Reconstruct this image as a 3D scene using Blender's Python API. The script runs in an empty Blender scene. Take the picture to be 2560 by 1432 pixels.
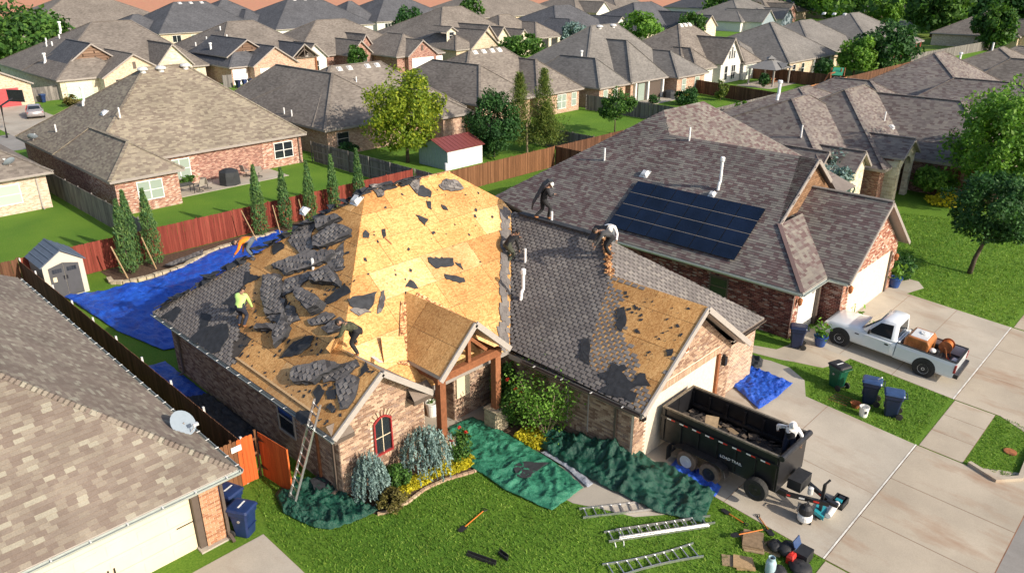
import bpy,bmesh,math,random
import numpy as np
from mathutils import Vector,Matrix,noise
random.seed(7); RNG = np.random.default_rng(7)
SC = bpy.context.scene
COL = SC.collection
R = math.radians

# ---------------------------------------------------------------- camera
F_PX,CX,CY = 1893.0,1280.0,716.0          # calibrated on the eaves, walls and joints of the photograph
PITCH,AZ,HC = R(22.83),R(43.95),16.0
cam = bpy.data.cameras.new('camera'); CAM = bpy.data.objects.new('camera',cam); COL.objects.link(CAM)
cam.sensor_width = 36.0; cam.lens = F_PX / 2560.0 * 36.0
cam.clip_start = 0.5; cam.clip_end = 6000.0
CAM.location = (0,0,HC)
_fw = Vector((math.cos(AZ) * math.cos(PITCH),math.sin(AZ) * math.cos(PITCH),-math.sin(PITCH)))
_rt = Vector((math.sin(AZ),-math.cos(AZ),0)); _up = _rt.cross(_fw)
CAM.rotation_euler = _fw.to_track_quat('-Z','Y').to_euler()
SC.camera = CAM

# ---------------------------------------------------------------- light
SUN_EL = R(27.0); SUN_DIR = Vector((0.15 * math.cos(SUN_EL),-0.985 * math.cos(SUN_EL),math.sin(SUN_EL))).normalized()
W = bpy.data.worlds.new('World'); SC.world = W; W.use_nodes = True
_nt = W.node_tree; _bg = _nt.nodes['Background']
_sky = _nt.nodes.new('ShaderNodeTexSky'); _sky.sky_type = 'NISHITA'; _sky.sun_disc = False
_sky.sun_elevation = SUN_EL; _sky.sun_rotation = math.atan2(SUN_DIR.x,SUN_DIR.y)
_sky.air_density = 1.0; _sky.dust_density = 2.0; _sky.ozone_density = 1.0
_nt.links.new(_sky.outputs[0],_bg.inputs[0]); _bg.inputs[1].default_value = 0.15
_sl = bpy.data.lights.new('sun','SUN'); SUN = bpy.data.objects.new('sun',_sl); COL.objects.link(SUN)
_sl.energy = 4.6; _sl.angle = R(0.6); _sl.color = (1.0,0.90,0.76)
SUN.rotation_euler = SUN_DIR.to_track_quat('Z','Y').to_euler()
SC.view_settings.view_transform = 'Standard'; SC.view_settings.look = 'None'
SC.view_settings.gamma = 1.0; SC.view_settings.use_curve_mapping = False
SC.view_settings.exposure = 0.3
SC.cycles.max_bounces = 5; SC.cycles.diffuse_bounces = 3; SC.cycles.glossy_bounces = 2
SC.cycles.transmission_bounces = 3; SC.cycles.transparent_max_bounces = 6
SC.cycles.use_denoising = True

# ---------------------------------------------------------------- survey helpers (a pixel of the photo to a point on a known plane)
def ray(x,y): return _fw + _rt * ((x - CX) / F_PX) - _up * ((y - CY) / F_PX)
def at(x,y,z=0.0):
    d = ray(x,y); t = (z - HC) / d.z
    return Vector((d.x * t,d.y * t,z))
class Plane:
    """a plane through o with in-plane unit axes U (level), V (up the slope) and normal N"""
    def __init__(s,o,U,N):
        s.o = Vector(o); s.U = Vector(U).normalized(); s.N = Vector(N).normalized(); s.V = s.N.cross(s.U).normalized()
    def hit(s,x,y,lift=0.0):
        d = ray(x,y); o = Vector((0,0,HC)); t = ((s.o + s.N * lift) - o).dot(s.N) / d.dot(s.N)
        return o + d * t
    def uv(s,p): q = Vector(p) - s.o; return (q.dot(s.U),q.dot(s.V))
    def pt(s,u,v,h=0.0): return s.o + s.U * u + s.V * v + s.N * h
    def px(s,pts): return [s.uv(s.hit(x,y)) for x,y in pts]
def vis_dist(p):
    """distance to the camera of a point in the frame, else a big number"""
    v = Vector(p) - Vector((0,0,HC)); d = v.dot(_fw)
    if d <= 0: return 1e9
    x,y = CX + F_PX * v.dot(_rt) / d,CY - F_PX * v.dot(_up) / d
    return d if -20 < x < 2580 and -20 < y < 1452 else 1e6 + d

# ---------------------------------------------------------------- object helpers
WO = {}
def _link(o): COL.objects.link(o); return o
def tag(o,label=None,cat=None,group=None,kind=None):
    if label: o['label'] = label
    if cat: o['category'] = cat
    if group: o['group'] = group
    if kind: o['kind'] = kind
    return o
def thing(name,label,cat,loc=(0,0,0),group=None):
    o = _link(bpy.data.objects.new(name,None)); o.location = loc; o.empty_display_size = 0.2
    WO[o.name] = Vector(loc)
    return tag(o,label,cat,group)
def adopt(o,parent,mat=None):
    """parent o so that its mesh, given in the coordinates of the world (or of a prototype), stays where it is"""
    off = WO.get(parent.name,Vector()) if parent else Vector()
    if parent: o.parent = parent
    if mat is None: o.location = -off
    else: o.matrix_local = Matrix.Translation(-off) @ mat
    WO[o.name] = Vector()
    return o
class MB:
    def __init__(s): s.v = []; s.f = []; s.uv = []; s.mi = []; s.rnd = []; s.r = 0.0
    def face(s,pts,uv=None,mi=0):
        i = len(s.v); s.v += [tuple(p) for p in pts]; n = len(pts)
        s.f.append(tuple(range(i,i + n))); s.mi.append(mi); s.rnd.append(s.r)
        s.uv += [tuple(q) for q in uv] if uv else [(0.0,0.0)] * n
    def quad_uv(s,pts,pl,mi=0): s.face(pts,[pl.uv(p) for p in pts],mi)
    def prism(s,poly,N,h,pl=None,mi=0,ms=None,bottom=True):
        """extrude a polygon (list of Vector, CCW seen from N) by h along N"""
        N = Vector(N); poly = [Vector(p) for p in poly]; top = [p + N * h for p in poly]
        uvt = [pl.uv(p) for p in poly] if pl else None
        s.face(top,uvt,mi); ms = mi if ms is None else ms
        n = len(poly)
        for i in range(n):
            j = (i + 1) % n; L = (poly[j] - poly[i]).length
            s.face([poly[i],poly[j],top[j],top[i]],[(0,0),(L,0),(L,h),(0,h)],ms)
        if bottom: s.face(poly[::-1],uvt[::-1] if uvt else None,ms)
    def box(s,a,b,mi=0):
        x0,y0,z0 = a; x1,y1,z1 = b
        x0,x1 = min(x0,x1),max(x0,x1); y0,y1 = min(y0,y1),max(y0,y1); z0,z1 = min(z0,z1),max(z0,z1)
        s.face([(x0,y0,z1),(x1,y0,z1),(x1,y1,z1),(x0,y1,z1)],[(x0,y0),(x1,y0),(x1,y1),(x0,y1)],mi)
        s.face([(x0,y1,z0),(x1,y1,z0),(x1,y0,z0),(x0,y0,z0)],[(x0,y1),(x1,y1),(x1,y0),(x0,y0)],mi)
        s.face([(x0,y0,z0),(x1,y0,z0),(x1,y0,z1),(x0,y0,z1)],[(x0,z0),(x1,z0),(x1,z1),(x0,z1)],mi)
        s.face([(x1,y1,z0),(x0,y1,z0),(x0,y1,z1),(x1,y1,z1)],[(x1,z0),(x0,z0),(x0,z1),(x1,z1)],mi)
        s.face([(x0,y1,z0),(x0,y0,z0),(x0,y0,z1),(x0,y1,z1)],[(y1,z0),(y0,z0),(y0,z1),(y1,z1)],mi)
        s.face([(x1,y0,z0),(x1,y1,z0),(x1,y1,z1),(x1,y0,z1)],[(y0,z0),(y1,z0),(y1,z1),(y0,z1)],mi)
        return s
    def obox(s,c,ax,ay,az,mi=0):
        """box about c with half-axis vectors"""
        c,ax,ay,az = map(Vector,(c,ax,ay,az))
        if ax.cross(ay).dot(az) < 0: az = -az
        P = lambda i,j,k: c + ax * i + ay * j + az * k
        for q in (((-1,-1,1),(1,-1,1),(1,1,1),(-1,1,1)),((-1,1,-1),(1,1,-1),(1,-1,-1),(-1,-1,-1)),
                  ((-1,-1,-1),(1,-1,-1),(1,-1,1),(-1,-1,1)),((1,1,-1),(-1,1,-1),(-1,1,1),(1,1,1)),
                  ((-1,1,-1),(-1,-1,-1),(-1,-1,1),(-1,1,1)),((1,-1,-1),(1,1,-1),(1,1,1),(1,-1,1))):
            lx,ly,lz = ax.length * 2,ay.length * 2,az.length * 2
            pts = [P(*t) for t in q]; e1 = (pts[1] - pts[0]).length; e2 = (pts[3] - pts[0]).length
            s.face(pts,[(0,0),(e1,0),(e1,e2),(0,e2)],mi)
        return s
    def bar(s,a,b,w,h=None,mi=0,up=(0,0,1)):
        """square bar from a to b"""
        a,b = Vector(a),Vector(b); d = b - a; L = d.length; d.normalize(); up = Vector(up)
        if abs(d.dot(up)) > 0.98: up = Vector((1,0,0))
        x = d.cross(up).normalized(); y = x.cross(d).normalized(); h = w if h is None else h
        return s.obox((a + b) / 2,x * (w / 2),d * (L / 2),y * (h / 2),mi)
    def tube(s,pts,r,n=8,mi=0,cap=True):
        pts = [Vector(p) for p in pts]; m = len(pts); rr = r if isinstance(r,(list,tuple)) else [r] * m
        rings = []; up = Vector((0,0,1))
        for i,p in enumerate(pts):
            d = (pts[min(i + 1,m - 1)] - pts[max(i - 1,0)]).normalized()
            u = up if abs(d.dot(up)) < 0.95 else Vector((1,0,0))
            x = d.cross(u).normalized(); y = d.cross(x).normalized()
            i0 = len(s.v); s.v += [tuple(p + (x * math.cos(2 * math.pi * k / n) + y * math.sin(2 * math.pi * k / n)) * rr[i]) for k in range(n)]
            rings.append(i0)
        for i in range(m - 1):
            for k in range(n):
                a,b = rings[i] + k,rings[i] + (k + 1) % n; c,d = rings[i + 1] + (k + 1) % n,rings[i + 1] + k
                s.f.append((a,d,c,b)); s.mi.append(mi); s.rnd.append(s.r); s.uv += [(k / n,i),(k / n,i + 1),((k + 1) / n,i + 1),((k + 1) / n,i)]
        if cap:
            for i0,rev in ((rings[0],False),(rings[-1],True)):
                idx = [i0 + k for k in range(n)]
                s.f.append(tuple(idx if not rev else idx[::-1])); s.mi.append(mi); s.rnd.append(s.r); s.uv += [(0,0)] * n
        return s
    def lathe(s,prof,c=(0,0,0),axis='z',n=16,mi=0,cap=True):
        """profile of (radius, height) turned about an axis through c"""
        c = Vector(c); rings = []
        for r,h in prof:
            i0 = len(s.v); rings.append(i0)
            for k in range(n):
                a = 2 * math.pi * k / n; x,y = r * math.cos(a),r * math.sin(a)
                s.v.append(tuple(c + (Vector((x,y,h)) if axis == 'z' else Vector((h,x,y)) if axis == 'x' else Vector((y,h,x)))))
        for i in range(len(prof) - 1):
            for k in range(n):
                a,b = rings[i] + k,rings[i] + (k + 1) % n; d,e = rings[i + 1] + (k + 1) % n,rings[i + 1] + k
                s.f.append((a,b,d,e)); s.mi.append(mi); s.rnd.append(s.r); s.uv += [(k / n,i / 4),((k + 1) / n,i / 4),((k + 1) / n,(i + 1) / 4),(k / n,(i + 1) / 4)]
        if cap:
            s.f.append(tuple(rings[0] + k for k in range(n))[::-1]); s.mi.append(mi); s.rnd.append(s.r); s.uv += [(0,0)] * n
            s.f.append(tuple(rings[-1] + k for k in range(n))); s.mi.append(mi); s.rnd.append(s.r); s.uv += [(0,0)] * n
        return s
    def loft(s,rings,mi=0,cap=True,closed=True):
        """skin rings of points (equal counts)"""
        idx = []
        for rg in rings:
            idx.append(len(s.v)); s.v += [tuple(p) for p in rg]
        n = len(rings[0])
        for i in range(len(rings) - 1):
            for k in range(n if closed else n - 1):
                a,b = idx[i] + k,idx[i] + (k + 1) % n; d,e = idx[i + 1] + (k + 1) % n,idx[i + 1] + k
                s.f.append((a,b,d,e)); s.mi.append(mi); s.rnd.append(s.r); s.uv += [(0,0)] * 4
        if cap and closed:
            s.f.append(tuple(idx[0] + k for k in range(n))[::-1]); s.mi.append(mi); s.rnd.append(s.r); s.uv += [(0,0)] * n
            s.f.append(tuple(idx[-1] + k for k in range(n))); s.mi.append(mi); s.rnd.append(s.r); s.uv += [(0,0)] * n
        return s
    def mesh(s,name,mats):
        me = bpy.data.meshes.new(name); me.from_pydata(s.v,[],s.f)
        mats = mats if isinstance(mats,(list,tuple)) else [mats]
        for m in mats: me.materials.append(m)
        if s.uv:
            l = me.uv_layers.new(name='UVMap'); l.data.foreach_set('uv',np.array(s.uv,dtype=np.float32).ravel())
        if len(mats) > 1: me.polygons.foreach_set('material_index',s.mi)
        if any(s.rnd): me.attributes.new('rnd','FLOAT','FACE').data.foreach_set('value',s.rnd)
        me.update(); return me
    def build(s,name,mats,parent=None,smooth=False,recalc=False,bevel=0.0,subsurf=0):
        me = s.mesh(name,mats)
        if recalc or smooth:
            bm = bmesh.new(); bm.from_mesh(me)
            if smooth: bmesh.ops.remove_doubles(bm,verts=bm.verts,dist=1e-5)
            bmesh.ops.recalc_face_normals(bm,faces=bm.faces); bm.to_mesh(me); bm.free()
        if smooth: me.polygons.foreach_set('use_smooth',[True] * len(me.polygons))
        o = _link(bpy.data.objects.new(name,me)); adopt(o,parent)
        if bevel:
            b = o.modifiers.new('bevel','BEVEL'); b.width = bevel; b.segments = 2; b.limit_method = 'ANGLE'; b.angle_limit = R(35)
        if subsurf:
            b = o.modifiers.new('subsurf','SUBSURF'); b.levels = b.render_levels = subsurf
        return o
def part(name,mats,parent,fn,**k):
    m = MB(); fn(m); return m.build(name,mats,parent,**k)
def copy_tree(o,parent=None,label=None,loc=None,rot=None,name=None,scale=None):
    c = o.copy(); COL.objects.link(c); c.parent = parent
    if parent: c.matrix_parent_inverse = o.matrix_parent_inverse
    for ch in list(o.children): copy_tree(ch,c)
    if label: c['label'] = label
    if loc is not None: c.location = loc
    if rot is not None: c.rotation_euler = rot if isinstance(rot,tuple) else (0,0,rot)
    if scale is not None: c.scale = scale if isinstance(scale,tuple) else (scale,) * 3
    return c
def frame_matrix(p,X,Y,Z):
    return Matrix(((X[0],Y[0],Z[0],p[0]),(X[1],Y[1],Z[1],p[1]),(X[2],Y[2],Z[2],p[2]),(0,0,0,1)))
def inside(p,poly):
    x,y = p; c = False; n = len(poly); j = n - 1
    for i in range(n):
        xi,yi = poly[i][:2]; xj,yj = poly[j][:2]
        if (yi > y) != (yj > y) and x < (xj - xi) * (y - yi) / (yj - yi) + xi: c = not c
        j = i
    return c
def area2(poly):
    return sum(poly[i][0] * poly[(i + 1) % len(poly)][1] - poly[(i + 1) % len(poly)][0] * poly[i][1] for i in range(len(poly))) / 2
def clip(poly,conv):
    """clip a 2-d polygon by a convex CCW polygon"""
    out = list(poly); n = len(conv)
    for i in range(n):
        a,b = conv[i],conv[(i + 1) % n]; inp,out = out,[]
        if not inp: return []
        sd = lambda q: (b[0] - a[0]) * (q[1] - a[1]) - (b[1] - a[1]) * (q[0] - a[0])
        for k in range(len(inp)):
            p,q = inp[k - 1],inp[k]; sp,sq = sd(p),sd(q)
            if (sp >= 0) != (sq >= 0):
                t = sp / (sp - sq); out.append((p[0] + (q[0] - p[0]) * t,p[1] + (q[1] - p[1]) * t))
            if sq >= 0: out.append(q)
    return out
def triangulate2(poly):
    """ear clipping of a simple polygon -> index triples"""
    idx = list(range(len(poly)))
    if area2(poly) < 0: idx.reverse()
    out = []; guard = 0
    while len(idx) > 3 and guard < 4000:
        guard += 1; done = False
        for i in range(len(idx)):
            a,b,c = poly[idx[i - 1]],poly[idx[i]],poly[idx[(i + 1) % len(idx)]]
            if (b[0] - a[0]) * (c[1] - a[1]) - (b[1] - a[1]) * (c[0] - a[0]) <= 1e-12: continue
            if any(inside(poly[k],(a,b,c)) for k in idx if poly[k] not in (a,b,c)): continue
            out.append((idx[i - 1],idx[i],idx[(i + 1) % len(idx)])); idx.pop(i); done = True; break
        if not done: break
    if len(idx) == 3: out.append(tuple(idx))
    return out
_PIECE = {}
def lay(name,pl,conv,w,h,th,mats,parent,bond=0.5,gap=0.0,keep=None,limit=300,lift=0.0,wedge=False,jit=0.0,bulk=None,fill=1.0):
    """lay pieces in courses over a convex polygon of a plane: the nearest `limit` as objects, the rest (and the cut ones) as one part"""
    if area2(conv) < 0: conv = conv[::-1]
    us = [p[0] for p in conv]; vs = [p[1] for p in conv]; full = []; cut = MB(); rr = random.Random(int(abs(us[0]) * 977 + abs(vs[0]) * 131 + w * 1e4 + len(conv)))
    r0,r1 = math.floor(min(vs) / h),math.ceil(max(vs) / h)
    def prof(m,pts,uvp):
        # wedge: the lower edge of the piece stands proud, the upper edge tucks under the next course
        if not wedge: return [pl.pt(u,v,lift + th) for u,v in pts]
        return [pl.pt(u,v,lift + 0.004 + th * (1.0 - (v - uvp) / h)) for u,v in pts]
    for r in range(r0,r1):
        off = (r % 2) * bond * w if isinstance(bond,float) else rr.random() * w
        c0,c1 = math.floor((min(us) - off) / w) - 1,math.ceil((max(us) - off) / w) + 1
        for c in range(c0,c1):
            u0,v0 = c * w + off + gap / 2,r * h + gap / 2; u1,v1 = u0 + w * fill - gap,v0 + h - gap
            cen = ((u0 + u1) / 2,(v0 + v1) / 2)
            if keep and not keep(*cen): continue
            sq = [(u0,v0),(u1,v0),(u1,v1),(u0,v1)]
            if all(inside(q,conv) for q in sq): full.append((vis_dist(pl.pt(*cen)),cen,sq,r)); continue
            q = clip(sq,conv)
            if len(q) < 3 or abs(area2(q)) < 0.08 * w * h: continue
            cut.r = rr.random() * 0.98 + 0.01
            bot = [pl.pt(u,v,lift) for u,v in q]; top = prof(cut,q,v0)
            cut.face(top,q); n = len(q)
            for i in range(n):
                j = (i + 1) % n; cut.face([bot[i],bot[j],top[j],top[i]],[q[i],q[j],q[j],q[i]])
    if fill < 1.0:          # the bed of each course shows between the tabs
        for t in full:
            u0,v0 = t[2][0]; cut.r = 0.0; cut.face([pl.pt(u,v,lift + 0.003) for u,v in ((u0,v0),(u0 + w,v0),(u0 + w,v0 + h),(u0,v0 + h))],None,1)
    full.sort(key=lambda t: t[0])
    single = [t for t in full[:limit] if t[0] < 1e5]; rest = full[len(single):]
    for t in rest:
        if t[0] > 1e5 + 1e6 - 1 and bulk == 'view': continue
        cut.r = rr.random() * 0.98 + 0.01
        q = t[2]; bot = [pl.pt(u,v,lift) for u,v in q]; top = prof(cut,q,q[0][1])
        cut.face(top,q)
        for i in range(4):
            if i == 2 and wedge: continue
            j = (i + 1) % 4; cut.face([bot[i],bot[j],top[j],top[i]],[q[i],q[j],q[j],q[i]])
    if single:
        key = (name,fill,round(w,4),round(h,4),round(th,4),gap,wedge,id(mats if not isinstance(mats,(list,tuple)) else mats[0]))
        if key not in _PIECE:
            m = MB(); a,b = (w * fill - gap) / 2,(h - gap) / 2
            z0 = [0.004 + th,0.004 + th,0.004,0.004] if wedge else [th] * 4
            q = [(-a,-b),(a,-b),(a,b),(-a,b)]; top = [(x,y,z) for (x,y),z in zip(q,z0)]; bot = [(x,y,0) for x,y in q]
            m.face(top,q)
            for i in range(4):
                j = (i + 1) % 4; m.face([bot[i],bot[j],top[j],top[i]],[q[i],q[j],q[j],q[i]])
            _PIECE[key] = m.mesh(name,mats)
        for d,cen,sq,r in single:
            o = _link(bpy.data.objects.new(name,_PIECE[key]))
            adopt(o,parent,frame_matrix(pl.pt(cen[0],cen[1],lift),pl.U,pl.V,pl.N))
    if cut.f:
        o = cut.build(name + 's',[mats,X['tab_bed']] if fill < 1.0 else mats,parent); o['kind'] = 'stuff'
    return len(single),len(rest)
# ---------------------------------------------------------------- materials
def newmat(name):
    m = bpy.data.materials.new(name); m.use_nodes = True; nt = m.node_tree
    return m,nt,nt.nodes['Principled BSDF']
def nd(nt,typ,**k):
    n = nt.nodes.new('ShaderNode' + typ)
    for a,b in k.items():
        if a.startswith('i_'): n.inputs[a[2:].replace('_',' ')].default_value = b
        else: setattr(n,a,b)
    return n
def rgb(c): return (c[0],c[1],c[2],1.0)
def ramp(nt,fac,stops):
    r = nd(nt,'ValToRGB'); e = r.color_ramp.elements
    while len(e) < len(stops): e.new(0.5)
    for el,(p,c) in zip(e,stops): el.position = p; el.color = rgb(c)
    nt.links.new(fac,r.inputs[0]); return r.outputs[0]
def mathn(nt,op,a,b=None,c=None):
    n = nd(nt,'Math',operation=op)
    for i,x in enumerate((a,b,c)):
        if x is None: continue
        if isinstance(x,(int,float)): n.inputs[i].default_value = x
        else: nt.links.new(x,n.inputs[i])
    return n.outputs[0]
def mix(nt,fac,a,b,mode='MIX'):
    n = nd(nt,'Mix',data_type='RGBA',blend_type=mode)
    for sck,x in ((n.inputs[0],fac),(n.inputs[6],a),(n.inputs[7],b)):
        if isinstance(x,(int,float)): sck.default_value = x
        elif isinstance(x,tuple): sck.default_value = rgb(x)
        else: nt.links.new(x,sck)
    return n.outputs[2]
def coords(nt,kind='Object'):
    if kind == 'World': return nd(nt,'NewGeometry').outputs['Position']
    return nd(nt,'TexCoord').outputs[kind]
def noise_n(nt,vec,scale,detail=4,rough=0.55,dim='3D'):
    n = nd(nt,'TexNoise',i_Scale=scale,i_Detail=detail,i_Roughness=rough); nt.links.new(vec,n.inputs['Vector']); return n
def mapping(nt,vec,scale=(1,1,1),loc=(0,0,0),rot=(0,0,0)):
    n = nd(nt,'Mapping'); n.inputs['Scale'].default_value = scale; n.inputs['Location'].default_value = loc; n.inputs['Rotation'].default_value = rot
    nt.links.new(vec,n.inputs['Vector']); return n.outputs[0]
def bump(nt,b,h,strength=0.4,dist=0.02):
    n = nd(nt,'Bump',i_Strength=strength,i_Distance=dist); nt.links.new(h,n.inputs['Height']); nt.links.new(n.outputs[0],b.inputs['Normal'])
def rnd_value(nt):
    """a random number for each piece, whether it is an object or a face of a joined part"""
    a = nd(nt,'Attribute',attribute_name='rnd'); o = nd(nt,'ObjectInfo')
    return mathn(nt,'FRACT',mathn(nt,'ADD',a.outputs['Fac'],o.outputs['Random']))
def plain(name,col,rough=0.6,metal=0.0,var=0.15,scale=6.0,bmp=0.0,spec=0.5,world=True,coat=0.0):
    m,nt,b = newmat(name); p = coords(nt,'World' if world else 'Object')
    n = noise_n(nt,p,scale)
    lo = tuple(max(0,x * (1 - var)) for x in col); hi = tuple(min(1,x * (1 + var)) for x in col)
    c = ramp(nt,n.outputs[0],[(0.3,lo),(0.7,hi)])
    nt.links.new(c,b.inputs['Base Color']); b.inputs['Roughness'].default_value = rough; b.inputs['Metallic'].default_value = metal
    b.inputs['Specular IOR Level'].default_value = spec; b.inputs['Coat Weight'].default_value = coat
    if bmp: bump(nt,b,noise_n(nt,p,scale * 5).outputs[0],bmp,0.01)
    return m
def piece_mat(name,stops,rough=0.9,grain=30.0,gvar=0.25,bmp=0.3,patch=None):
    """colour picked for each piece; grain on top"""
    m,nt,b = newmat(name); p = coords(nt,'World'); c = ramp(nt,rnd_value(nt),stops)
    for n in nt.nodes:
        if n.type == 'VALTORGB': n.color_ramp.interpolation = 'CONSTANT' if len(stops) > 3 else 'LINEAR'
    g = noise_n(nt,p,grain,3,0.7); k = ramp(nt,g.outputs[0],[(0.25,(1 - gvar,) * 3),(0.75,(1 + gvar * 0.6,) * 3)])
    c = mix(nt,1.0,c,k,'MULTIPLY')
    if patch:
        pn = noise_n(nt,p,patch,3); k2 = ramp(nt,pn.outputs[0],[(0.35,(0.86,) * 3),(0.65,(1.1,) * 3)]); c = mix(nt,1.0,c,k2,'MULTIPLY')
    nt.links.new(c,b.inputs['Base Color']); b.inputs['Roughness'].default_value = rough; b.inputs['Specular IOR Level'].default_value = 0.25
    if bmp: bump(nt,b,g.outputs[0],bmp,0.01)
    return m
def cells(nt,uv,w,h,bond='rand'):
    """row/column cell of a running bond from UV in metres -> (random 0..1 for the cell, fraction along, fraction up)"""
    sp = nd(nt,'SeparateXYZ'); nt.links.new(uv,sp.inputs[0])
    v = mathn(nt,'DIVIDE',sp.outputs[1],h); row = mathn(nt,'FLOOR',v); fv = mathn(nt,'FRACT',v)
    wn = nd(nt,'TexWhiteNoise',noise_dimensions='1D'); nt.links.new(row,wn.inputs['W'])
    u = mathn(nt,'ADD',mathn(nt,'DIVIDE',sp.outputs[0],w),wn.outputs[0] if bond == 'rand' else mathn(nt,'MULTIPLY',row,0.5))
    col = mathn(nt,'FLOOR',u); fu = mathn(nt,'FRACT',u)
    cb = nd(nt,'CombineXYZ'); nt.links.new(col,cb.inputs[0]); nt.links.new(row,cb.inputs[1])
    w2 = nd(nt,'TexWhiteNoise',noise_dimensions='2D'); nt.links.new(cb.outputs[0],w2.inputs['Vector'])
    return w2.outputs[0],fu,fv
def shingle_mat(name,stops,w=0.32,h=0.145,bump_s=0.22,patch=0.35):
    m,nt,b = newmat(name); uv = coords(nt,'UV'); r,fu,fv = cells(nt,uv,w,h)
    c = ramp(nt,r,stops)
    p = coords(nt,'World'); g = noise_n(nt,p,22.0,3,0.7)
    c = mix(nt,1.0,c,ramp(nt,g.outputs[0],[(0.25,(0.8,) * 3),(0.75,(1.15,) * 3)]),'MULTIPLY')
    pn = noise_n(nt,p,patch,3); c = mix(nt,1.0,c,ramp(nt,pn.outputs[0],[(0.3,(0.84,) * 3),(0.7,(1.12,) * 3)]),'MULTIPLY')
    nt.links.new(c,b.inputs['Base Color']); b.inputs['Roughness'].default_value = 0.92; b.inputs['Specular IOR Level'].default_value = 0.2
    hgt = mathn(nt,'ADD',mathn(nt,'MULTIPLY',mathn(nt,'SUBTRACT',1.0,fv),1.0),mathn(nt,'MULTIPLY',r,0.55))
    bump(nt,b,hgt,bump_s,0.02)
    return m
def brick_mat(name,stops,mortar=(0.42,0.37,0.31),w=0.21,h=0.076):
    m,nt,b = newmat(name); uv = coords(nt,'UV'); r,fu,fv = cells(nt,uv,w,h,'half')
    c = ramp(nt,r,stops)
    ju = mathn(nt,'LESS_THAN',fu,0.055); jv = mathn(nt,'LESS_THAN',fv,0.15); j = mathn(nt,'MAXIMUM',ju,jv)
    c = mix(nt,j,c,mortar); g = noise_n(nt,coords(nt,'World'),14.0,4,0.7)
    c = mix(nt,1.0,c,ramp(nt,g.outputs[0],[(0.25,(0.8,) * 3),(0.75,(1.18,) * 3)]),'MULTIPLY')
    nt.links.new(c,b.inputs['Base Color']); b.inputs['Roughness'].default_value = 0.9; b.inputs['Specular IOR Level'].default_value = 0.2
    bump(nt,b,mathn(nt,'SUBTRACT',1.0,j),0.4,0.008)
    return m
def osb_mat(name,stops,grid=True):
    m,nt,b = newmat(name); p = coords(nt,'World')
    vo = nd(nt,'TexVoronoi',feature='F1',i_Scale=17.0); wp = noise_n(nt,p,3.0,2)
    nt.links.new(mapping(nt,mix(nt,0.10,p,wp.outputs['Color']),(1.0,1.7,1.3)),vo.inputs['Vector'])
    sep = nd(nt,'SeparateColor'); nt.links.new(vo.outputs['Color'],sep.inputs[0])
    fl = mathn(nt,'ADD',mathn(nt,'MULTIPLY',sep.outputs[0],0.55),mathn(nt,'MULTIPLY',noise_n(nt,p,45.0,3,0.7).outputs[0],0.45))
    c = ramp(nt,fl,stops)
    pr = mathn(nt,'MULTIPLY',rnd_value(nt),1.0)
    c = mix(nt,1.0,c,ramp(nt,pr,[(0.0,(0.78,0.74,0.70)),(0.5,(1.0,1.0,1.0)),(1.0,(1.14,1.12,1.08))]),'MULTIPLY')
    big = noise_n(nt,p,0.55,4,0.6); c = mix(nt,1.0,c,ramp(nt,big.outputs[0],[(0.3,(0.74,0.67,0.60)),(0.6,(1.06,1.05,1.04))]),'MULTIPLY')
    if grid:
        sp = nd(nt,'SeparateXYZ'); nt.links.new(coords(nt,'UV'),sp.inputs[0])
        lines = None
        for ax,per in ((0,0.405),(1,0.61)):
            f = mathn(nt,'FRACT',mathn(nt,'DIVIDE',sp.outputs[ax],per)); l = mathn(nt,'LESS_THAN',f,0.022 if ax else 0.03)
            lines = l if lines is None else mathn(nt,'MAXIMUM',lines,l)
        nm = mathn(nt,'GREATER_THAN',noise_n(nt,p,1.4,2).outputs[0],0.48)
        c = mix(nt,mathn(nt,'MULTIPLY',mathn(nt,'MULTIPLY',lines,nm),0.55),c,(0.16,0.07,0.02))
    # nail holes
    v2 = nd(nt,'TexVoronoi',feature='F1',i_Scale=3.2); nt.links.new(p,v2.inputs['Vector'])
    c = mix(nt,mathn(nt,'MULTIPLY',mathn(nt,'LESS_THAN',v2.outputs['Distance'],0.06),0.7),c,(0.06,0.04,0.03))
    nt.links.new(c,b.inputs['Base Color']); b.inputs['Roughness'].default_value = 0.75; b.inputs['Specular IOR Level'].default_value = 0.3
    return m
def concrete_mat(name,base=(0.43,0.385,0.32),stain=(0.30,0.225,0.165),amount=0.7):
    m,nt,b = newmat(name); p = coords(nt,'World')
    c = ramp(nt,noise_n(nt,p,0.45,5,0.6).outputs[0],[(0.3,tuple(x * 0.84 for x in base)),(0.7,tuple(min(1,x * 1.1) for x in base))])
    c = mix(nt,1.0,c,ramp(nt,noise_n(nt,p,26.0,3,0.7).outputs[0],[(0.3,(0.9,) * 3),(0.7,(1.07,) * 3)]),'MULTIPLY')
    st = noise_n(nt,mapping(nt,p,(1.0,0.35,1.0)),0.7,5,0.65)
    c = mix(nt,mathn(nt,'MULTIPLY',ramp(nt,st.outputs[0],[(0.52,(0,0,0)),(0.72,(1,1,1))]),amount),c,stain)
    nt.links.new(c,b.inputs['Base Color']); b.inputs['Roughness'].default_value = 0.85; b.inputs['Specular IOR Level'].default_value = 0.25
    bump(nt,b,noise_n(nt,p,30.0).outputs[0],0.15,0.01); return m
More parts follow.
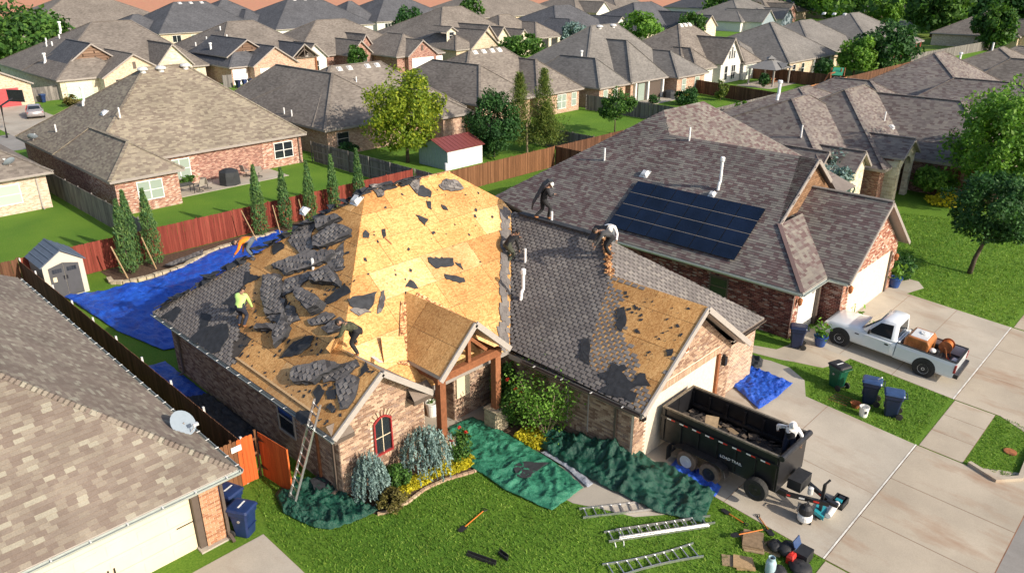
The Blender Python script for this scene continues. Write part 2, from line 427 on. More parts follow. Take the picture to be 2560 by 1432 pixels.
def grass_mat(name,lo=(0.06,0.145,0.016),mid=(0.12,0.24,0.028),hi=(0.22,0.33,0.055),fine=14.0):
    m,nt,b = newmat(name); p = coords(nt,'World')
    a = noise_n(nt,mapping(nt,p,(1,1,0.2)),fine,6,0.75)
    c = ramp(nt,a.outputs[0],[(0.28,lo),(0.5,mid),(0.74,hi)])
    big = noise_n(nt,p,0.23,4,0.6); c = mix(nt,1.0,c,ramp(nt,big.outputs[0],[(0.3,(0.78,0.86,0.8)),(0.7,(1.2,1.1,1.0))]),'MULTIPLY')
    dry = noise_n(nt,p,1.1,4,0.7); c = mix(nt,mathn(nt,'MULTIPLY',ramp(nt,dry.outputs[0],[(0.6,(0,0,0)),(0.8,(1,1,1))]),0.4),c,(0.20,0.19,0.06))
    nt.links.new(c,b.inputs['Base Color']); b.inputs['Roughness'].default_value = 0.9; b.inputs['Specular IOR Level'].default_value = 0.15
    bump(nt,b,noise_n(nt,p,fine * 2.2,4,0.8).outputs[0],0.9,0.06); return m
def leaf_mat(name,dark,mid,light,trans=0.3):
    m,nt,b = newmat(name); r = rnd_value(nt); c = ramp(nt,r,[(0.0,dark),(0.5,mid),(1.0,light)])
    pn = noise_n(nt,coords(nt,'World'),1.1,3); c = mix(nt,1.0,c,ramp(nt,pn.outputs[0],[(0.3,(0.7,) * 3),(0.7,(1.25,) * 3)]),'MULTIPLY')
    nt.links.new(c,b.inputs['Base Color']); b.inputs['Roughness'].default_value = 0.6; b.inputs['Specular IOR Level'].default_value = 0.25
    if trans:
        t = nd(nt,'BsdfTranslucent'); nt.links.new(mix(nt,1.0,c,(1.2,1.25,0.6),'MULTIPLY'),t.inputs[0])
        ms = nd(nt,'MixShader',i_Fac=trans); nt.links.new(b.outputs[0],ms.inputs[1]); nt.links.new(t.outputs[0],ms.inputs[2])
        nt.links.new(ms.outputs[0],nt.nodes['Material Output'].inputs[0])
    return m
def tarp_mat(name,base,light,rough=0.38):
    m,nt,b = newmat(name); p = coords(nt,'World')
    c = ramp(nt,noise_n(nt,p,1.6,5,0.65).outputs[0],[(0.3,base),(0.75,light)])
    d = noise_n(nt,p,5.0,4,0.7); c = mix(nt,mathn(nt,'MULTIPLY',ramp(nt,d.outputs[0],[(0.6,(0,0,0)),(0.75,(1,1,1))]),0.25),c,tuple(min(1,x * 0.5 + 0.12) for x in light))
    nt.links.new(c,b.inputs['Base Color']); b.inputs['Roughness'].default_value = rough; b.inputs['Specular IOR Level'].default_value = 0.5
    cr = noise_n(nt,p,6.0,6,0.75); bump(nt,b,cr.outputs[0],0.9,0.08); return m
def wood_mat(name,stops,grain=(1,1,0.06),scale=18.0,rough=0.8,streak=None):
    m,nt,b = newmat(name); p = coords(nt,'World')
    c = ramp(nt,rnd_value(nt),stops)
    g = noise_n(nt,mapping(nt,p,grain),scale,4,0.7); c = mix(nt,1.0,c,ramp(nt,g.outputs[0],[(0.3,(0.7,) * 3),(0.7,(1.2,) * 3)]),'MULTIPLY')
    if streak:
        s2 = noise_n(nt,mapping(nt,p,(1,1,0.25)),1.3,4,0.7); c = mix(nt,ramp(nt,s2.outputs[0],[(0.42,(0,0,0)),(0.7,(1,1,1))]),c,streak)
    nt.links.new(c,b.inputs['Base Color']); b.inputs['Roughness'].default_value = rough; b.inputs['Specular IOR Level'].default_value = 0.25; return m
def glass_mat(name,col=(0.02,0.025,0.03)):
    m,nt,b = newmat(name); b.inputs['Base Color'].default_value = rgb(col); b.inputs['Roughness'].default_value = 0.06; b.inputs['Specular IOR Level'].default_value = 0.8
    return m

X = {}
# shingles: (built piece by piece) and (far roofs)
X['sh_tan'] = piece_mat('shingle_tan',[(0,(0.20,0.158,0.13)),(0.3,(0.225,0.183,0.15)),(0.55,(0.25,0.21,0.168)),(0.78,(0.285,0.245,0.195)),(0.92,(0.34,0.31,0.245))],patch=0.4)
X['sh_grey'] = piece_mat('shingle_grey',[(0,(0.17,0.152,0.145)),(0.3,(0.19,0.172,0.163)),(0.6,(0.21,0.19,0.178)),(0.85,(0.235,0.213,0.195))],patch=0.5)
X['sh_plum'] = piece_mat('shingle_plum',[(0,(0.135,0.092,0.09)),(0.22,(0.165,0.125,0.12)),(0.42,(0.19,0.163,0.15)),(0.65,(0.215,0.193,0.172)),(0.85,(0.24,0.217,0.19))],patch=0.5)
X['far_grey'] = shingle_mat('shingle_far_grey',[(0,(0.15,0.14,0.13)),(1,(0.215,0.20,0.185))])
X['far_brown'] = shingle_mat('shingle_far_brown',[(0,(0.15,0.128,0.112)),(1,(0.24,0.21,0.18))])
X['far_dark'] = shingle_mat('shingle_far_dark',[(0,(0.075,0.077,0.085)),(1,(0.12,0.12,0.13))])
X['far_tan'] = shingle_mat('shingle_far_tan',[(0,(0.17,0.135,0.11)),(0.5,(0.235,0.20,0.155)),(1,(0.31,0.27,0.20))])
X['far_plum'] = shingle_mat('shingle_far_plum',[(0,(0.13,0.095,0.09)),(0.4,(0.18,0.155,0.145)),(1,(0.25,0.22,0.19))])
X['slab'] = shingle_mat('torn_shingle',[(0,(0.07,0.064,0.064)),(0.35,(0.13,0.12,0.118)),(1,(0.21,0.192,0.182))],w=0.26,h=0.15,bump_s=0.6)
X['osb'] = osb_mat('osb_sheathing',[(0.2,(0.44,0.215,0.075)),(0.5,(0.585,0.325,0.12)),(0.8,(0.70,0.43,0.18))])
X['osb_new'] = osb_mat('osb_fresh',[(0.2,(0.58,0.32,0.13)),(0.5,(0.70,0.43,0.19)),(0.8,(0.80,0.55,0.28))],grid=False)
X['osb_rough'] = osb_mat('osb_weathered',[(0.3,(0.15,0.06,0.03)),(0.5,(0.50,0.24,0.10)),(0.7,(0.78,0.50,0.26))],grid=False)
X['tab_bed'] = plain('shingle_bed',(0.10,0.09,0.085),0.95,var=0.15,scale=12); X['slab_tab'] = piece_mat('torn_tab',[(0,(0.13,0.12,0.118)),(0.35,(0.175,0.16,0.155)),(0.7,(0.215,0.197,0.187)),(0.9,(0.25,0.228,0.21))])
X['felt'] = plain('roofing_felt',(0.028,0.03,0.035),0.8,var=0.4,scale=5,bmp=0.4)
X['deck_dark'] = plain('underlay_gap',(0.075,0.062,0.052),0.9)
# masonry
BR_MAIN = [(0,(0.24,0.145,0.10)),(0.22,(0.33,0.215,0.15)),(0.45,(0.42,0.285,0.20)),(0.7,(0.50,0.36,0.255)),(0.9,(0.28,0.19,0.15))]
BR_RED_SHADED = [(0,(0.10,0.035,0.03)),(0.25,(0.17,0.055,0.045)),(0.5,(0.24,0.085,0.065)),(0.72,(0.31,0.15,0.11)),(0.9,(0.38,0.28,0.24))]
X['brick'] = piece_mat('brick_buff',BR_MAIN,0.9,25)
X['brick_red_shaded'] = piece_mat('brick_red_shaded',BR_RED_SHADED,0.9,25)  # darker copy of the solar house brick, shade put into its colour
X['brick_soldier'] = piece_mat('brick_soldier',[(0,(0.45,0.32,0.21)),(0.5,(0.55,0.41,0.28)),(0.8,(0.40,0.26,0.18))],0.9,25)
X['mortar'] = plain('mortar',(0.64,0.56,0.45),0.95,var=0.12,scale=9,bmp=0.2)
X['mortar_shaded'] = plain('mortar_shaded',(0.36,0.32,0.29),0.95,var=0.12,scale=9)  # darker copy of the mortar: shade of side walls and entry put into colour
X['bw_main'] = brick_mat('brick_wall_buff',[(a,b) for a,b in BR_MAIN],mortar=(0.62,0.54,0.44))
X['bw_red'] = brick_mat('brick_wall_red',[(0,(0.16,0.06,0.045)),(0.5,(0.30,0.125,0.09)),(1,(0.48,0.30,0.22))],mortar=(0.40,0.34,0.30))
X['bw_pink'] = brick_mat('brick_wall_pink',[(0,(0.33,0.17,0.115)),(0.5,(0.46,0.28,0.19)),(1,(0.58,0.41,0.29))],mortar=(0.52,0.45,0.38))
X['bw_tan'] = brick_mat('brick_wall_tan',[(0,(0.42,0.29,0.19)),(0.5,(0.55,0.42,0.29)),(1,(0.66,0.54,0.40))],mortar=(0.60,0.54,0.45))
X['bw_cream'] = brick_mat('stone_wall_cream',[(0,(0.50,0.42,0.30)),(0.5,(0.62,0.54,0.40)),(1,(0.72,0.65,0.50))],mortar=(0.66,0.6,0.5),w=0.42,h=0.2)
X['bw_white'] = brick_mat('brick_wall_white',[(0,(0.60,0.57,0.52)),(1,(0.74,0.72,0.68))],mortar=(0.66,0.63,0.6))
X['stone'] = plain('limestone',(0.46,0.38,0.26),0.9,var=0.3,scale=5,bmp=0.4)
# paint, metal, glass
X['white'] = plain('white_paint',(0.78,0.77,0.74),0.5,var=0.05)
X['white_door'] = plain('white_garage_paint',(0.80,0.78,0.74),0.45,var=0.03)
X['cream'] = plain('cream_paint',(0.72,0.61,0.43),0.5,var=0.05,scale=2)
X['trim'] = plain('taupe_trim',(0.30,0.265,0.24),0.55,var=0.08)
X['trim_light'] = plain('pale_trim',(0.37,0.335,0.305),0.5,var=0.06)
X['trim_dark'] = plain('brown_trim',(0.10,0.075,0.06),0.55,var=0.1)
X['soffit'] = plain('soffit',(0.45,0.40,0.34),0.7,var=0.05)
X['gutter'] = plain('gutter_metal',(0.36,0.38,0.36),0.35,0.4,var=0.1)
X['alu'] = plain('aluminium',(0.68,0.68,0.69),0.33,0.85,var=0.1,scale=12)
X['alu_paint'] = plain('dull_aluminium',(0.72,0.71,0.70),0.45,0.3,var=0.08,scale=10)
X['steel_dark'] = plain('dark_steel',(0.045,0.045,0.05),0.45,0.6,var=0.25)
X['black'] = plain('black_paint',(0.013,0.013,0.015),0.35,var=0.3)
X['black_matt'] = plain('black_plastic',(0.02,0.02,0.022),0.65,var=0.3)
X['rubber'] = plain('rubber',(0.025,0.024,0.023),0.85,var=0.3,scale=14)
X['rubber_dusty'] = plain('dusty_rubber',(0.16,0.115,0.085),0.95,var=0.3,scale=8)
X['glass'] = glass_mat('window_glass'); X['glass_pale'] = glass_mat('window_glass_blind',(0.30,0.36,0.31))
X['solar'] = plain('solar_cell',(0.006,0.012,0.03),0.12,0.0,var=0.35,scale=0.8,spec=0.6)
X['pvc'] = plain('white_pvc',(0.80,0.80,0.79),0.4,var=0.03)
X['red_door'] = plain('red_paint',(0.50,0.055,0.06),0.5,var=0.08)
X['redwood'] = wood_mat('red_stained_fence',[(0,(0.17,0.032,0.022)),(0.5,(0.215,0.045,0.03)),(1,(0.26,0.06,0.04))])
X['brownwood'] = wood_mat('brown_stained_fence',[(0,(0.085,0.038,0.02)),(0.5,(0.125,0.058,0.032)),(1,(0.18,0.085,0.048))])
X['greywood'] = wood_mat('weathered_grey_fence',[(0,(0.10,0.09,0.085)),(0.5,(0.16,0.148,0.14)),(1,(0.215,0.20,0.185))])
X['greywood_pale'] = wood_mat('stained_grey_fence',[(0,(0.17,0.155,0.14)),(0.5,(0.23,0.21,0.19)),(1,(0.29,0.26,0.235))],streak=(0.07,0.065,0.07))
X['orangewood'] = wood_mat('orange_stained_gate',[(0,(0.46,0.085,0.02)),(0.5,(0.55,0.11,0.026)),(1,(0.62,0.14,0.035))])
X['cedar'] = wood_mat('cedar_fence',[(0,(0.14,0.062,0.028)),(0.5,(0.19,0.086,0.04)),(1,(0.245,0.115,0.055))])
X['newfence'] = wood_mat('new_cedar_fence',[(0,(0.36,0.15,0.06)),(0.5,(0.45,0.20,0.085)),(1,(0.52,0.25,0.11))])
X['timber'] = wood_mat('porch_timber',[(0,(0.20,0.075,0.035)),(0.5,(0.26,0.10,0.045)),(1,(0.31,0.125,0.06))],grain=(0.4,0.4,0.4))
X['plank'] = wood_mat('raw_plank',[(0,(0.38,0.25,0.13)),(1,(0.55,0.38,0.21))],grain=(1,1,1))
X['oldwood'] = wood_mat('old_plywood',[(0,(0.22,0.15,0.09)),(1,(0.42,0.31,0.19))],grain=(1,1,1),scale=6)
# ground
X['grass'] = grass_mat('lawn')
X['grass_pale'] = grass_mat('lawn_pale',(0.07,0.12,0.02),(0.14,0.21,0.04),(0.25,0.30,0.08),8.0)
X['concrete'] = concrete_mat('driveway_concrete'); X['concrete2'] = concrete_mat('apron_concrete',(0.45,0.385,0.30),(0.33,0.205,0.13),0.9)
X['asphalt'] = concrete_mat('street_concrete',(0.30,0.28,0.255),(0.20,0.17,0.15),0.5)
X['soil'] = plain('red_soil',(0.25,0.12,0.065),0.95,var=0.35,scale=3); X['field'] = concrete_mat('red_earth',(0.60,0.26,0.15),(0.42,0.34,0.16),0.8)
X['mulch'] = plain('mulch',(0.085,0.05,0.03),0.95,var=0.5,scale=9,bmp=0.8)
# tarps and plastics
X['tarp_blue'] = tarp_mat('blue_tarp',(0.006,0.045,0.36),(0.025,0.13,0.62)); X['tarp_green'] = tarp_mat('green_tarp',(0.004,0.042,0.028),(0.014,0.10,0.062))
X['tarp_green2'] = tarp_mat('bright_green_tarp',(0.012,0.125,0.07),(0.05,0.26,0.155),0.45); X['tarp_black'] = tarp_mat('black_tarp',(0.02,0.02,0.022),(0.055,0.055,0.06))
X['tarp_grey'] = tarp_mat('grey_tarp_back',(0.28,0.30,0.36),(0.42,0.44,0.48))
X['cart_blue'] = plain('blue_cart',(0.012,0.028,0.10),0.4,var=0.2); X['cart_navy'] = plain('navy_cart',(0.010,0.018,0.055),0.4,var=0.2)
X['cart_green'] = plain('green_cart',(0.006,0.075,0.042),0.4,var=0.15)
X['lid_blue'] = plain('blue_lid',(0.035,0.07,0.17),0.35,var=0.15)
X['truck_white'] = plain('white_car_paint',(0.74,0.77,0.80),0.22,var=0.02,coat=0.6)
X['car_silver'] = plain('silver_car_paint',(0.36,0.33,0.33),0.25,0.3,var=0.04,coat=0.6); X['car_black'] = plain('black_car_paint',(0.012,0.015,0.03),0.2,var=0.05,coat=0.6)
X['car_beige'] = plain('beige_car_paint',(0.42,0.36,0.28),0.3,0.3,var=0.04,coat=0.5)
X['rust'] = plain('rusty_steel',(0.30,0.105,0.035),0.85,var=0.5,scale=5); X['tank'] = plain('amber_tank',(0.36,0.13,0.035),0.45,var=0.3,scale=3)
X['red'] = plain('red_plastic',(0.55,0.03,0.02),0.45,var=0.1); X['orange'] = plain('orange_plastic',(0.55,0.16,0.02),0.5,var=0.15)
X['teal'] = plain('teal_plastic',(0.02,0.25,0.30),0.4,var=0.1); X['blue_pot'] = plain('blue_glaze',(0.02,0.06,0.22),0.2,var=0.15)
X['terracotta'] = plain('terracotta',(0.40,0.14,0.07),0.8,var=0.15); X['cover_tan'] = plain('tan_cover',(0.40,0.24,0.16),0.85,var=0.15,scale=3)
X['cover_black'] = plain('black_cover',(0.028,0.03,0.034),0.7,var=0.25,scale=3); X['seat_mesh'] = plain('taupe_mesh',(0.33,0.29,0.25),0.8,var=0.1)
X['canvas_grey'] = plain('grey_canvas',(0.20,0.195,0.19),0.85,var=0.1,scale=2); X['cyl_blue'] = plain('pale_blue_cylinder',(0.42,0.56,0.62),0.35,var=0.08)
X['shed_body'] = plain('shed_beige',(0.58,0.53,0.44),0.55,var=0.05); X['shed_side'] = plain('shed_taupe',(0.36,0.34,0.31),0.6,var=0.05); X['shed_roof'] = plain('shed_slate',(0.095,0.12,0.16),0.55,var=0.15,scale=3); X['shed_door'] = plain('shed_charcoal',(0.075,0.075,0.08),0.55,var=0.08)
X['maroon'] = plain('maroon_sheet',(0.20,0.055,0.05),0.45,0.1,var=0.1); X['blue_sheet'] = plain('blue_grey_sheet',(0.30,0.36,0.40),0.5,0.1,var=0.08)
# leaves
X['leaf_mid'] = leaf_mat('leaf_green',(0.027,0.074,0.016),(0.061,0.149,0.027),(0.121,0.230,0.041))
X['leaf_deep'] = leaf_mat('leaf_deep_green',(0.016,0.054,0.016),(0.034,0.101,0.027),(0.068,0.162,0.041))
X['leaf_lime'] = leaf_mat('leaf_lime',(0.095,0.162,0.016),(0.216,0.297,0.027),(0.405,0.446,0.041),0.4)
X['leaf_bright'] = leaf_mat('leaf_bright',(0.068,0.162,0.020),(0.135,0.284,0.041),(0.230,0.392,0.068),0.35)
X['leaf_pine'] = leaf_mat('pine_needle',(0.054,0.101,0.020),(0.115,0.169,0.030),(0.203,0.230,0.047))
X['leaf_cypress'] = leaf_mat('cypress_needle',(0.047,0.115,0.041),(0.088,0.182,0.061),(0.162,0.257,0.068),0.2)
X['leaf_blue'] = leaf_mat('blue_cedar_needle',(0.10,0.17,0.16),(0.17,0.26,0.25),(0.27,0.38,0.36),0.15)
X['leaf_yellow'] = leaf_mat('yellow_ground_cover',(0.30,0.28,0.015),(0.52,0.46,0.02),(0.68,0.60,0.05),0.3)
X['leaf_rust'] = leaf_mat('bronze_leaf',(0.068,0.061,0.020),(0.121,0.101,0.027),(0.176,0.162,0.041),0.2)
X['flower_red'] = leaf_mat('rose_red',(0.45,0.02,0.02),(0.6,0.04,0.03),(0.75,0.08,0.05),0.2)
X['bark'] = plain('bark',(0.085,0.062,0.045),0.95,var=0.35,scale=8,bmp=0.6); X['bark_pale'] = plain('pale_bark',(0.33,0.25,0.17),0.9,var=0.25,scale=8)
X['trim_pale'] = plain('pale_joint',(0.62,0.6,0.55),0.8,var=0.25,scale=4)
# ---------------------------------------------------------------- ground
def gz(x,y):
    """height of the ground: level lots, front yards falling to the street"""
    if y >= 11.5: return 0.0
    if y >= 5.6: return -0.40 * (11.5 - y) / 5.9
    if y >= 1.8: return -0.40 - 0.12 * (5.6 - y) / 3.8
    return -0.52
def sheet(name,poly,mat,lift,nx=1,parent=None,skirt=0.0):
    """a flat sheet laid on the ground over a polygon given in plan; cut along y where the ground bends"""
    m = MB()
    cuts = [-400,1.8,5.6,11.5,4000]
    for a,b in zip(cuts[:-1],cuts[1:]):
        q = clip_y(poly,a,b)
        if len(q) < 3: continue
        if area2(q) < 0: q = q[::-1]
        for t in triangulate2(q):
            m.face([(q[i][0],q[i][1],gz(*q[i]) + lift) for i in t],[q[i] for i in t])
    if skirt:
        q = poly if area2(poly) > 0 else poly[::-1]
        for i in range(len(q)):
            a,b = q[i],q[(i + 1) % len(q)]
            m.face([(a[0],a[1],gz(*a) + lift - skirt),(b[0],b[1],gz(*b) + lift - skirt),(b[0],b[1],gz(*b) + lift),(a[0],a[1],gz(*a) + lift)])
    o = m.build(name,mat,parent)
    if parent is None: o['kind'] = 'structure'
    return o
def clip_y(poly,a,b):
    for lim,sgn in ((a,1),(b,-1)):
        out = []
        for k in range(len(poly)):
            p,q = poly[k - 1],poly[k]; sp,sq = (p[1] - lim) * sgn,(q[1] - lim) * sgn
            if (sp > 0) != (sq > 0):
                t = sp / (sp - sq); out.append((p[0] + (q[0] - p[0]) * t,p[1] + (q[1] - p[1]) * t))
            if sq >= 0: out.append(q)
        poly = out
        if not poly: return []
    # drop duplicates
    out = []
    for p in poly:
        if not out or (abs(p[0] - out[-1][0]) + abs(p[1] - out[-1][1])) > 1e-6: out.append(p)
    if len(out) > 1 and abs(out[0][0] - out[-1][0]) + abs(out[0][1] - out[-1][1]) < 1e-6: out.pop()
    return out
def arc(cx,cy,r,a0,a1,n=8): return [(cx + r * math.cos(R(a0 + (a1 - a0) * i / n)),cy + r * math.sin(R(a0 + (a1 - a0) * i / n))) for i in range(n + 1)]

# the lawn sheet carries the whole neighbourhood to the horizon
m = MB()
ys = [-300,1.8,5.6,11.5,60,120,260,3500]; xs = [-800,-40,60,160,4000]
for i in range(len(xs) - 1):
    for j in range(len(ys) - 1):
        m.face([(x,y,(gz(x,y) if y < 3000 else 0.0)) for x,y in ((xs[i],ys[j]),(xs[i + 1],ys[j]),(xs[i + 1],ys[j + 1]),(xs[i],ys[j + 1]))])
tag(m.build('lawn_ground',X['grass']),kind='structure')

# street, kerbs, driveways
sheet('street',[(-60,-60),(300,-60),(300,1.75),(-60,1.75)],X['asphalt'],0.006)
def kerb(name,pts,w=0.16,h=0.13):
    m = MB()
    for a,b in zip(pts[:-1],pts[1:]):
        d = Vector((b[0] - a[0],b[1] - a[1],0)).normalized(); n = Vector((-d.y,d.x,0)) * w
        A,B = Vector((a[0],a[1],gz(*a))),Vector((b[0],b[1],gz(*b))); Z = Vector((0,0,h))
        m.face([A + Z,B + Z,B + n + Z,A + n + Z]); m.face([A,B,B + Z,A + Z]); m.face([A + n + Z,B + n + Z,B + n,A + n])
    o = m.build(name,X['concrete2']); o['kind'] = 'structure'
def slabs(name,x0,x1,y0,y1,xc,yc,mat,lift=0.012,joint=0.018):
    """a driveway: concrete slabs with open joints over a dark bed"""
    root = sheet(name,[(x0,y0),(x1,y0),(x1,y1),(x0,y1)],X['soil'],lift - 0.006)
    xe = [x0] + xc + [x1]; ye = [y0] + yc + [y1]
    for i in range(len(xe) - 1):
        for j in range(len(ye) - 1):
            a,b,c,d = xe[i] + joint / 2,xe[i + 1] - joint / 2,ye[j] + joint / 2,ye[j + 1] - joint / 2
            sheet('slab',[(a,c),(b,c),(b,d),(a,d)],mat,lift,parent=root)
    return root
slabs('driveway_main',19.35,27.55,5.66,12.35,[23.5],[9.0],X['concrete'])
slabs('driveway_right',32.05,41.4,5.6,12.4,[36.7],[8.1,10.4],X['concrete'])
slabs('driveway_left',-12,8.0,5.66,18.3,[3.0],[12.0,15.2],X['concrete'])
# aprons flare to the kerb
def apron(name,x0,x1,fl):
    root = sheet(name,[(x0,5.6),(x0,3.9),(x0 - fl,1.75),(x1 + fl,1.75),(x1,3.9),(x1,5.6)],X['soil'],0.006)
    n = 3 if x1 - x0 > 6 else 2; cuts = [x0 + (x1 - x0) * i / n for i in range(n + 1)]
    for i in range(n):
        a,b = cuts[i] + 0.012,cuts[i + 1] - 0.012; fa = fl if i == 0 else 0; fb = fl if i == n - 1 else 0
        sheet('slab',[(a,5.58),(a,3.9),(a - fa,1.78),(b + fb,1.78),(b,3.9),(b,5.58)],X['concrete2'],0.013,parent=root)
apron('apron_main',19.35,27.55,1.3); apron('apron_right',32.05,41.4,1.3); apron('apron_left',-12,8.0,1.2)
# expansion strips between the drives and the aprons
for a,b in ((19.35,27.55),(32.05,41.4)):
    sheet('expansion_joint',[(a,5.6),(b,5.6),(b,5.655),(a,5.655)],X['trim_pale'],0.019)
# sidewalk squares between the drives
def walk(name,x0,x1,n):
    root = sheet(name,[(x0,4.05),(x1,4.05),(x1,5.55),(x0,5.55)],X['soil'],0.006)
    for i in range(n):
        a,b = x0 + (x1 - x0) * i / n + 0.012,x0 + (x1 - x0) * (i + 1) / n - 0.012
        sheet('slab',[(a,4.06),(b,4.06),(b,5.54),(a,5.54)],X['concrete2'],0.012,parent=root)
walk('sidewalk_middle',27.6,32.0,3); walk('sidewalk_front',8.05,19.3,8); walk('sidewalk_right',41.5,70,18)
kerb('kerb_middle',[(32.9,1.8),(31.9,2.25),(29.8,2.35),(28.0,2.25),(27.2,2.9),(27.6,3.9)][::-1])
# walk from the drive to the porch, pad beside the garage, patio under the plants of the next house
def blob(name,pts,mat,lift): return sheet(name,pts,mat,lift)
blob('front_path',[(19.3,9.4),(19.3,10.7),(18.2,11.2),(17.3,12.4),(16.9,14.2),(16.9,18.0),(14.4,18.0),(14.6,16.0),(15.6,14.6),(15.7,12.4),(16.6,10.6),(17.8,9.7)],X['concrete'],0.008)
blob('side_pad',[(27.5,9.9),(28.7,10.5),(29.2,11.4),(29.2,12.3),(28.2,16.0),(27.4,16.0)],X['concrete'],0.009)
blob('cart_pad',[(30.3,10.4),(31.4,10.0),(32.1,9.9),(32.1,12.4),(31.2,12.4),(30.4,12.6),(29.5,15.0),(29.0,14.9),(29.6,12.0)],X['concrete2'],0.009)
blob('garden_path',[(41.4,10.6),(42.9,10.2),(43.6,10.7),(43.5,11.6),(42.9,12.5),(42.0,13.6),(41.2,13.6)],X['concrete'],0.009)
blob('porch_floor',[(14.3,17.6),(18.1,17.6),(18.1,20.6),(14.3,20.6)],X['concrete'],0.06)
# bare red earth beyond the estate, rear street
blob('red_field',[(-200,262),(20,255),(120,232),(260,205),(420,172),(900,140),(2500,700),(900,3000),(-500,3000)],X['field'],0.02)
blob('rear_street',[(-60,84),(330,80),(330,89),(-60,93)],X['asphalt'],0.02)
for nm,x0,x1,y0,y1 in (('rear_drive_left',20.4,27.2,90,111.4),('rear_drive_board_house',32,43.8,90,110.0),('rear_drive_peach',53.6,63.0,90,107.2),('rear_drive_brick',80.8,89.4,89,101.6),('rear_drive_cream',171.5,178,88,101.4)): blob(nm,[(x0,y0),(x1,y0),(x1,y1),(x0,y1)],X['concrete'],0.03)
blob('gazebo_slab',[(105.0,50.0),(114.0,50.0),(114.0,55.5),(105.0,55.5)],X['concrete'],0.02)
blob('creek_grass',[(165,48),(215,38),(260,60),(220,80),(180,70)],X['grass_pale'],0.012)
# ---------------------------------------------------------------- house kit
def slope_plane(pts,o=None):
    pts = [Vector(p) for p in pts]; N = Vector()
    for i in range(len(pts)):
        a,b = pts[i],pts[(i + 1) % len(pts)]
        N += Vector(((a.y - b.y) * (a.z + b.z),(a.z - b.z) * (a.x + b.x),(a.x - b.x) * (a.y + b.y)))
    N.normalize()
    if N.z < 0: N = -N
    return Plane(o or pts[0],Vector((0,0,1)).cross(N),N)
def ccw(pts,N):
    pts = [Vector(p) for p in pts]; c = Vector()
    for i in range(1,len(pts) - 1): c += (pts[i] - pts[0]).cross(pts[i + 1] - pts[0])
    return pts if c.dot(N) > 0 else pts[::-1]
def slope(m,pts,mi=0):
    pl = slope_plane(pts); q = ccw(pts,pl.N); m.face(q,[pl.uv(p) for p in q],mi); return pl
_blk = [0]
def hip(root,x0,x1,y0,y1,ze,ra,rb,zr,mat,trim=None,fascia=0.2,name='roof'):
    """hipped roof solid: eave rectangle, ridge from ra to rb (parallel to x or y)"""
    _blk[0] += 1; e = 0.004 * (_blk[0] % 5); ze += e; zr += e * 0.7
    A,B = Vector((ra[0],ra[1],zr)),Vector((rb[0],rb[1],zr))
    c = [Vector((x0,y0,ze)),Vector((x1,y0,ze)),Vector((x1,y1,ze)),Vector((x0,y1,ze))]
    m = MB()
    if abs(ra[1] - rb[1]) < 1e-6:            # ridge along x
        if A.x > B.x: A,B = B,A
        fs = ([c[0],c[1],B,A],[c[1],c[2],B],[c[2],c[3],A,B],[c[3],c[0],A])
    else:
        if A.y > B.y: A,B = B,A
        fs = ([c[0],c[1],A],[c[1],c[2],B,A],[c[2],c[3],B],[c[3],c[0],A,B])
    for f in fs: slope(m,[p for i,p in enumerate(f) if all((p - q).length > 1e-6 for q in f[:i])])
    for i in range(4):
        a,b = c[i],c[(i + 1) % 4]; d = Vector((0,0,-fascia)); m.face([a + d,b + d,b,a],None,1)
    d = Vector((0,0,-fascia)); m.face([p + d for p in c[::-1]],None,1)
    o = m.build(name,[mat,trim or X['trim']],root)
    # ridge and hip caps
    k = MB()
    ends = [(A,B)] + ([(c[0],A),(c[3],A),(c[1],B),(c[2],B)] if abs(ra[1] - rb[1]) < 1e-6 else [(c[0],A),(c[1],A),(c[2],B),(c[3],B)])
    for a,b in ends:
        if (a - b).length > 0.3: k.bar(a + Vector((0,0,0.012)),b + Vector((0,0,0.012)),0.26,0.05)
    k.build('ridge_cap',mat,o)
    return o
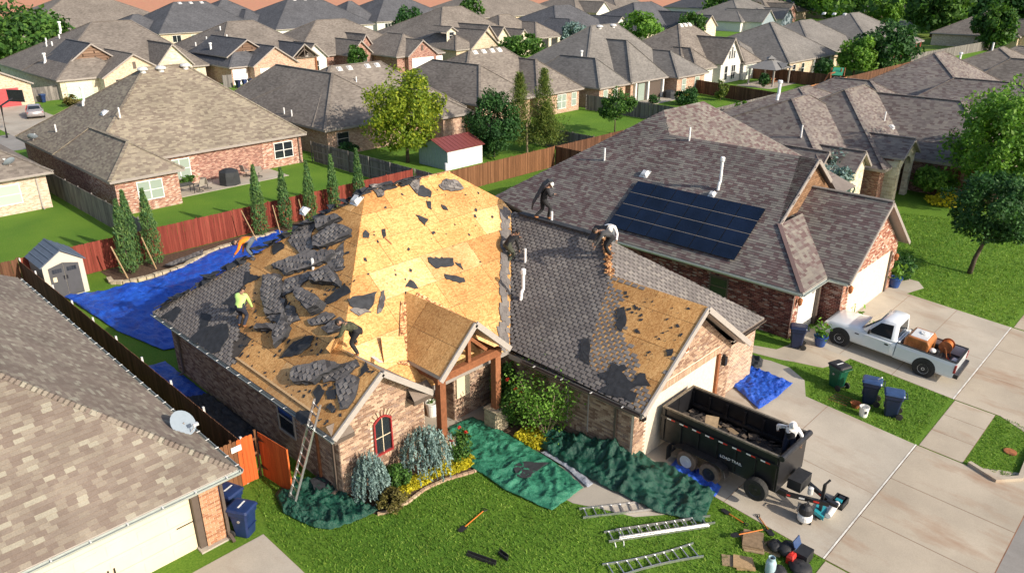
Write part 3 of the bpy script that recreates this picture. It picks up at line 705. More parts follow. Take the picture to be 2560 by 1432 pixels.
def gable(root,x0,x1,y0,y1,ze,zr,axis,mat,trim=None,th=0.14,wallmat=None,wall_in=0.35,open_ends=(True,False),name='roof',zw=0.0,wallname='gable_wall',lip=0.17):
    """gabled roof: ridge along axis; slopes as slabs, barge boards at the open ends, gable walls under them"""
    _blk[0] += 1; e = 0.004 * (_blk[0] % 5); ze += e; zr += e * 0.7
    m = MB(); trim = trim or X['trim']
    if axis == 'y':
        xm = (x0 + x1) / 2; P = lambda t,s,z: Vector((t,s,z)); lo,hi,s0,s1 = x0,x1,y0,y1
    else:
        xm = (y0 + y1) / 2; P = lambda t,s,z: Vector((s,t,z)); lo,hi,s0,s1 = y0,y1,x0,x1
    for e0 in (lo,hi):
        top = [P(e0,s0,ze),P(e0,s1,ze),P(xm,s1,zr),P(xm,s0,zr)]
        pl = slope_plane(top); q = ccw(top,pl.N); m.face(q,[pl.uv(p) for p in q],0)
        low = [p - Vector((0,0,th)) for p in q]; m.face(low[::-1],None,1)
        for i in range(4):
            j = (i + 1) % 4; m.face([low[i],low[j],q[j],q[i]],None,1)
    o = m.build(name,[mat,trim],root)
    k = MB(); k.bar(P(xm,s0,zr + 0.012),P(xm,s1,zr + 0.012),0.26,0.05); k.build('ridge_cap',mat,o)
    for s,op,d in ((s0,open_ends[0],1),(s1,open_ends[1],-1)):
        if not op: continue
        b = MB()
        for e0 in (lo,hi): b.bar(P(e0,s - 0.02 * d,ze - lip * 0.55),P(xm,s - 0.02 * d,zr - lip * 0.55),0.045,lip,up=(0,0,1))
        b.build('barge_board',trim,o)
        if wallmat:
            w = MB(); ss = s + wall_in * d; k2 = (zr - ze) / ((hi - lo) / 2); ins = 0.3
            zt = lambda t: ze - th + k2 * (min(t - lo,hi - t)) - 0.01
            pts = [P(lo + ins,ss,zw),P(hi - ins,ss,zw),P(hi - ins,ss,zt(hi - ins)),P(xm,ss,zt(xm)),P(lo + ins,ss,zt(lo + ins))]
            uv = [((p.x if axis == 'y' else p.y),p.z) for p in pts]
            if zw > zt(lo + ins): t1 = lo + (zw - ze + th) / k2; t2 = hi - (zw - ze + th) / k2; pts = [P(t1,ss,zw),P(t2,ss,zw),P(xm,ss,zt(xm))]; uv = [((p.x if axis == 'y' else p.y),p.z) for p in pts]
            w.face(pts,uv); bk = [p + P(0,0.1 * d,0) for p in pts]; w.face(bk[::-1],uv[::-1])
            for i in range(len(pts)): j = (i + 1) % len(pts); w.face([pts[j],pts[i],bk[i],bk[j]])
            w.build(wallname,wallmat,root,recalc=True)
    return o
def walls(root,boxes,mat,name='wall'):
    for (x0,x1,y0,y1,z1) in boxes: part(name,mat,root,lambda m: m.box((x0,y0,-0.3),(x1,y1,z1)))
def wplane(side,c):
    """plane of a wall: S faces -y at y=c, W faces -x at x=c (u to the right as seen from outside)"""
    if side == 'S': return Plane((0,c,0),(1,0,0),(0,-1,0))
    if side == 'W': return Plane((c,0,0),(0,-1,0),(-1,0,0))
    if side == 'N': return Plane((0,c,0),(-1,0,0),(0,1,0))
    return Plane((c,0,0),(0,1,0),(1,0,0))
def pbox(m,pl,u0,u1,v0,v1,h0,h1,mi=0):
    c = pl.pt((u0 + u1) / 2,(v0 + v1) / 2,(h0 + h1) / 2)
    m.obox(c,pl.U * ((u1 - u0) / 2),pl.V * ((v1 - v0) / 2),pl.N * ((h1 - h0) / 2),mi)
def window(root,side,c,u0,u1,z0,z1,cols=2,rows=2,frame=None,glass=None,fw=0.06):
    """u0,u1 in world coordinate along the wall"""
    pl = wplane(side,c)
    a,b = (u0,u1) if side in 'SE' else (-u1,-u0)
    m = MB(); pbox(m,pl,a,a + fw,z0,z1,0.0,0.05); pbox(m,pl,b - fw,b,z0,z1,0.0,0.05)
    pbox(m,pl,a + fw,b - fw,z1 - fw,z1,0.0,0.048); pbox(m,pl,a + fw,b - fw,z0,z0 + fw,0.0,0.06)
    for i in range(1,cols):
        u = a + (b - a) * i / cols; pbox(m,pl,u - fw * 0.6,u + fw * 0.6,z0 + fw,z1 - fw,0.0,0.046)
    w = m.build('window',frame or X['white'],root)
    for i in range(cols):
        for j in range(rows):
            ua,ub = a + (b - a) * i / cols + fw * 0.6,a + (b - a) * (i + 1) / cols - fw * 0.6; za,zb = z0 + (z1 - z0) * j / rows,z0 + (z1 - z0) * (j + 1) / rows
            part('pane',glass or X['glass'],w,lambda m: pbox(m,pl,ua + 0.005,ub - 0.005,za + 0.03,zb - 0.03,0.006,0.022 + 0.012 * j))
        if rows > 1: part('rail',frame or X['white'],w,lambda m: [pbox(m,pl,a + (b - a) * i / cols + fw * 0.6,a + (b - a) * (i + 1) / cols - fw * 0.6,z0 + (z1 - z0) * j / rows - 0.025,z0 + (z1 - z0) * j / rows + 0.025,0.0,0.042) for j in range(1,rows)])
    return w
def garage_door(root,side,c,u0,u1,z1,mat,cols=4,rows=4,z0=0.0,proud=0.03,frame=None):
    pl = wplane(side,c); a,b = (u0,u1) if side in 'SE' else (-u1,-u0)
    d = part('garage_door',mat,root,lambda m: pbox(m,pl,a,b,z0,z1,-0.02,proud))
    for j in range(rows):
        za,zb = z0 + (z1 - z0) * j / rows,z0 + (z1 - z0) * (j + 1) / rows
        part('door_panel',mat,d,lambda m: pbox(m,pl,a + 0.01,b - 0.01,za + 0.008,zb - 0.008,proud + 0.002,proud + 0.02))
        m = MB()
        for i in range(cols):
            ua,ub = a + (b - a) * i / cols,a + (b - a) * (i + 1) / cols
            m2 = (zb - za) * 0.24; pbox(m,pl,ua + 0.12,ub - 0.12,za + m2,zb - m2,proud + 0.02,proud + 0.032)
        m.build('raised_panel',mat,d)
    if frame: part('door_frame',frame,d,lambda m: (pbox(m,pl,a - 0.1,a - 0.004,z0,z1 + 0.1,-0.01,proud + 0.05),pbox(m,pl,b + 0.004,b + 0.1,z0,z1 + 0.1,-0.01,proud + 0.05),pbox(m,pl,a - 0.004,b + 0.004,z1 + 0.004,z1 + 0.1,-0.01,proud + 0.048)))
    return d
def pipe(roof,p,h=0.55,r=0.05,mat=None):
    p = Vector(p); part('vent_pipe',mat or X['pvc'],roof,lambda m: m.tube([p - Vector((0,0,0.1)),p + Vector((0,0,h))],r,8))
def flue(roof,p,h=1.1,r=0.085):
    p = Vector(p); o = part('flue_pipe',X['pvc'],roof,lambda m: (m.tube([p + Vector((-0.14,0.0,-0.1)),p + Vector((-0.1,0,0.22)),p + Vector((0,0,0.36)),p + Vector((0,0,h))],r,10),m.lathe([(r * 1.35,h),(r * 1.6,h + 0.05),(r * 1.6,h + 0.2),(r * 1.2,h + 0.24)],p,n=10)))
    return o
def turtle(roof,pl,u,v,s=0.2,mat=None):
    c = pl.pt(u,v,0.0); m = MB(); m.obox(c + pl.N * 0.02,pl.U * s * 1.2,pl.V * s * 1.2,pl.N * 0.02)
    m.loft([[c + pl.U * s * a * k + pl.V * s * b * k + pl.N * h for a,b in ((-1,-1),(1,-1),(1,1),(-1,1))] for k,h in ((0.8,0.03),(0.85,0.14),(0.6,0.19))])
    m.build('roof_vent',mat or X['alu_paint'],roof)
def turbine(roof,p,r=0.32):
    p = Vector(p); part('dome_vent',X['alu_paint'],roof,lambda m: m.lathe([(r * 0.55,-0.15),(r * 0.55,0.12),(r,0.12),(r,0.2),(r * 0.9,0.27),(r * 0.55,0.35),(0.03,0.39)],p,n=18),smooth=False)
def dish(root,p,tilt=45,rz=0,s=0.45,mast=0.5,top=True,label=None):
    o = root; p = Vector(p)
    q = Matrix.Rotation(R(rz),3,'Z') @ Matrix.Rotation(R(-tilt),3,'X')
    d = part('satellite_dish',X['trim'],o,lambda m: (m.tube([p,p + q @ Vector((0,0.25,0.1)) * 0 + Vector((0,0,mast))],0.025,8),m.box(p - Vector((0.1,0.1,0.02)),p + Vector((0.1,0.1,0.02)))))
    c = p + Vector((0,0,mast)); m = MB(); rings = []
    for k in range(6):
        rr = s * k / 5; rings.append([c + q @ Vector((rr * math.cos(2 * math.pi * i / 20),-0.28 * (1 - (k / 5) ** 2) * s * -1 + 0.02,rr * 1.08 * math.sin(2 * math.pi * i / 20))) for i in range(20)])
    rings[0] = [rings[0][0] * 0.99999 + x * 0.00001 for x in rings[1]]
    m.loft(rings); m.loft([[x + q @ Vector((0,0.018,0)) for x in rg] for rg in rings])
    m.build('reflector',X['dishgrey'],d,smooth=False)
    part('feed_arm',X['alu_paint'],d,lambda m: (m.tube([c - q @ Vector((0,0,s * 0.9)),c + q @ Vector((0,-0.75 * s / 0.45 * 0.6,-s * 0.75))],0.018,6),m.obox(c + q @ Vector((0,-0.75 * s / 0.45 * 0.6,-s * 0.7)),(0.08,0,0),(0,0.05,0),(0,0,0.04))))
    return d
X['dishgrey'] = plain('dish_grey',(0.25,0.30,0.35),0.5,var=0.05)
def gutter(root,a,b,out=(0,-1,0),mat=None,hangers=0):
    """k-style gutter along an eave with a visible trough"""
    a,b,n = Vector(a),Vector(b),Vector(out).normalized(); d = (b - a).normalized(); z = Vector((0,0,1)); m = MB()
    prof = [(0.0,0.0),(0.0,-0.11),(0.09,-0.11),(0.125,-0.02),(0.105,-0.02),(0.08,-0.09),(0.015,-0.09),(0.015,0.0)]
    m.loft([[p + n * u + z * w for u,w in prof] for p in (a,b)])
    g = m.build('gutter',mat or X['gutter'],root,recalc=True)
    if hangers:
        L = (b - a).length; k = max(2,int(L / hangers))
        for i in range(k):
            p = a + d * (L * (i + 0.5) / k); part('hanger',X['white'],g,lambda m: m.bar(p + z * 0.0,p + n * 0.13 + z * 0.005,0.035,0.012))
    return g
def downspout(root,p,h,n=(0,-1,0),mat=None):
    p,n = Vector(p),Vector(n); z = Vector((0,0,1))
    part('downspout',mat or X['trim_dark'],root,lambda m: (m.bar(p + z * h,p + z * 0.2,0.09,0.07,up=tuple(n)),m.bar(p + z * 0.2,p + z * 0.06 + n * 0.32,0.09,0.07)))
def brick_face(root,side,c,u0,u1,z0,z1,mat,limit=150,top=None,holes=(),mortar=None,wallname='wall'):
    """a wall face of real bricks: mortar bed plus brick pieces; `top` is an optional convex outline above z1"""
    pl = wplane(side,c); a,b = (u0,u1) if side in 'SE' else (-u1,-u0)
    conv = [(a,z0),(b,z0)] + ([(u if side in 'SE' else -u,z) for u,z in top] if top else [(b,z1),(a,z1)])
    hs = [((p if side in 'SE' else -q),(q if side in 'SE' else -p),r,s) for p,q,r,s in holes]
    bed = MB(); q = [pl.pt(u,v,0) for u,v in (conv if area2(conv) > 0 else conv[::-1])]; bed.prism(q,-pl.N,0.09)
    w = bed.build(wallname,mortar or X['mortar'],root,recalc=True)
    keep = lambda u,v: not any(p - 0.02 < u < q2 + 0.02 and r - 0.02 < v < s + 0.02 for p,q2,r,s in hs)
    lay('brick',pl,conv,0.225,0.078,0.014,mat,w,bond=0.5,gap=0.013,keep=keep,limit=limit,lift=0.0)
    return w,pl
# ---------------------------------------------------------------- the house being re-roofed
HM = thing('brick_house','brick house stripped to bare yellow sheathing with torn shingles piled on its roof','house',(19,22,0))
A_,B_ = (16.84,24.3,7.8),(21.3,24.3,7.8)
PL = slope_plane([(10.3,17.55,2.7),A_,(10.3,30.84,2.7)])
PF = slope_plane([A_,B_,(14.26,17.76,2.7)])
PW = slope_plane([(18.17,11.6,2.6),(22.96,17.0,6.1446),(22.96,22.0,6.1446)])
PS = slope_plane([(25.33,12.21,2.6),(27.75,12.21,2.6),(22.96,17.0,6.1446)])
def onp(pl,x,y): return Vector((x,y,pl.o.z + (-(pl.N.x * (x - pl.o.x) + pl.N.y * (y - pl.o.y)) / pl.N.z)))
zL = lambda x: 2.7 + 0.78 * (x - 10.3); zW = lambda x: 2.6 + 0.74 * (x - 18.17)
L_poly = [(10.3,17.55),(12.28,17.55),(12.28,19.74),(16.84,24.3),(10.3,30.84)]
F_poly = [(12.28,19.74),(14.26,17.76),(18.3,17.76),(22.96,22.14),(22.9,22.7),(21.3,24.3),(16.84,24.3)]
W_poly = [(18.17,11.6),(21.75,11.6),(21.75,15.79),(22.96,17.0),(22.96,22.17),(18.3,17.76)]
S_poly = [(22.96,17.0),(21.75,15.79),(25.33,12.21),(27.75,12.21)]
rm = MB()
for pl,poly in ((PL,L_poly),(PF,F_poly),(PW,W_poly),(PS,S_poly)):
    q = ccw([onp(pl,*p) for p in poly],pl.N)
    for t in triangulate2([pl.uv(p) for p in q]): rm.face([q[i] for i in t],[pl.uv(q[i]) for i in t],0)
def quad(*p): slope(rm,[Vector(a) for a in p],1)
quad((12.28,17.55,4.244),(14.26,17.55,2.7),(14.26,17.76,2.7),(12.28,19.74,4.244))          # front gable, far slope
quad((21.75,11.6,5.249),(25.33,11.6,2.6),(25.33,12.21,2.6),(21.75,15.79,5.249))            # garage gable, far slope
quad((27.75,12.21,2.6),(22.96,17.0,6.1446),(22.96,24.0,6.1446),(27.75,28.8,2.6))
quad(A_,B_,(27.84,30.84,2.7),(10.3,30.84,2.7)); quad(B_,(27.84,30.84,2.7),(27.6,18.0,2.886))
# fascias
fz = Vector((0,0,-0.2))
for a,b in (((10.3,17.55,2.7),(10.3,30.84,2.7)),((10.3,30.84,2.7),(27.84,30.84,2.7)),((14.26,17.76,2.7),(18.3,17.76,2.7)),((18.17,11.6,2.6),(18.17,17.7,2.6)),((25.33,12.21,2.6),(27.75,12.21,2.6)),((27.75,12.21,2.6),(27.75,28.8,2.6)),((14.26,17.55,2.7),(14.26,17.76,2.7))):
    a,b = Vector(a),Vector(b); rm.face([a,b,b + fz,a + fz],None,2)
ROOF = rm.build('roof',[X['deck_dark'],X['sh_grey'],X['trim']],HM)
# soffit closes the eaves from below
part('soffit',X['soffit'],HM,lambda m: [m.box(a,b) for a,b in (((10.32,17.6,2.46),(10.75,30.8,2.5)),((18.19,11.65,2.36),(18.6,17.7,2.4)),((25.3,12.23,2.36),(27.7,12.7,2.4)))])

# sheathing panels: 8 x 4 ft sheets with open joints, each a piece of its own
def sheathing(pl,poly,mat,skip=None,seed=1,lift=0.004):
    conv = [pl.uv(onp(pl,*p)) for p in poly]
    if area2(conv) < 0: conv = conv[::-1]
    us = [p[0] for p in conv]; vs = [p[1] for p in conv]; v0 = min(vs); rr = random.Random(seed); r = 0; v = v0
    while v < max(vs):
        u = min(us) - rr.random() * 2.4
        while u < max(us):
            sq = [(u + 0.006,v + 0.006),(u + 2.434,v + 0.006),(u + 2.434,v + 1.212),(u + 0.006,v + 1.212)]
            q = clip_any(sq,conv)
            for part_ in q:
                if abs(area2(part_)) < 0.02: continue
                c = (sum(p[0] for p in part_) / len(part_),sum(p[1] for p in part_) / len(part_))
                if skip and skip(*c): continue
                m = MB(); m.r = 0.02 + 0.96 * rr.random(); pts = [pl.pt(a,b,lift) for a,b in part_]; m.prism(pts,pl.N,0.011 + 0.003 * rr.random(),pl)
                m.build('panel',mat(rr,c) if callable(mat) else mat,ROOF)
            u += 2.44
        v += 1.22; r += 1
def clip_any(sq,poly):
    """pieces of a convex cell inside a simple polygon (the polygon is cut into convex triangles and merged per cell when possible)"""
    if all(inside(p,poly) for p in sq): 
        # reflex corners inside the cell?
        if not any(inside(p,sq) for p in poly): return [sq]
    c = clip(poly if area2(poly) > 0 else poly[::-1],sq)      # convex cell as clipper keeps concave polygons usable
    return [c] if len(c) >= 3 else []
def osb_pick(rr,c): return X['osb_new'] if rr.random() < 0.08 else X['osb']
L_sh = PL.px([(378,782),(432,726),(592,622),(634,632),(622,690),(612,720),(622,745),(600,790),(592,860),(576,922),(560,930)])
W_bare = PW.px([(1540,706),(1780,764),(1640,1000),(1612,952),(1590,905),(1574,850),(1562,790),(1550,740)])
sheathing(PL,L_poly,osb_pick,skip=lambda u,v: inside((u,v),L_sh) and v < 2.6,seed=3)
sheathing(PF,F_poly,osb_pick,seed=5)
sheathing(PW,[(18.17,11.6),(21.75,11.6),(21.75,15.79),(18.9,14.6)],osb_pick,seed=9)
# shingles that are still on
jag = lambda u,v: 0.16 * math.sin(v * 9.1 + u * 3.3) + 0.1 * math.sin(v * 23.7)
conv = lambda pl,poly: [pl.uv(onp(pl,*p)) for p in poly]
lay('shingle',PL,conv(PL,[(10.3,17.55),(16.84,24.3),(10.3,30.84)]),0.31,0.143,0.02,X['sh_grey'],ROOF,bond=0.5,keep=lambda u,v: inside((u + jag(u,v),v),L_sh),limit=140,lift=0.02,wedge=True,fill=0.72)
W_in = conv(PW,W_poly)
W_hull = conv(PW,[(18.17,11.6),(21.75,11.6),(22.96,17.0),(22.96,22.17),(18.3,17.76)])
lay('shingle',PW,W_hull,0.31,0.143,0.02,X['sh_grey'],ROOF,bond=0.5,keep=lambda u,v: inside((u,v),W_in) and not inside((u + jag(u,v),v),W_bare),limit=160,lift=0.012,wedge=True,fill=0.72)
lay('shingle',PS,conv(PS,S_poly),0.31,0.143,0.02,X['sh_grey'],ROOF,bond=0.5,limit=0,lift=0.006,wedge=True,fill=0.72)
# flaps left standing along the valley
rr = random.Random(4)
vm = MB()
for i in range(200):
    t = i / 199; x = 18.35 + (22.9 - 18.35) * t; y = x - 0.6 + 0.0 * t; y = 17.8 + (22.14 - 17.8) * t
    p = onp(PF,x - 0.16 + rr.uniform(-0.16,0.1),y + 0.16 + rr.uniform(-0.12,0.14)) + PF.N * (0.03 + 0.03 * rr.random())
    d = (PF.U * math.cos(0.9 + rr.uniform(-0.3,0.3)) + PF.V * math.sin(0.9 + rr.uniform(-0.3,0.3))).normalized(); e = PF.N.cross(d)
    n = (PF.N + d * rr.uniform(-0.25,0.25)).normalized(); vm.r = rr.random() * 0.98 + 0.01
    vm.obox(p,d * rr.uniform(0.10,0.2),e.normalized() * rr.uniform(0.05,0.10),n * 0.008)
o = vm.build('valley_flaps',X['sh_grey'],ROOF); o['kind'] = 'stuff'
# ridge board and felt over the wing ridge
part('ridge_felt',X['felt'],ROOF,lambda m: m.bar((22.96,21.6,6.19),(22.96,17.4,6.19),0.34,0.07))
part('ridge_board',X['osb_rough'],ROOF,lambda m: (m.bar((22.9,17.0,6.16),(21.8,15.83,5.32),0.16,0.05),m.bar((17.0,24.33,7.85),(21.3,24.33,7.85),0.14,0.05)))
hipm = MB()
for i in range(46):
    t = i / 45; p = Vector((22.94,16.98,6.16)).lerp(Vector((21.75,15.8,5.28)),t); hipm.r = 0.01 + 0.98 * rr.random()
    hipm.obox(p + Vector((rr.uniform(-.1,.1),rr.uniform(-.1,.1),0.03)),Vector((rr.uniform(.05,.12),rr.uniform(-.05,.05),0.02)),Vector((rr.uniform(-.04,.04),rr.uniform(.04,.1),0)),Vector((0,0,0.012)))
o = hipm.build('hip_scraps',X['osb_rough'],ROOF); o['kind'] = 'stuff'
part('valley_board',X['osb_rough'],ROOF,lambda m: m.bar(onp(PF,15.55,20.3) + PF.N * 0.06,onp(PF,14.0,18.6) + PF.N * 0.06,0.55,0.03,up=tuple(PF.N)))
part('valley_board',X['osb_rough'],ROOF,lambda m: m.bar(onp(PF,16.0,20.4) + PF.N * 0.06,onp(PF,17.6,18.6) + PF.N * 0.06,0.45,0.03,up=tuple(PF.N)))
# rear hip: torn underlay draped over the edge
um = MB()
for i in range(60):
    t = i / 59; p = Vector((10.5,30.6,2.9)).lerp(Vector((16.84,24.3,7.85)),t) + Vector((rr.uniform(-.15,.15),rr.uniform(-.15,.1),rr.uniform(0.0,0.12)))
    um.obox(p,Vector((rr.uniform(.12,.3),rr.uniform(-.1,.1),rr.uniform(-.06,.12))),Vector((rr.uniform(-.1,.1),rr.uniform(.1,.25),rr.uniform(-.1,.06))),Vector((0,0,0.012)))
for i in range(26):
    t = i / 25; p = Vector((16.84,24.35,7.86)).lerp(Vector((19.5,24.35,7.86)),t) + Vector((0,rr.uniform(-.1,.12),rr.uniform(0,0.05)))
    um.obox(p,Vector((rr.uniform(.1,.24),0,rr.uniform(-.03,.03))),Vector((0,rr.uniform(.1,.25),rr.uniform(-.1,.1))),Vector((0,0,0.012)))
o = um.build('ridge_felt_scraps',X['felt'],ROOF); o['kind'] = 'stuff'

# walls
walls(HM,[(10.75,14.2,18.05,30.3,2.5),(14.2,16.3,20.45,30.2,2.9),(16.3,27.3,18.75,30.25,2.52),(18.62,27.28,12.3,18.7,2.4)],X['bw_main'])
# left wall (in shade, put into its darker mortar), real bricks on the near faces
brick_face(HM,'W',10.72,17.97,30.3,-0.2,2.5,X['brick'],limit=60,holes=[(20.6,21.7,1.0,2.3)],mortar=X['mortar_shaded'])
window(HM,'W',10.70,20.6,21.7,1.0,2.3,1,2,X['trim_light'])
gtop = [(14.2,2.45),(12.42,4.0),(12.14,4.0),(10.72,2.72)]
brick_face(HM,'S',17.95,10.72,14.2,-0.2,2.5,X['brick'],limit=120,top=gtop,holes=[(12.05,12.72,0.95,2.35)])
gw = wplane('S',17.93)
# arched window with red frame
def arch_window(root,c,u0,u1,z0,z1,rise,frame,glass):
    pl = wplane('S',c); um_ = (u0 + u1) / 2; n = 8
    curve = [(u0 + (u1 - u0) * i / n,z1 + rise * math.sin(math.pi * i / n)) for i in range(n + 1)]
    m = MB(); out = [(u0 - 0.06,z0 - 0.06),(u1 + 0.06,z0 - 0.06)] + [(um_ + (a - um_) * 1.16,b + 0.06) for a,b in curve[::-1]]; inn = [(u0,z0),(u1,z0)] + curve[::-1]
    for i in range(len(out)):
        j = (i + 1) % len(out); q = [pl.pt(*out[i],0.04),pl.pt(*out[j],0.04),pl.pt(*inn[j],0.04),pl.pt(*inn[i],0.04)]; m.face(q)
        m.face([pl.pt(*inn[i],0.04),pl.pt(*inn[j],0.04),pl.pt(*inn[j],-0.03),pl.pt(*inn[i],-0.03)]); m.face([pl.pt(*out[i],-0.02),pl.pt(*out[j],-0.02),pl.pt(*out[j],0.04),pl.pt(*out[i],0.04)])
    w = m.build('window',frame,root)
    part('pane',glass,w,lambda k: k.face([pl.pt(a,b,-0.026) for a,b in inn]))
    part('glazing_bar',X['cream'],w,lambda k: (pbox(k,pl,um_ - 0.012,um_ + 0.012,z0,z1 + rise,-0.025,-0.012),pbox(k,pl,u0,u1,(z0 + z1) / 2,(z0 + z1) / 2 + 0.025,-0.025,-0.014)))
    return w
X['red_frame'] = plain('red_frame',(0.30,0.03,0.03),0.5,var=0.08)
arch_window(HM,17.90,12.07,12.70,1.0,2.18,0.18,X['red_frame'],X['glass'])
sm = []
for i in range(9):     # soldier course over the arch and rowlock sill
    a = math.pi * (0.12 + 0.76 * i / 8); c = (12.385 - 0.5 * math.cos(a),2.16 + 0.36 * math.sin(a))
    m = MB(); m.r = 0.01 + 0.98 * rr.random(); U = gw.U * math.cos(math.pi / 2 - a) - gw.V * math.sin(math.pi / 2 - a) * -1; Vv = (gw.U * -math.cos(a) + gw.V * math.sin(a)).normalized(); Uu = Vv.cross(gw.N)
    m.obox(gw.pt(c[0],c[1],0.02),Uu * 0.034,Vv * 0.1,gw.N * 0.02); m.build('arch_brick',X['brick_soldier'],HM)
for i in range(8):
    m = MB(); m.r = 0.01 + 0.98 * rr.random(); pbox(m,gw,12.02 + i * 0.092,12.02 + i * 0.092 + 0.08,0.84,0.93,0.0,0.06); m.build('sill_brick',X['brick'],HM)
# soldier bricks under the right rake of the front gable
for i in range(18):
    t = i / 17; c = (12.5 + 1.5 * t,3.92 - 1.25 * t)
    m = MB(); m.r = 0.01 + 0.98 * rr.random(); Vv = (gw.U * 0.6 + gw.V * 0.8).normalized(); Uu = (gw.U * 0.78 - gw.V * 0.62).normalized()
    m.obox(gw.pt(c[0],c[1],0.01),Uu * 0.036,Vv * 0.1,gw.N * 0.02); m.build('soldier_brick',X['brick_soldier'],HM)
# barge boards of the two brick gables and their little return roofs
def rake(a,b,w=0.2,d=0.07,mat='trim_light',lift=-0.06):
    a,b = Vector(a) + Vector((0,0,lift)),Vector(b) + Vector((0,0,lift)); part('barge_board',X[mat],HM,lambda m: m.bar(a,b,d,w))
rake((10.3,17.52,2.7),(12.28,17.52,4.244)); rake((12.28,17.52,4.244),(14.3,17.52,2.67))
rake((18.17,11.57,2.6),(21.75,11.57,5.249)); rake((21.75,11.57,5.249),(25.38,11.57,2.56))
part('rake_soffit',X['trim_light'],HM,lambda m: [m.bar(a,b,0.40,0.03) for a,b in (((10.4,17.76,2.62),(12.28,17.76,4.09)),((12.28,17.76,4.09),(14.2,17.76,2.6)),((18.3,11.9,2.55),(21.75,11.9,5.1)),((21.75,11.9,5.1),(25.2,11.9,2.52)))])
def eave_return(x0,x1,y0,z,sgn):
    m = MB(); a = [Vector((x0,y0,z)),Vector((x1,y0,z)),Vector((x1 - 0.05 * sgn,y0 + 0.4,z + 0.34)),Vector((x0,y0 + 0.4,z + 0.34))]
    slope(m,a,0); m.box((min(x0,x1),y0,z - 0.16),(max(x0,x1),y0 + 0.4,z - 0.01),1)
    m.build('eave_return',[X['sh_tan'],X['trim_dark']],HM)
eave_return(10.3,11.05,17.5,2.62,1); eave_return(14.35,13.45,17.5,2.62,-1)
gutter(HM,(10.3,17.5,2.66),(10.3,30.84,2.66),(-1,0,0),hangers=0.75); gutter(HM,(18.17,11.7,2.56),(18.17,17.0,2.56),(-1,0,0),X['trim_dark'],hangers=1.2)
gutter(HM,(25.4,12.21,2.57),(27.75,12.21,2.57),(0,-1,0),X['trim_dark']); gutter(HM,(17.9,18.5,3.2),(18.75,18.5,3.2),(0,-1,0),X['trim_dark'])
for y,mt in ((29.6,'trim_dark'),(19.2,'timber'),(18.25,'trim_dark')): downspout(HM,(10.66,y,0),2.5,(-1,0,0),X[mt])
downspout(HM,(18.53,12.9,0),2.4,(-1,0,0))
# wing: left wall with a blind window, garage front
brick_face(HM,'W',18.6,12.3,18.05,-0.2,2.4,X['brick'],limit=60,holes=[],mortar=X['mortar_shaded'])
blind = wplane('W',18.585)
part('blind_window',X['mortar_shaded'],HM,lambda m: (pbox(m,blind,-15.1,-15.06,0.55,2.2,0,0.03),pbox(m,blind,-14.15,-14.11,0.55,2.2,0,0.03)))
for i in range(9):
    m = MB(); m.r = 0.01 + 0.98 * rr.random(); pbox(m,blind,-15.02 + i * 0.1,-14.94 + i * 0.1,0.42,0.6,0.0,0.045); m.build('sill_brick',X['brick'],HM)
GY = 12.2
gt2 = [(25.05,2.4),(21.9,4.93),(21.6,4.93),(18.6,2.72)]
brick_face(HM,'S',GY,18.6,25.05,0.0,2.5,X['brick'],limit=130,top=gt2,holes=[(19.3,24.1,0,2.62),(21.55,21.8,3.3,4.4)])
gp = wplane('S',GY - 0.015)
for i in range(56):
    m = MB(); m.r = 0.01 + 0.98 * rr.random(); pbox(m,gp,19.25 + i * 0.088,19.25 + i * 0.088 + 0.076,2.36,2.6,-0.01,0.02); m.build('soldier_brick',X['brick_soldier'],HM)
part('gable_slot',X['timber'],HM,lambda m: pbox(m,gp,21.6,21.76,3.35,4.35,-0.12,0.004))
part('lintel_shade_strip',X['deck_dark'],HM,lambda m: m.box((19.3,12.2,2.31),(24.1,12.28,2.36)))  # solid dark strip; the shade under the lintel is put into its colour
garage_door(HM,'S',GY + 0.10,19.35,23.95,2.31,X['cream'],4,4,proud=0.02)
part('door_post',X['timber'],HM,lambda m: m.box((23.96,12.1,0),(24.12,12.32,2.36)))
brick_face(HM,'S',GY + 0.003,24.13,24.75,0.0,2.4,X['brick'],limit=40)
# the third bay, set back a little, with its own door and corner pier
walls(HM,[(24.75,27.3,12.75,13.2,2.4)],X['bw_main'])
garage_door(HM,'S',12.72,24.8,26.8,2.2,X['cream'],2,4,proud=0.02)
part('door_post',X['timber'],HM,lambda m: m.box((26.82,12.5,0),(27.0,12.72,2.3)))
brick_face(HM,'S',12.55,27.0,27.35,0.0,2.36,X['brick'],limit=30); walls(HM,[(27.0,27.35,12.56,13.2,2.36)],X['bw_main'])
part('header',X['trim_dark'],HM,lambda m: m.box((25.0,12.3,2.2),(27.6,12.5,2.36)))
for x in (24.45,19.0): part('wall_lantern',X['black'],HM,lambda m: (m.box((x - 0.09,12.02,1.75),(x + 0.09,12.18,2.1)),m.box((x - 0.05,12.1,2.1),(x + 0.05,12.2,2.18))))
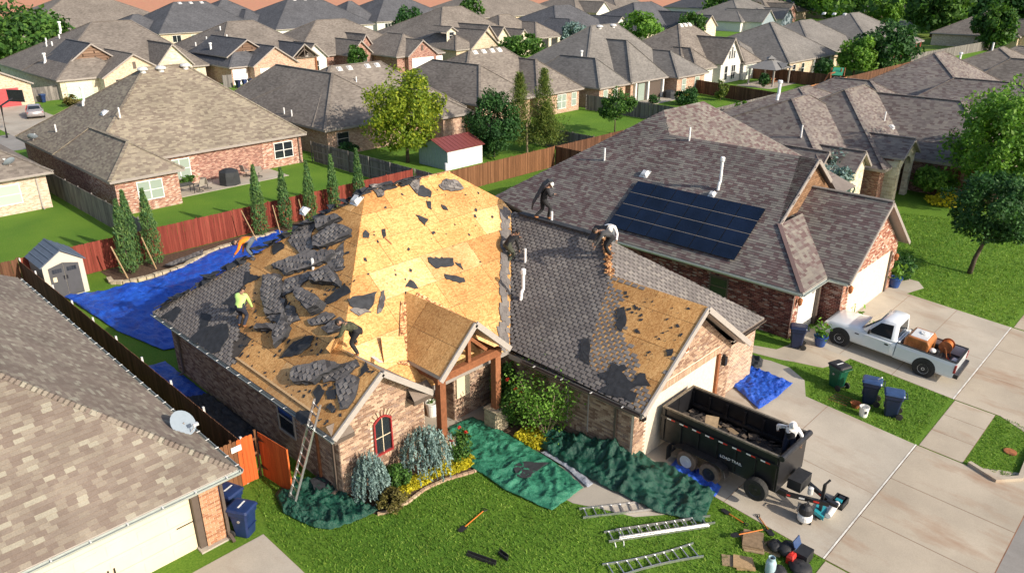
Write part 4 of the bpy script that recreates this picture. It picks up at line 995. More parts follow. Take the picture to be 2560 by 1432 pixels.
# porch
PP = slope_plane([(14.17,16.9,3.5),(15.75,16.9,5.0),(15.75,20.6,5.0)])
porch = MB()
for s in (-1,1):
    e = 15.75 + s * 1.58
    slope(porch,[(e,16.9,3.5),(15.75,16.9,5.0),(15.75,20.72,5.0),(e,18.75,3.5)],0)
    porch.face([(e,16.9,3.36),(e,18.75,3.36),(e,18.75,3.5),(e,16.9,3.5)],None,1)
    porch.face([(e,16.9,3.38),(15.75,16.9,4.88),(15.75,20.7,4.88),(e,18.75,3.38)],None,1)
PORCH = porch.build('porch_roof',[X['deck_dark'],X['trim_light']],HM)
for (u0,u1,v0,v1) in [(a,a + 1.21,b,b + 1.1) for a in (0,1.22,2.44) for b in (0,1.105)]:
    m = MB(); m.r = 0.02 + 0.96 * rr.random(); poly = [PP.uv(p) for p in (Vector((14.17,16.9,3.5)),Vector((15.75,16.9,5.0)),Vector((15.75,20.72,5.0)),Vector((14.17,18.75,3.5)))]
    us = sorted(p[0] for p in poly); vs0 = min(p[1] for p in poly)
    if area2(poly) < 0: poly = poly[::-1]
    q = clip([(us[-1] - u1 + 0.004,vs0 + v0 + 0.004),(us[-1] - u0 - 0.004,vs0 + v0 + 0.004),(us[-1] - u0 - 0.004,vs0 + v1 - 0.004),(us[-1] - u1 + 0.004,vs0 + v1 - 0.004)],poly)
    if len(q) >= 3 and abs(area2(q)) > 0.03: m.prism([PP.pt(a,b,0.004) for a,b in q],PP.N,0.012,PP); m.build('panel',X['osb'],PORCH)
part('barge_board',X['trim_light'],HM,lambda m: (m.bar((14.1,16.86,3.37),(15.75,16.86,4.93),0.06,0.2),m.bar((15.75,16.86,4.93),(17.42,16.86,3.36),0.06,0.2)))
part('porch_beam',X['timber'],HM,lambda m: (m.box((14.25,17.2,3.05),(17.3,17.42,3.33)),m.box((14.3,17.42,3.1),(14.5,18.6,3.3)),m.box((17.0,17.42,3.1),(17.2,18.6,3.3))))
part('king_brace',X['timber'],HM,lambda m: (m.bar((15.75,17.3,3.33),(15.75,17.3,4.7),0.14),m.bar((14.9,17.3,3.5),(15.75,17.3,4.3),0.12),m.bar((16.6,17.3,3.5),(15.75,17.3,4.3),0.12)))
for x in (14.45,17.1):
    part('porch_post',X['timber'],HM,lambda m: m.box((x - 0.13,17.18,0.85),(x + 0.13,17.44,3.05)))
    pb = part('post_base',X['mortar'],HM,lambda m: m.box((x - 0.3,17.0,0.0),(x + 0.3,17.6,0.82)))
    for j in range(4):
        for i in range(2):
            for f,(pp,lo) in enumerate(((wplane('S',17.0),x - 0.3),(wplane('W',x - 0.3),-17.6))):
                m = MB(); off = 0.1 if j % 2 else -0.02; a0 = lo + (0.005 if i == 0 else 0.3 + off); a1 = lo + (0.295 + off if i == 0 else 0.595)
                pbox(m,pp,a0,a1,j * 0.2 + 0.01,j * 0.2 + 0.195,0.0,0.03 + 0.015 * rr.random()); m.build('stone',X['stone'],pb)
    part('base_cap',X['stone'],pb,lambda m: m.box((x - 0.34,16.96,0.82),(x + 0.34,17.64,0.88)))
# entry recess: stucco wall, front door, mat
brick_face(HM,'S',18.7,16.26,18.5,0.0,3.0,X['brick'],limit=30,mortar=X['mortar_shaded']); brick_face(HM,'W',16.26,18.72,20.45,0.0,3.0,X['brick'],limit=10,mortar=X['mortar_shaded'])
part('stucco_panel',X['cream'],HM,lambda m: m.box((16.34,18.62,1.0),(17.0,18.69,2.7)))
part('front_door',X['timber'],HM,lambda m: m.box((14.5,20.3,0.06),(15.7,20.38,2.3)))
part('door_mat',X['terracotta'],HM,lambda m: m.box((14.4,18.2,0.062),(15.2,18.9,0.075)))
# flue, pipes, vents on the roof
flue(ROOF,PW.hit(1308,742),0.95,0.065); pipe(ROOF,PW.hit(1313,656),0.6,0.05); pipe(ROOF,Vector((23.05,19.9,6.15)),0.45,0.05)
pipe(ROOF,PL.hit(783,674),0.45,0.05); turtle(ROOF,PL,*PL.uv(PL.hit(893,502)),0.2); turtle(ROOF,PL,*PL.uv(PL.hit(763,529)),0.16)
part('deck_hole_shade',X['black_matt'],ROOF,lambda m: m.prism([PF.pt(u,v,0.018) for u,v in ((lambda q: q if area2(q) > 0 else q[::-1])(PF.px([(953,574),(963,572),(965,590),(958,598),(954,585)])))],PF.N,0.003,PF))  # black patch: the dark inside the hole is put into its colour
part('split_board',X['timber'],ROOF,lambda m: m.bar(PF.hit(960,593,0.03),PF.hit(979,610,0.03),0.05,0.02))
part('drip_board',X['plank'],ROOF,lambda m: m.bar(PL.hit(590,893,0.05),PL.hit(790,1035,0.05),0.09,0.02))
# ---------------------------------------------------------------- house on the left edge, seen from above its garage
HL = thing('tan_roof_house','house with tan shingle roof and cream garage door beside the blue carts','house',(-3,26,0))
le,pz = 2.5,0.76
HLF = slope_plane([(-20,18.5,le),(7.63,18.5,le),(-3.0,29.15,le + pz * 10.63)]); HLR = slope_plane([(7.63,18.5,le),(7.63,39.8,le),(-3.0,29.15,le + pz * 10.63)])
m = MB(); ap = Vector((-3.0,29.15,le + pz * 10.64))
slope(m,[(-20,18.5,le),(7.63,18.5,le),ap,(-10,29.15,ap.z)],0); slope(m,[(7.63,18.5,le),(7.63,39.8,le),ap],0); slope(m,[(7.63,39.8,le),(-20,39.8,le),(-10,29.15,ap.z),ap],0)
for a,b in (((-20,18.5,le),(7.63,18.5,le)),((7.63,18.5,le),(7.63,39.8,le))):
    a,b = Vector(a),Vector(b); m.face([a - Vector((0,0,.2)),b - Vector((0,0,.2)),b,a],None,1)
m.face([(-20,18.5,le - .2),(-20,39.8,le - .2),(7.63,39.8,le - .2),(7.63,18.5,le - .2)],None,1)
RL = m.build('roof',[X['sh_tan'],X['trim_light']],HL)
lay('shingle',HLF,[HLF.uv(p) for p in ((-9.0,18.5,le),(7.63,18.5,le),(-0.7,26.85,le + pz * 8.34),(-9.0,26.85,le + pz * 8.34))],0.25,0.145,0.019,X['sh_tan'],RL,bond=None,limit=200,lift=0.002,wedge=True)
lay('shingle',HLR,[HLR.uv(p) for p in ((7.63,18.5,le),(7.63,39.8,le),tuple(ap))],0.25,0.145,0.019,X['sh_tan'],RL,bond=None,limit=100,lift=0.002,wedge=True)
rr = random.Random(12)
a,b = Vector((7.6,18.53,le + 0.03)),ap + Vector((0,0,0.03)); L = (b - a).length; d = (b - a).normalized()
for i in range(int(L / 0.15)):       # hip caps, one by one
    if i > 70: break
    mm = MB(); mm.r = 0.01 + 0.98 * rr.random(); c = a + d * (0.12 + i * 0.15)
    for s,pl in ((-1,HLF),(1,HLR)):
        side = (pl.N.cross(d)).normalized(); side = side if side.dot(Vector((-1,-1,0))) * s < 0 else -side
        mm.obox(c + side * 0.07 + pl.N * 0.012,d * 0.1,side * 0.075,pl.N * 0.005)
    mm.build('hip_cap',X['sh_tan'],RL)
X['gutter_pale'] = plain('gutter_pale',(0.50,0.54,0.50),0.35,0.3,var=0.08)
gutter(HL,(-20,18.48,le - 0.03),(7.7,18.48,le - 0.03),(0,-1,0),X['gutter_pale'],hangers=0.9); gutter(HL,(7.65,18.42,le - 0.03),(7.65,39.8,le - 0.03),(1,0,0),X['gutter'],hangers=0.62)
walls(HL,[(-19.5,7.15,19.25,39.3,2.3)],X['bw_main'])
garage_door(HL,'S',19.2,1.4,6.35,2.22,X['cream'],6,4)
for x,z in ((3.9,0.62),(4.06,0.62)): part('door_handle',X['black'],HL,lambda m: m.box((x - 0.02,19.10,z),(x + 0.02,19.15,z + 0.16)))
for z in (1.9,1.0): part('strap_hinge',X['black'],HL,lambda m: m.box((5.85,19.12,z),(6.33,19.145,z + 0.025)))
part('door_post',X['trim_dark'],HL,lambda m: m.box((6.36,18.98,0),(6.55,19.25,2.3)))
brick_face(HL,'S',18.95,6.56,7.14,0.0,2.28,X['brick_pier'] if 'brick_pier' in X else piece_mat('brick_orange',[(0,(0.30,0.14,0.075)),(0.4,(0.40,0.20,0.11)),(0.75,(0.48,0.26,0.15))],0.9,25),limit=120,mortar=plain('mortar_pale',(0.72,0.64,0.52),0.95)); walls(HL,[(6.56,7.14,18.96,19.3,2.28)],X['bw_main'])
downspout(HL,(7.2,18.88,0),2.3,(0,-1,0),X['trim_dark'])
part('footing',X['concrete'],HL,lambda m: m.box((6.3,18.8,-0.02),(7.3,19.25,0.06)))
dish(HL,HLR.hit(463,1078),42,22,0.40,0.32)

# ---------------------------------------------------------------- house with the solar panels
HS = thing('solar_house','red brick house with a large dark solar array on its plum grey roof','house',(39,22,0))
zS = lambda x: 2.6 + 0.73 * (x - 31.35)
SL = slope_plane([(31.35,12.2,2.6),(39.0,25.1,zS(39.0)),(31.35,32.75,2.6)])
S_L = [(31.35,12.2),(34.05,14.9),(37.6,14.9),(37.6,23.7),(39.0,25.1),(31.35,32.75)]
m = MB(); q = [onp(SL,*p) for p in S_L]
for t in triangulate2([SL.uv(p) for p in q]): m.face([q[i] for i in t],[SL.uv(q[i]) for i in t],0)
zr = zS(39.0)
slope(m,[(39,25.1,zr),(43.5,25.1,zr),(51.1,17.5,2.63),(31.5,17.5,2.63)],0); slope(m,[(43.5,25.1,zr),(51.1,32.7,2.6),(51.1,17.5,2.63)],0); slope(m,[(39,25.1,zr),(43.5,25.1,zr),(51.1,32.7,2.6),(31.35,32.75,2.6)],0)
slope(m,[(37.6,14.9,zS(37.6)),(37.6,23.7,zS(37.6)),(43.8,23.7,2.6),(43.8,14.9,2.6)],0)
FS = slope(m,[(31.35,12.2,2.6),(38.4,12.2,2.6),(38.4,14.9,4.571),(34.05,14.9,4.571)],0)
for a,b in (((31.35,12.2,2.6),(31.35,32.75,2.6)),((31.35,12.2,2.6),(34.6,12.2,2.6)),((31.35,32.75,2.6),(51.1,32.7,2.6))):
    a,b = Vector(a),Vector(b); m.face([a - Vector((0,0,.2)),b - Vector((0,0,.2)),b,a],None,1)
RS = m.build('roof',[X['sh_plum'],X['trim_light']],HS)
S_uv = [SL.uv(p) for p in q]
lay('shingle',SL,[SL.uv(onp(SL,*p)) for p in ((31.35,12.2),(37.6,14.9),(39.0,25.1),(31.35,32.75))],0.27,0.145,0.016,X['sh_plum'],RS,bond=None,keep=lambda u,v: inside((u,v),S_uv),limit=220,lift=0.006,wedge=True)
lay('shingle',SL,[SL.uv(onp(SL,*p)) for p in ((34.0,14.92),(37.6,14.92),(37.6,15.9))],0.27,0.145,0.016,X['sh_plum'],RS,bond=None,limit=0,lift=0.006,wedge=True)
lay('shingle',FS,[FS.uv(p) for p in (Vector((31.35,12.2,2.6)),Vector((36.5,12.2,2.6)),Vector((36.9,14.9,4.571)),Vector((34.05,14.9,4.571)))],0.27,0.145,0.016,X['sh_plum'],RS,bond=None,limit=80,lift=0.006,wedge=True)
FR = slope_plane([(39,25.1,zr),(43.5,25.1,zr),(51.1,17.5,2.63)])
lay('shingle',FR,[FR.uv(onp(FR,*p)) for p in ((37.5,23.6),(37.5,18.5),(50.1,18.5),(43.5,25.1),(39.0,25.1))],0.27,0.145,0.016,X['sh_plum'],RS,bond=None,limit=0,lift=0.004,wedge=True)
# brown shingled dutch gable with barge boards
X['bw_brown'] = brick_mat('brown_gable_shingle',[(0,(0.16,0.09,0.05)),(1,(0.28,0.165,0.095))],mortar=(0.10,0.055,0.03),w=0.3,h=0.12)
part('dutch_gable',X['bw_brown'],HS,lambda m: m.face([(34.1,15.15,4.56),(41.0,15.15,4.56),(37.6,15.15,7.0)],[(34.1,4.56),(41.0,4.56),(37.6,7.0)]))
part('barge_board',X['trim'],HS,lambda m: m.bar((34.05,14.86,4.50),(37.6,14.86,7.10),0.06,0.2)); part('barge_board',X['trim'],HS,lambda m: m.bar((37.6,14.86,7.10),(39.6,14.86,5.64),0.06,0.2))
part('hip_cap',X['sh_plum'],RS,lambda m: m.bar((31.38,12.23,2.64),(34.05,14.9,4.61),0.2,0.03))
g2 = gable(HS,34.0,42.0,11.15,19.5,2.6,5.62,'y',X['sh_plum'],X['trim'],wall_in=0.42,wallmat=None)
gl = slope_plane([(34.0,11.15,2.6),(38.0,11.15,5.62),(38.0,19.5,5.62)],Vector((34.0,11.15,2.6)))
lay('shingle',gl,[gl.uv(p) for p in (Vector((34.0,11.15,2.62)),Vector((38.0,11.15,5.63)),Vector((38.0,18.2,5.63)),Vector((34.0,15.0,2.62)))],0.27,0.145,0.016,X['sh_plum'],g2,bond=None,limit=60,lift=0.02,wedge=True)
br_sunlit = piece_mat('brick_red_sunlit',[(0,(0.26,0.10,0.07)),(0.3,(0.37,0.19,0.13)),(0.6,(0.47,0.29,0.21)),(0.85,(0.58,0.44,0.36))],0.9,25)  # lighter copy of the same brick: sunlight on the street faces put into colour
brick_face(HS,'S',11.6,34.6,41.6,0.0,2.5,br_sunlit,limit=120,top=[(41.6,2.55),(38.15,5.2),(37.85,5.2),(34.6,2.75)],holes=[(35.4,40.7,0,2.3),(37.9,38.15,3.9,4.6)])
walls(HS,[(34.7,41.5,11.7,18,2.4),(31.8,43.4,12.75,32.3,2.4)],X['bw_red'])
part('gable_slot',X['timber'],HS,lambda m: m.box((37.92,11.5,3.9),(38.1,11.62,4.6)))
garage_door(HS,'S',11.66,35.5,40.6,2.22,X['white_door'],4,4,proud=0.0)
part('door_post',X['trim_dark'],HS,lambda m: m.box((40.62,11.52,0),(40.78,11.7,2.3)))
brick_face(HS,'W',31.77,12.72,22.0,-0.1,2.4,X['brick_red_shaded'],limit=110,holes=[(16.0,17.0,1.0,2.1)],mortar=plain('mortar_dim',(0.30,0.24,0.22),0.95))  # brick and mortar both darkened to carry the shade of this side
window(HS,'W',31.755,16.0,17.0,1.0,2.1,1,2,X['trim_dark'])
brick_face(HS,'W',34.6,11.62,12.72,0.0,2.4,X['brick_red_shaded'],limit=30)
brick_face(HS,'S',12.70,31.8,32.3,0.0,2.4,br_sunlit,limit=40)
garage_door(HS,'S',12.68,32.32,34.1,2.15,X['white_door'],2,4,proud=0.0); part('door_post',X['trim_dark'],HS,lambda m: m.box((34.12,12.5,0),(34.3,12.7,2.2)))
for x,y in ((32.05,12.6),(35.1,11.5),(41.2,11.5)): part('wall_lantern',X['rust'],HS,lambda m: (m.lathe([(0.03,0),(0.1,0.1),(0.12,0.32),(0.03,0.42)],(x,y - 0.08,1.65),n=8)))
gutter(HS,(31.32,12.2,2.57),(31.32,32.6,2.57),(-1,0,0),X['gutter_pale']); gutter(HS,(31.3,12.17,2.57),(33.9,12.17,2.57),(0,-1,0),X['gutter_pale'])
gutter(HS,(33.96,11.2,2.55),(33.96,12.1,2.55),(-1,0,0),X['gutter_pale'])
# vents
pipe(RS,SL.hit(1511,402),0.75,0.05); pipe(RS,SL.hit(1723,352),0.75,0.05); flue(RS,SL.hit(1799,470),1.4,0.075); turtle(RS,SL,*SL.uv(SL.hit(1613,436)),0.22); turtle(RS,SL,*SL.uv(SL.hit(1781,487)),0.16)
# solar array: 6 x 4 panels on rails
c4 = [SL.hit(1592,455),SL.hit(1914,525),SL.hit(1832,667),SL.hit(1529,560)]
uv4 = [SL.uv(p) for p in c4]; u0,u1 = (uv4[0][0] + uv4[3][0]) / 2,(uv4[1][0] + uv4[2][0]) / 2; v1,v0 = (uv4[0][1] + uv4[1][1]) / 2,(uv4[2][1] + uv4[3][1]) / 2
ARR = part('solar_array',X['alu'],HS,lambda m: [m.obox(SL.pt((u0 + u1) / 2,v0 + (v1 - v0) * (j + f) / 4,0.07),SL.U * ((u1 - u0) / 2 - 0.02),SL.V * 0.02,SL.N * 0.025) for j in range(4) for f in (0.25,0.75)])
pw,ph = (u1 - u0) / 6,(v1 - v0) / 4
for j in range(1,4): part('row_rail',X['trim'],ARR,lambda m: m.obox(SL.pt((u0 + u1) / 2,v0 + ph * j,0.12),SL.U * ((u1 - u0) / 2 - 0.03),SL.V * 0.011,SL.N * 0.01))
for i in range(6):
    for j in range(4):
        a,b,c,d = u0 + pw * i + 0.012,u0 + pw * (i + 1) - 0.012,v0 + ph * j + 0.022,v0 + ph * (j + 1) - 0.022
        m = MB(); m.obox(SL.pt((a + b) / 2,(c + d) / 2,0.115),SL.U * ((b - a) / 2),SL.V * ((d - c) / 2),SL.N * 0.018)
        pn = m.build('solar_panel',X['black'],ARR)
        m = MB(); m.r = 0.01 + 0.9 * ((i * 7 + j * 3) % 10) / 10; m.face([SL.pt(x,y,0.1345) for x,y in ((a + 0.012,c + 0.012),(b - 0.012,c + 0.012),(b - 0.012,d - 0.012),(a + 0.012,d - 0.012))]); me = m.build('cell_sheet',X['solar'],ARR)
        me.parent = ARR
# ---------------------------------------------------------------- the other houses
def bg(label,loc,wall,roof,blocks,trim=None,name='brick_house',zwall=2.45,cat='house'):
    root = thing(name,label,cat,(loc[0],loc[1],0)); roofs = []
    for b in blocks:
        if b[0] == 'h':
            _,x0,x1,y0,y1,ra,rb,zr_ = b[:8]; ze = b[8] if len(b) > 8 else 2.6; rm_ = b[9] if len(b) > 9 else roof
            roofs.append(hip(root,x0,x1,y0,y1,ze,ra,rb,zr_,rm_,trim)); part('wall',wall,root,lambda m: m.box((x0 + 0.45,y0 + 0.45,-0.3),(x1 - 0.45,y1 - 0.45,ze - 0.14)))
        else:
            _,x0,x1,y0,y1,zr_,ax,wm = b[:8]; ze = b[8] if len(b) > 8 else 2.6; zw = b[9] if len(b) > 9 else 0.0
            roofs.append(gable(root,x0,x1,y0,y1,ze,zr_,ax,roof,trim,wallmat=wm,zw=zw,open_ends=(True,True) if len(b) > 10 and b[10] else (True,False)))
            if zw == 0.0:
                if ax == 'y': part('wall',wall,root,lambda m: m.box((x0 + 0.32,y0 + 0.46,-0.3),(x1 - 0.32,y1 - 0.5,ze - 0.16)))
                else: part('wall',wall,root,lambda m: m.box((x0 + 0.46,y0 + 0.32,-0.3),(x1 - 0.5,y1 - 0.32,ze - 0.16)))
    return root,roofs
bw = X
# R1: behind the red fence, patio at the back
R1,rf = bg('red brick house with dome vents and a furnished patio behind the red fence',(26,66),X['bw_red'],X['far_tan'],
   [('h',17.2,35.4,59.2,76.0,(25.8,67.5),(29.1,67.5),8.3),('h',17.1,22.3,54.4,66.0,(19.7,57.0),(19.7,64.5),4.55)])
X['bw_r1'] = brick_mat('brick_wall_mottled',[(0,(0.20,0.07,0.05)),(0.35,(0.34,0.15,0.10)),(0.7,(0.47,0.27,0.19)),(1,(0.60,0.46,0.38))],mortar=(0.46,0.38,0.33))
part('wall',X['bw_r1'],R1,lambda m: (m.box((17.5,54.8,-0.1),(21.9,60,2.4)))); part('wall',X['bw_r1'],R1,lambda m: m.box((31.2,59.62,-0.1),(35.0,60.0,2.4)))
part('wall',X['bw_r1'],R1,lambda m: m.box((22.0,59.62,-0.1),(25.6,60.0,2.4))); part('wall',X['bw_pink'],R1,lambda m: m.box((25.62,60.6,-0.1),(28.6,61.0,2.4)))
window(R1,'S',54.78,18.9,20.7,0.75,2.15,2,2,X['white'],X['glass_pale']); window(R1,'S',59.60,23.2,24.9,0.55,2.15,2,2,X['white'],X['glass_pale']); window(R1,'S',59.60,32.3,34.1,0.7,2.1,2,2,X['white'])
part('patio_shade_sheet',X['trim_dark'],R1,lambda m: m.box((28.62,60.9,0),(31.18,61.1,2.4))); window(R1,'S',60.88,28.8,29.7,0.3,2.1,1,2,X['trim_light'])  # dark back panel, the patio's shade put into its colour
window(R1,'W',17.63,60.0,60.9,1.0,2.1,1,2,X['white'])
part('patio_slab',X['concrete'],R1,lambda m: m.box((22.2,56.3,-0.05),(31.6,60.6,0.03)))
for x,z in ((25.4,8.15),(26.9,8.12),(29.0,8.15)): turbine(rf[0],(x,67.0,z - 0.1),0.42)
l1 = slope_plane([(17.2,59.2,2.6),(25.8,67.5,8.3),(17.2,76,2.6)])
flue(rf[0],l1.hit(212,262),1.3,0.1); turtle(rf[0],l1,*l1.uv(l1.hit(262,283)),0.25); pipe(rf[0],l1.hit(300,292),0.7,0.06); pipe(rf[0],l1.hit(141,330),0.6,0.06)
dish(R1,l1.hit(84,350),45,150,0.4,0.3)
downspout(R1,(34.7,59.55,0),2.3,(0,-1,0))
# R2
R2,rf = bg('brown roofed brick house behind the lime tree',(46,66),X['bw_pink'],X['far_brown'],
   [('h',37.2,54.3,61.0,76.0,(43.2,66.6),(49.3,66.6),7.0),('h',37.15,47.6,59.0,80.0,(42.4,65.0),(42.4,75.5),6.55),('h',46.8,54.4,59.0,72.0,(50.6,63.0),(50.6,66.3),5.5),('h',48.6,52.8,56.2,62.0,(50.7,58.0),(50.7,61.0),3.9)])
f2 = slope_plane([(37.2,61,2.6),(43.2,66.6,7.0),(49.3,66.6,7.0)]); l2 = slope_plane([(37.15,59,2.6),(42.4,65,6.55),(42.4,75.5,6.55)])
for x in (44.0,45.2,47.4,48.6): turtle(rf[0],f2,*f2.uv((x,66.2,6.72)),0.24)
pipe(rf[0],l2.hit(711,285),0.6,0.06); pipe(rf[0],l2.hit(730,291),0.6,0.06); pipe(rf[0],f2.hit(891,205),0.5,0.06); turtle(rf[0],f2,*f2.uv(f2.hit(869,240)),0.22)
part('patio_post',X['timber'],R2,lambda m: m.box((52.0,56.6,0),(52.25,56.85,2.4))); window(R2,'S',59.43,51.2,52.1,0.3,2.2,1,2,X['white'],X['glass_pale']); window(R2,'S',59.43,38.6,39.9,0.9,2.1,1,2,X['trim_light'])
part('patio_slab',X['concrete'],R2,lambda m: m.box((48.4,55.9,-0.05),(53.2,59.4,0.03)))
# R3
R3,rf = bg('brown roofed brick house with four small ridge vents behind the pine',(65,66),X['bw_pink'],X['far_brown'],
   [('h',55.95,73.4,61.5,76.0,(62.6,67.2),(68.2,67.2),7.1),('h',55.9,64.6,58.6,76.5,(60.2,63.0),(60.2,71.0),6.0),('h',65.2,73.5,58.7,72.0,(69.3,62.8),(69.3,66.0),5.9)])
f3 = slope_plane([(55.95,61.5,2.6),(62.6,67.2,7.1),(68.2,67.2,7.1)]); l3 = slope_plane([(55.95,61.5,2.6),(62.6,67.2,7.1),(55.95,76,2.6)])
for x in (63.2,64.6,66.0,67.2): turtle(rf[0],f3,*f3.uv((x,66.9,6.86)),0.26,X['white'])
pipe(rf[0],l3.hit(1183,190),0.5,0.06,X['black_matt']); turtle(rf[0],f3,*f3.uv(f3.hit(1350,168)),0.25,X['trim_dark'])
window(R3,'S',59.13,69.0,70.6,0.5,2.2,2,2,X['white'],X['glass_pale']); window(R3,'S',59.13,71.6,72.5,0.6,2.2,1,2,X['white'],X['glass_pale'])
# R4
R4,rf = bg('house with two round ridge vents and a covered patio beyond the grey fence',(86,66),X['bw_pink'],X['far_grey'],
   [('h',74.5,96.6,59.5,75.0,(84.2,66.4),(89.9,66.4),8.85),('h',74.4,80.6,57.0,70.0,(77.5,60.2),(77.5,66),5.6),('h',81.0,89.4,57.1,70.0,(85.2,61.2),(85.2,66.0),7.2),('h',89.4,97.2,55.6,66.0,(93.3,59.6),(93.3,63.0),5.4)])
f4 = slope_plane([(74.5,59.5,2.6),(84.2,66.4,8.85),(89.9,66.4,8.85)]); l4 = slope_plane([(74.5,59.5,2.6),(84.2,66.4,8.85),(74.5,75,2.6)])
for x in (85.4,88.4): turbine(rf[0],(x,66.0,8.5),0.5)
flue(rf[0],l4.hit(1453,162),1.5,0.13)
for u0,u1,g in ((75.6,76.5,'glass_pale'),(77.6,78.5,'glass_pale')): window(R4,'S',57.43,u0,u1,0.4,2.2,1,2,X['white'],X[g])
window(R4,'S',56.03,91.0,92.0,0.6,2.2,1,2,X['white'],X['glass_pale']); window(R4,'S',56.03,94.2,95.4,0.6,2.2,1,2,X['white'],X['glass_pale'])
part('patio_shade_sheet',X['trim_dark'],R4,lambda m: m.box((82.6,57.50,0),(88.6,57.52,2.4)))  # thin dark sheet on the wall stands in for the patio's shade
for x in (82.2,85.0,88.4): part('patio_post',X['white'],R4,lambda m: m.box((x - 0.15,57.2,0),(x + 0.15,57.5,2.4)))
part('glass_door',X['glass_pale'],R4,lambda m: m.box((83.0,57.44,0.05),(84.4,57.49,2.2)))
part('patio_slab',X['concrete'],R4,lambda m: m.box((81.5,54.6,-0.05),(89.4,57.3,0.04)))
# R5
R5,rf = bg('grey roofed house with a white gable of arched windows behind the gazebo',(106,66),X['bw_white'],X['far_brown'],
   [('h',96.7,116.0,59.5,75.0,(105.3,66.2),(108.5,66.2),8.0),('g',104.2,110.6,57.6,66.5,6.4,'y',X['bw_white'],2.9),('h',110.4,115.6,57.2,66.0,(113.0,60.0),(113.0,63.0),4.9),('h',98.0,103.6,58.0,66.0,(100.8,61.0),(100.8,64),5.2)])
window(R5,'S',57.93,105.6,106.5,0.4,2.5,1,2,X['white']); window(R5,'S',57.93,107.6,108.8,0.4,2.5,2,2,X['white']); window(R5,'S',57.62,111.9,113.6,0.6,2.2,2,2,X['white'],X['glass_pale'])
for dx,z1 in ((-0.7,4.6),(0,5.2),(0.7,4.6)): window(R5,'S',57.93,107.4 + dx - 0.25,107.4 + dx + 0.25,3.4,z1,1,1,X['white'])
for x in (105.6,106.8,108.0): turtle(rf[0],slope_plane([(96.7,59.5,2.6),(105.3,66.2,8),(108.5,66.2,8)]),*slope_plane([(96.7,59.5,2.6),(105.3,66.2,8),(108.5,66.2,8)]).uv((x,66.0,7.85)),0.3,X['white'])
# R6, R7
R6,rf = bg('dark grey roofed house with white rear posts behind the dark brown fence',(130,60),X['bw_tan'],X['far_grey'],
   [('h',115.6,134.0,52.6,72.0,(123.2,60.2),(124.2,60.2),7.75),('h',128.0,151.0,54.2,72.0,(138.0,62.0),(143.0,62.0),7.3),('h',113.0,120.0,58.0,72.0,(116.5,62),(116.5,68),5.2)])
window(R6,'S',53.03,117.8,118.9,0.5,2.1,1,2,X['white']); window(R6,'S',53.03,121.0,122.0,0.5,2.1,1,2,X['white'])
part('patio_shade_sheet',X['trim_dark'],R6,lambda m: m.box((125.0,53.02,0),(131.5,53.04,2.4))); part('patio_shade_sheet',X['trim_dark'],R6,lambda m: m.box((139.0,54.60,0),(147.5,54.64,2.4)))  # dark sheets on the walls paint the shade under the rear eaves
for x in (125.2,128.4,131.6,141.0,145.0,150.0): part('patio_post',X['white'],R6,lambda m: m.box((x - 0.18,52.8,0),(x + 0.18,53.15,2.5)))
R7,rf = bg('large hipped grey roof house with red posts under its rear eave',(160,62),X['bw_red'],X['far_grey'],[('h',144.3,170.5,50.4,76.0,(154.5,59.6),(158.5,59.6),8.0)])
for x in (162.0,164.4,167.0,169.6): part('patio_post',X['red_frame'],R7,lambda m: m.box((x - 0.2,50.7,0),(x + 0.2,51.1,2.5)))
part('patio_shade_sheet',X['trim_dark'],R7,lambda m: m.box((161.0,50.82,0),(170.0,50.84,2.4)))  # dark sheet painting the shade behind the red posts
f7 = slope_plane([(144.3,50.4,2.6),(154.5,59.6,8),(144.3,76,2.6)])
for y in (60.5,62.5,64.5): turtle(rf[0],f7,*f7.uv((154.0,y,7.7)),0.3,X['alu_paint'])
# R0: light brick house at the left edge
R0,rf = bg('light brick house with pale green blinds at the end of the mown lawn',(5,70),X['bw_tan'],X['far_brown'],[('h',-10,15.4,60.3,78.0,(-1,69),(6.5,69),8.4)])
R0w = brick_mat('brick_wall_light',[(0,(0.44,0.30,0.22)),(0.5,(0.58,0.45,0.33)),(1,(0.68,0.58,0.46))],mortar=(0.62,0.54,0.46)); part('wall',R0w,R0,lambda m: m.box((-9.4,60.66,-0.1),(14.95,61.2,2.42)))
window(R0,'S',60.64,11.5,13.2,0.7,2.1,1,2,X['white'],glass_mat('green_blind',(0.42,0.55,0.44))); window(R0,'S',60.64,9.6,11.2,0.7,2.1,1,2,X['white'],X['glass_pale'])
downspout(R0,(14.3,60.6,0),2.3,(0,-1,0),X['trim_light']); gutter(R0,(-10,60.28,2.57),(15.4,60.28,2.57),(0,-1,0),X['trim_light'])
fr0 = slope_plane([(-10,60.3,2.6),(-1,69,8.4),(6.5,69,8.4)]); dish(R0,fr0.hit(25,415),45,200,0.4,0.35)
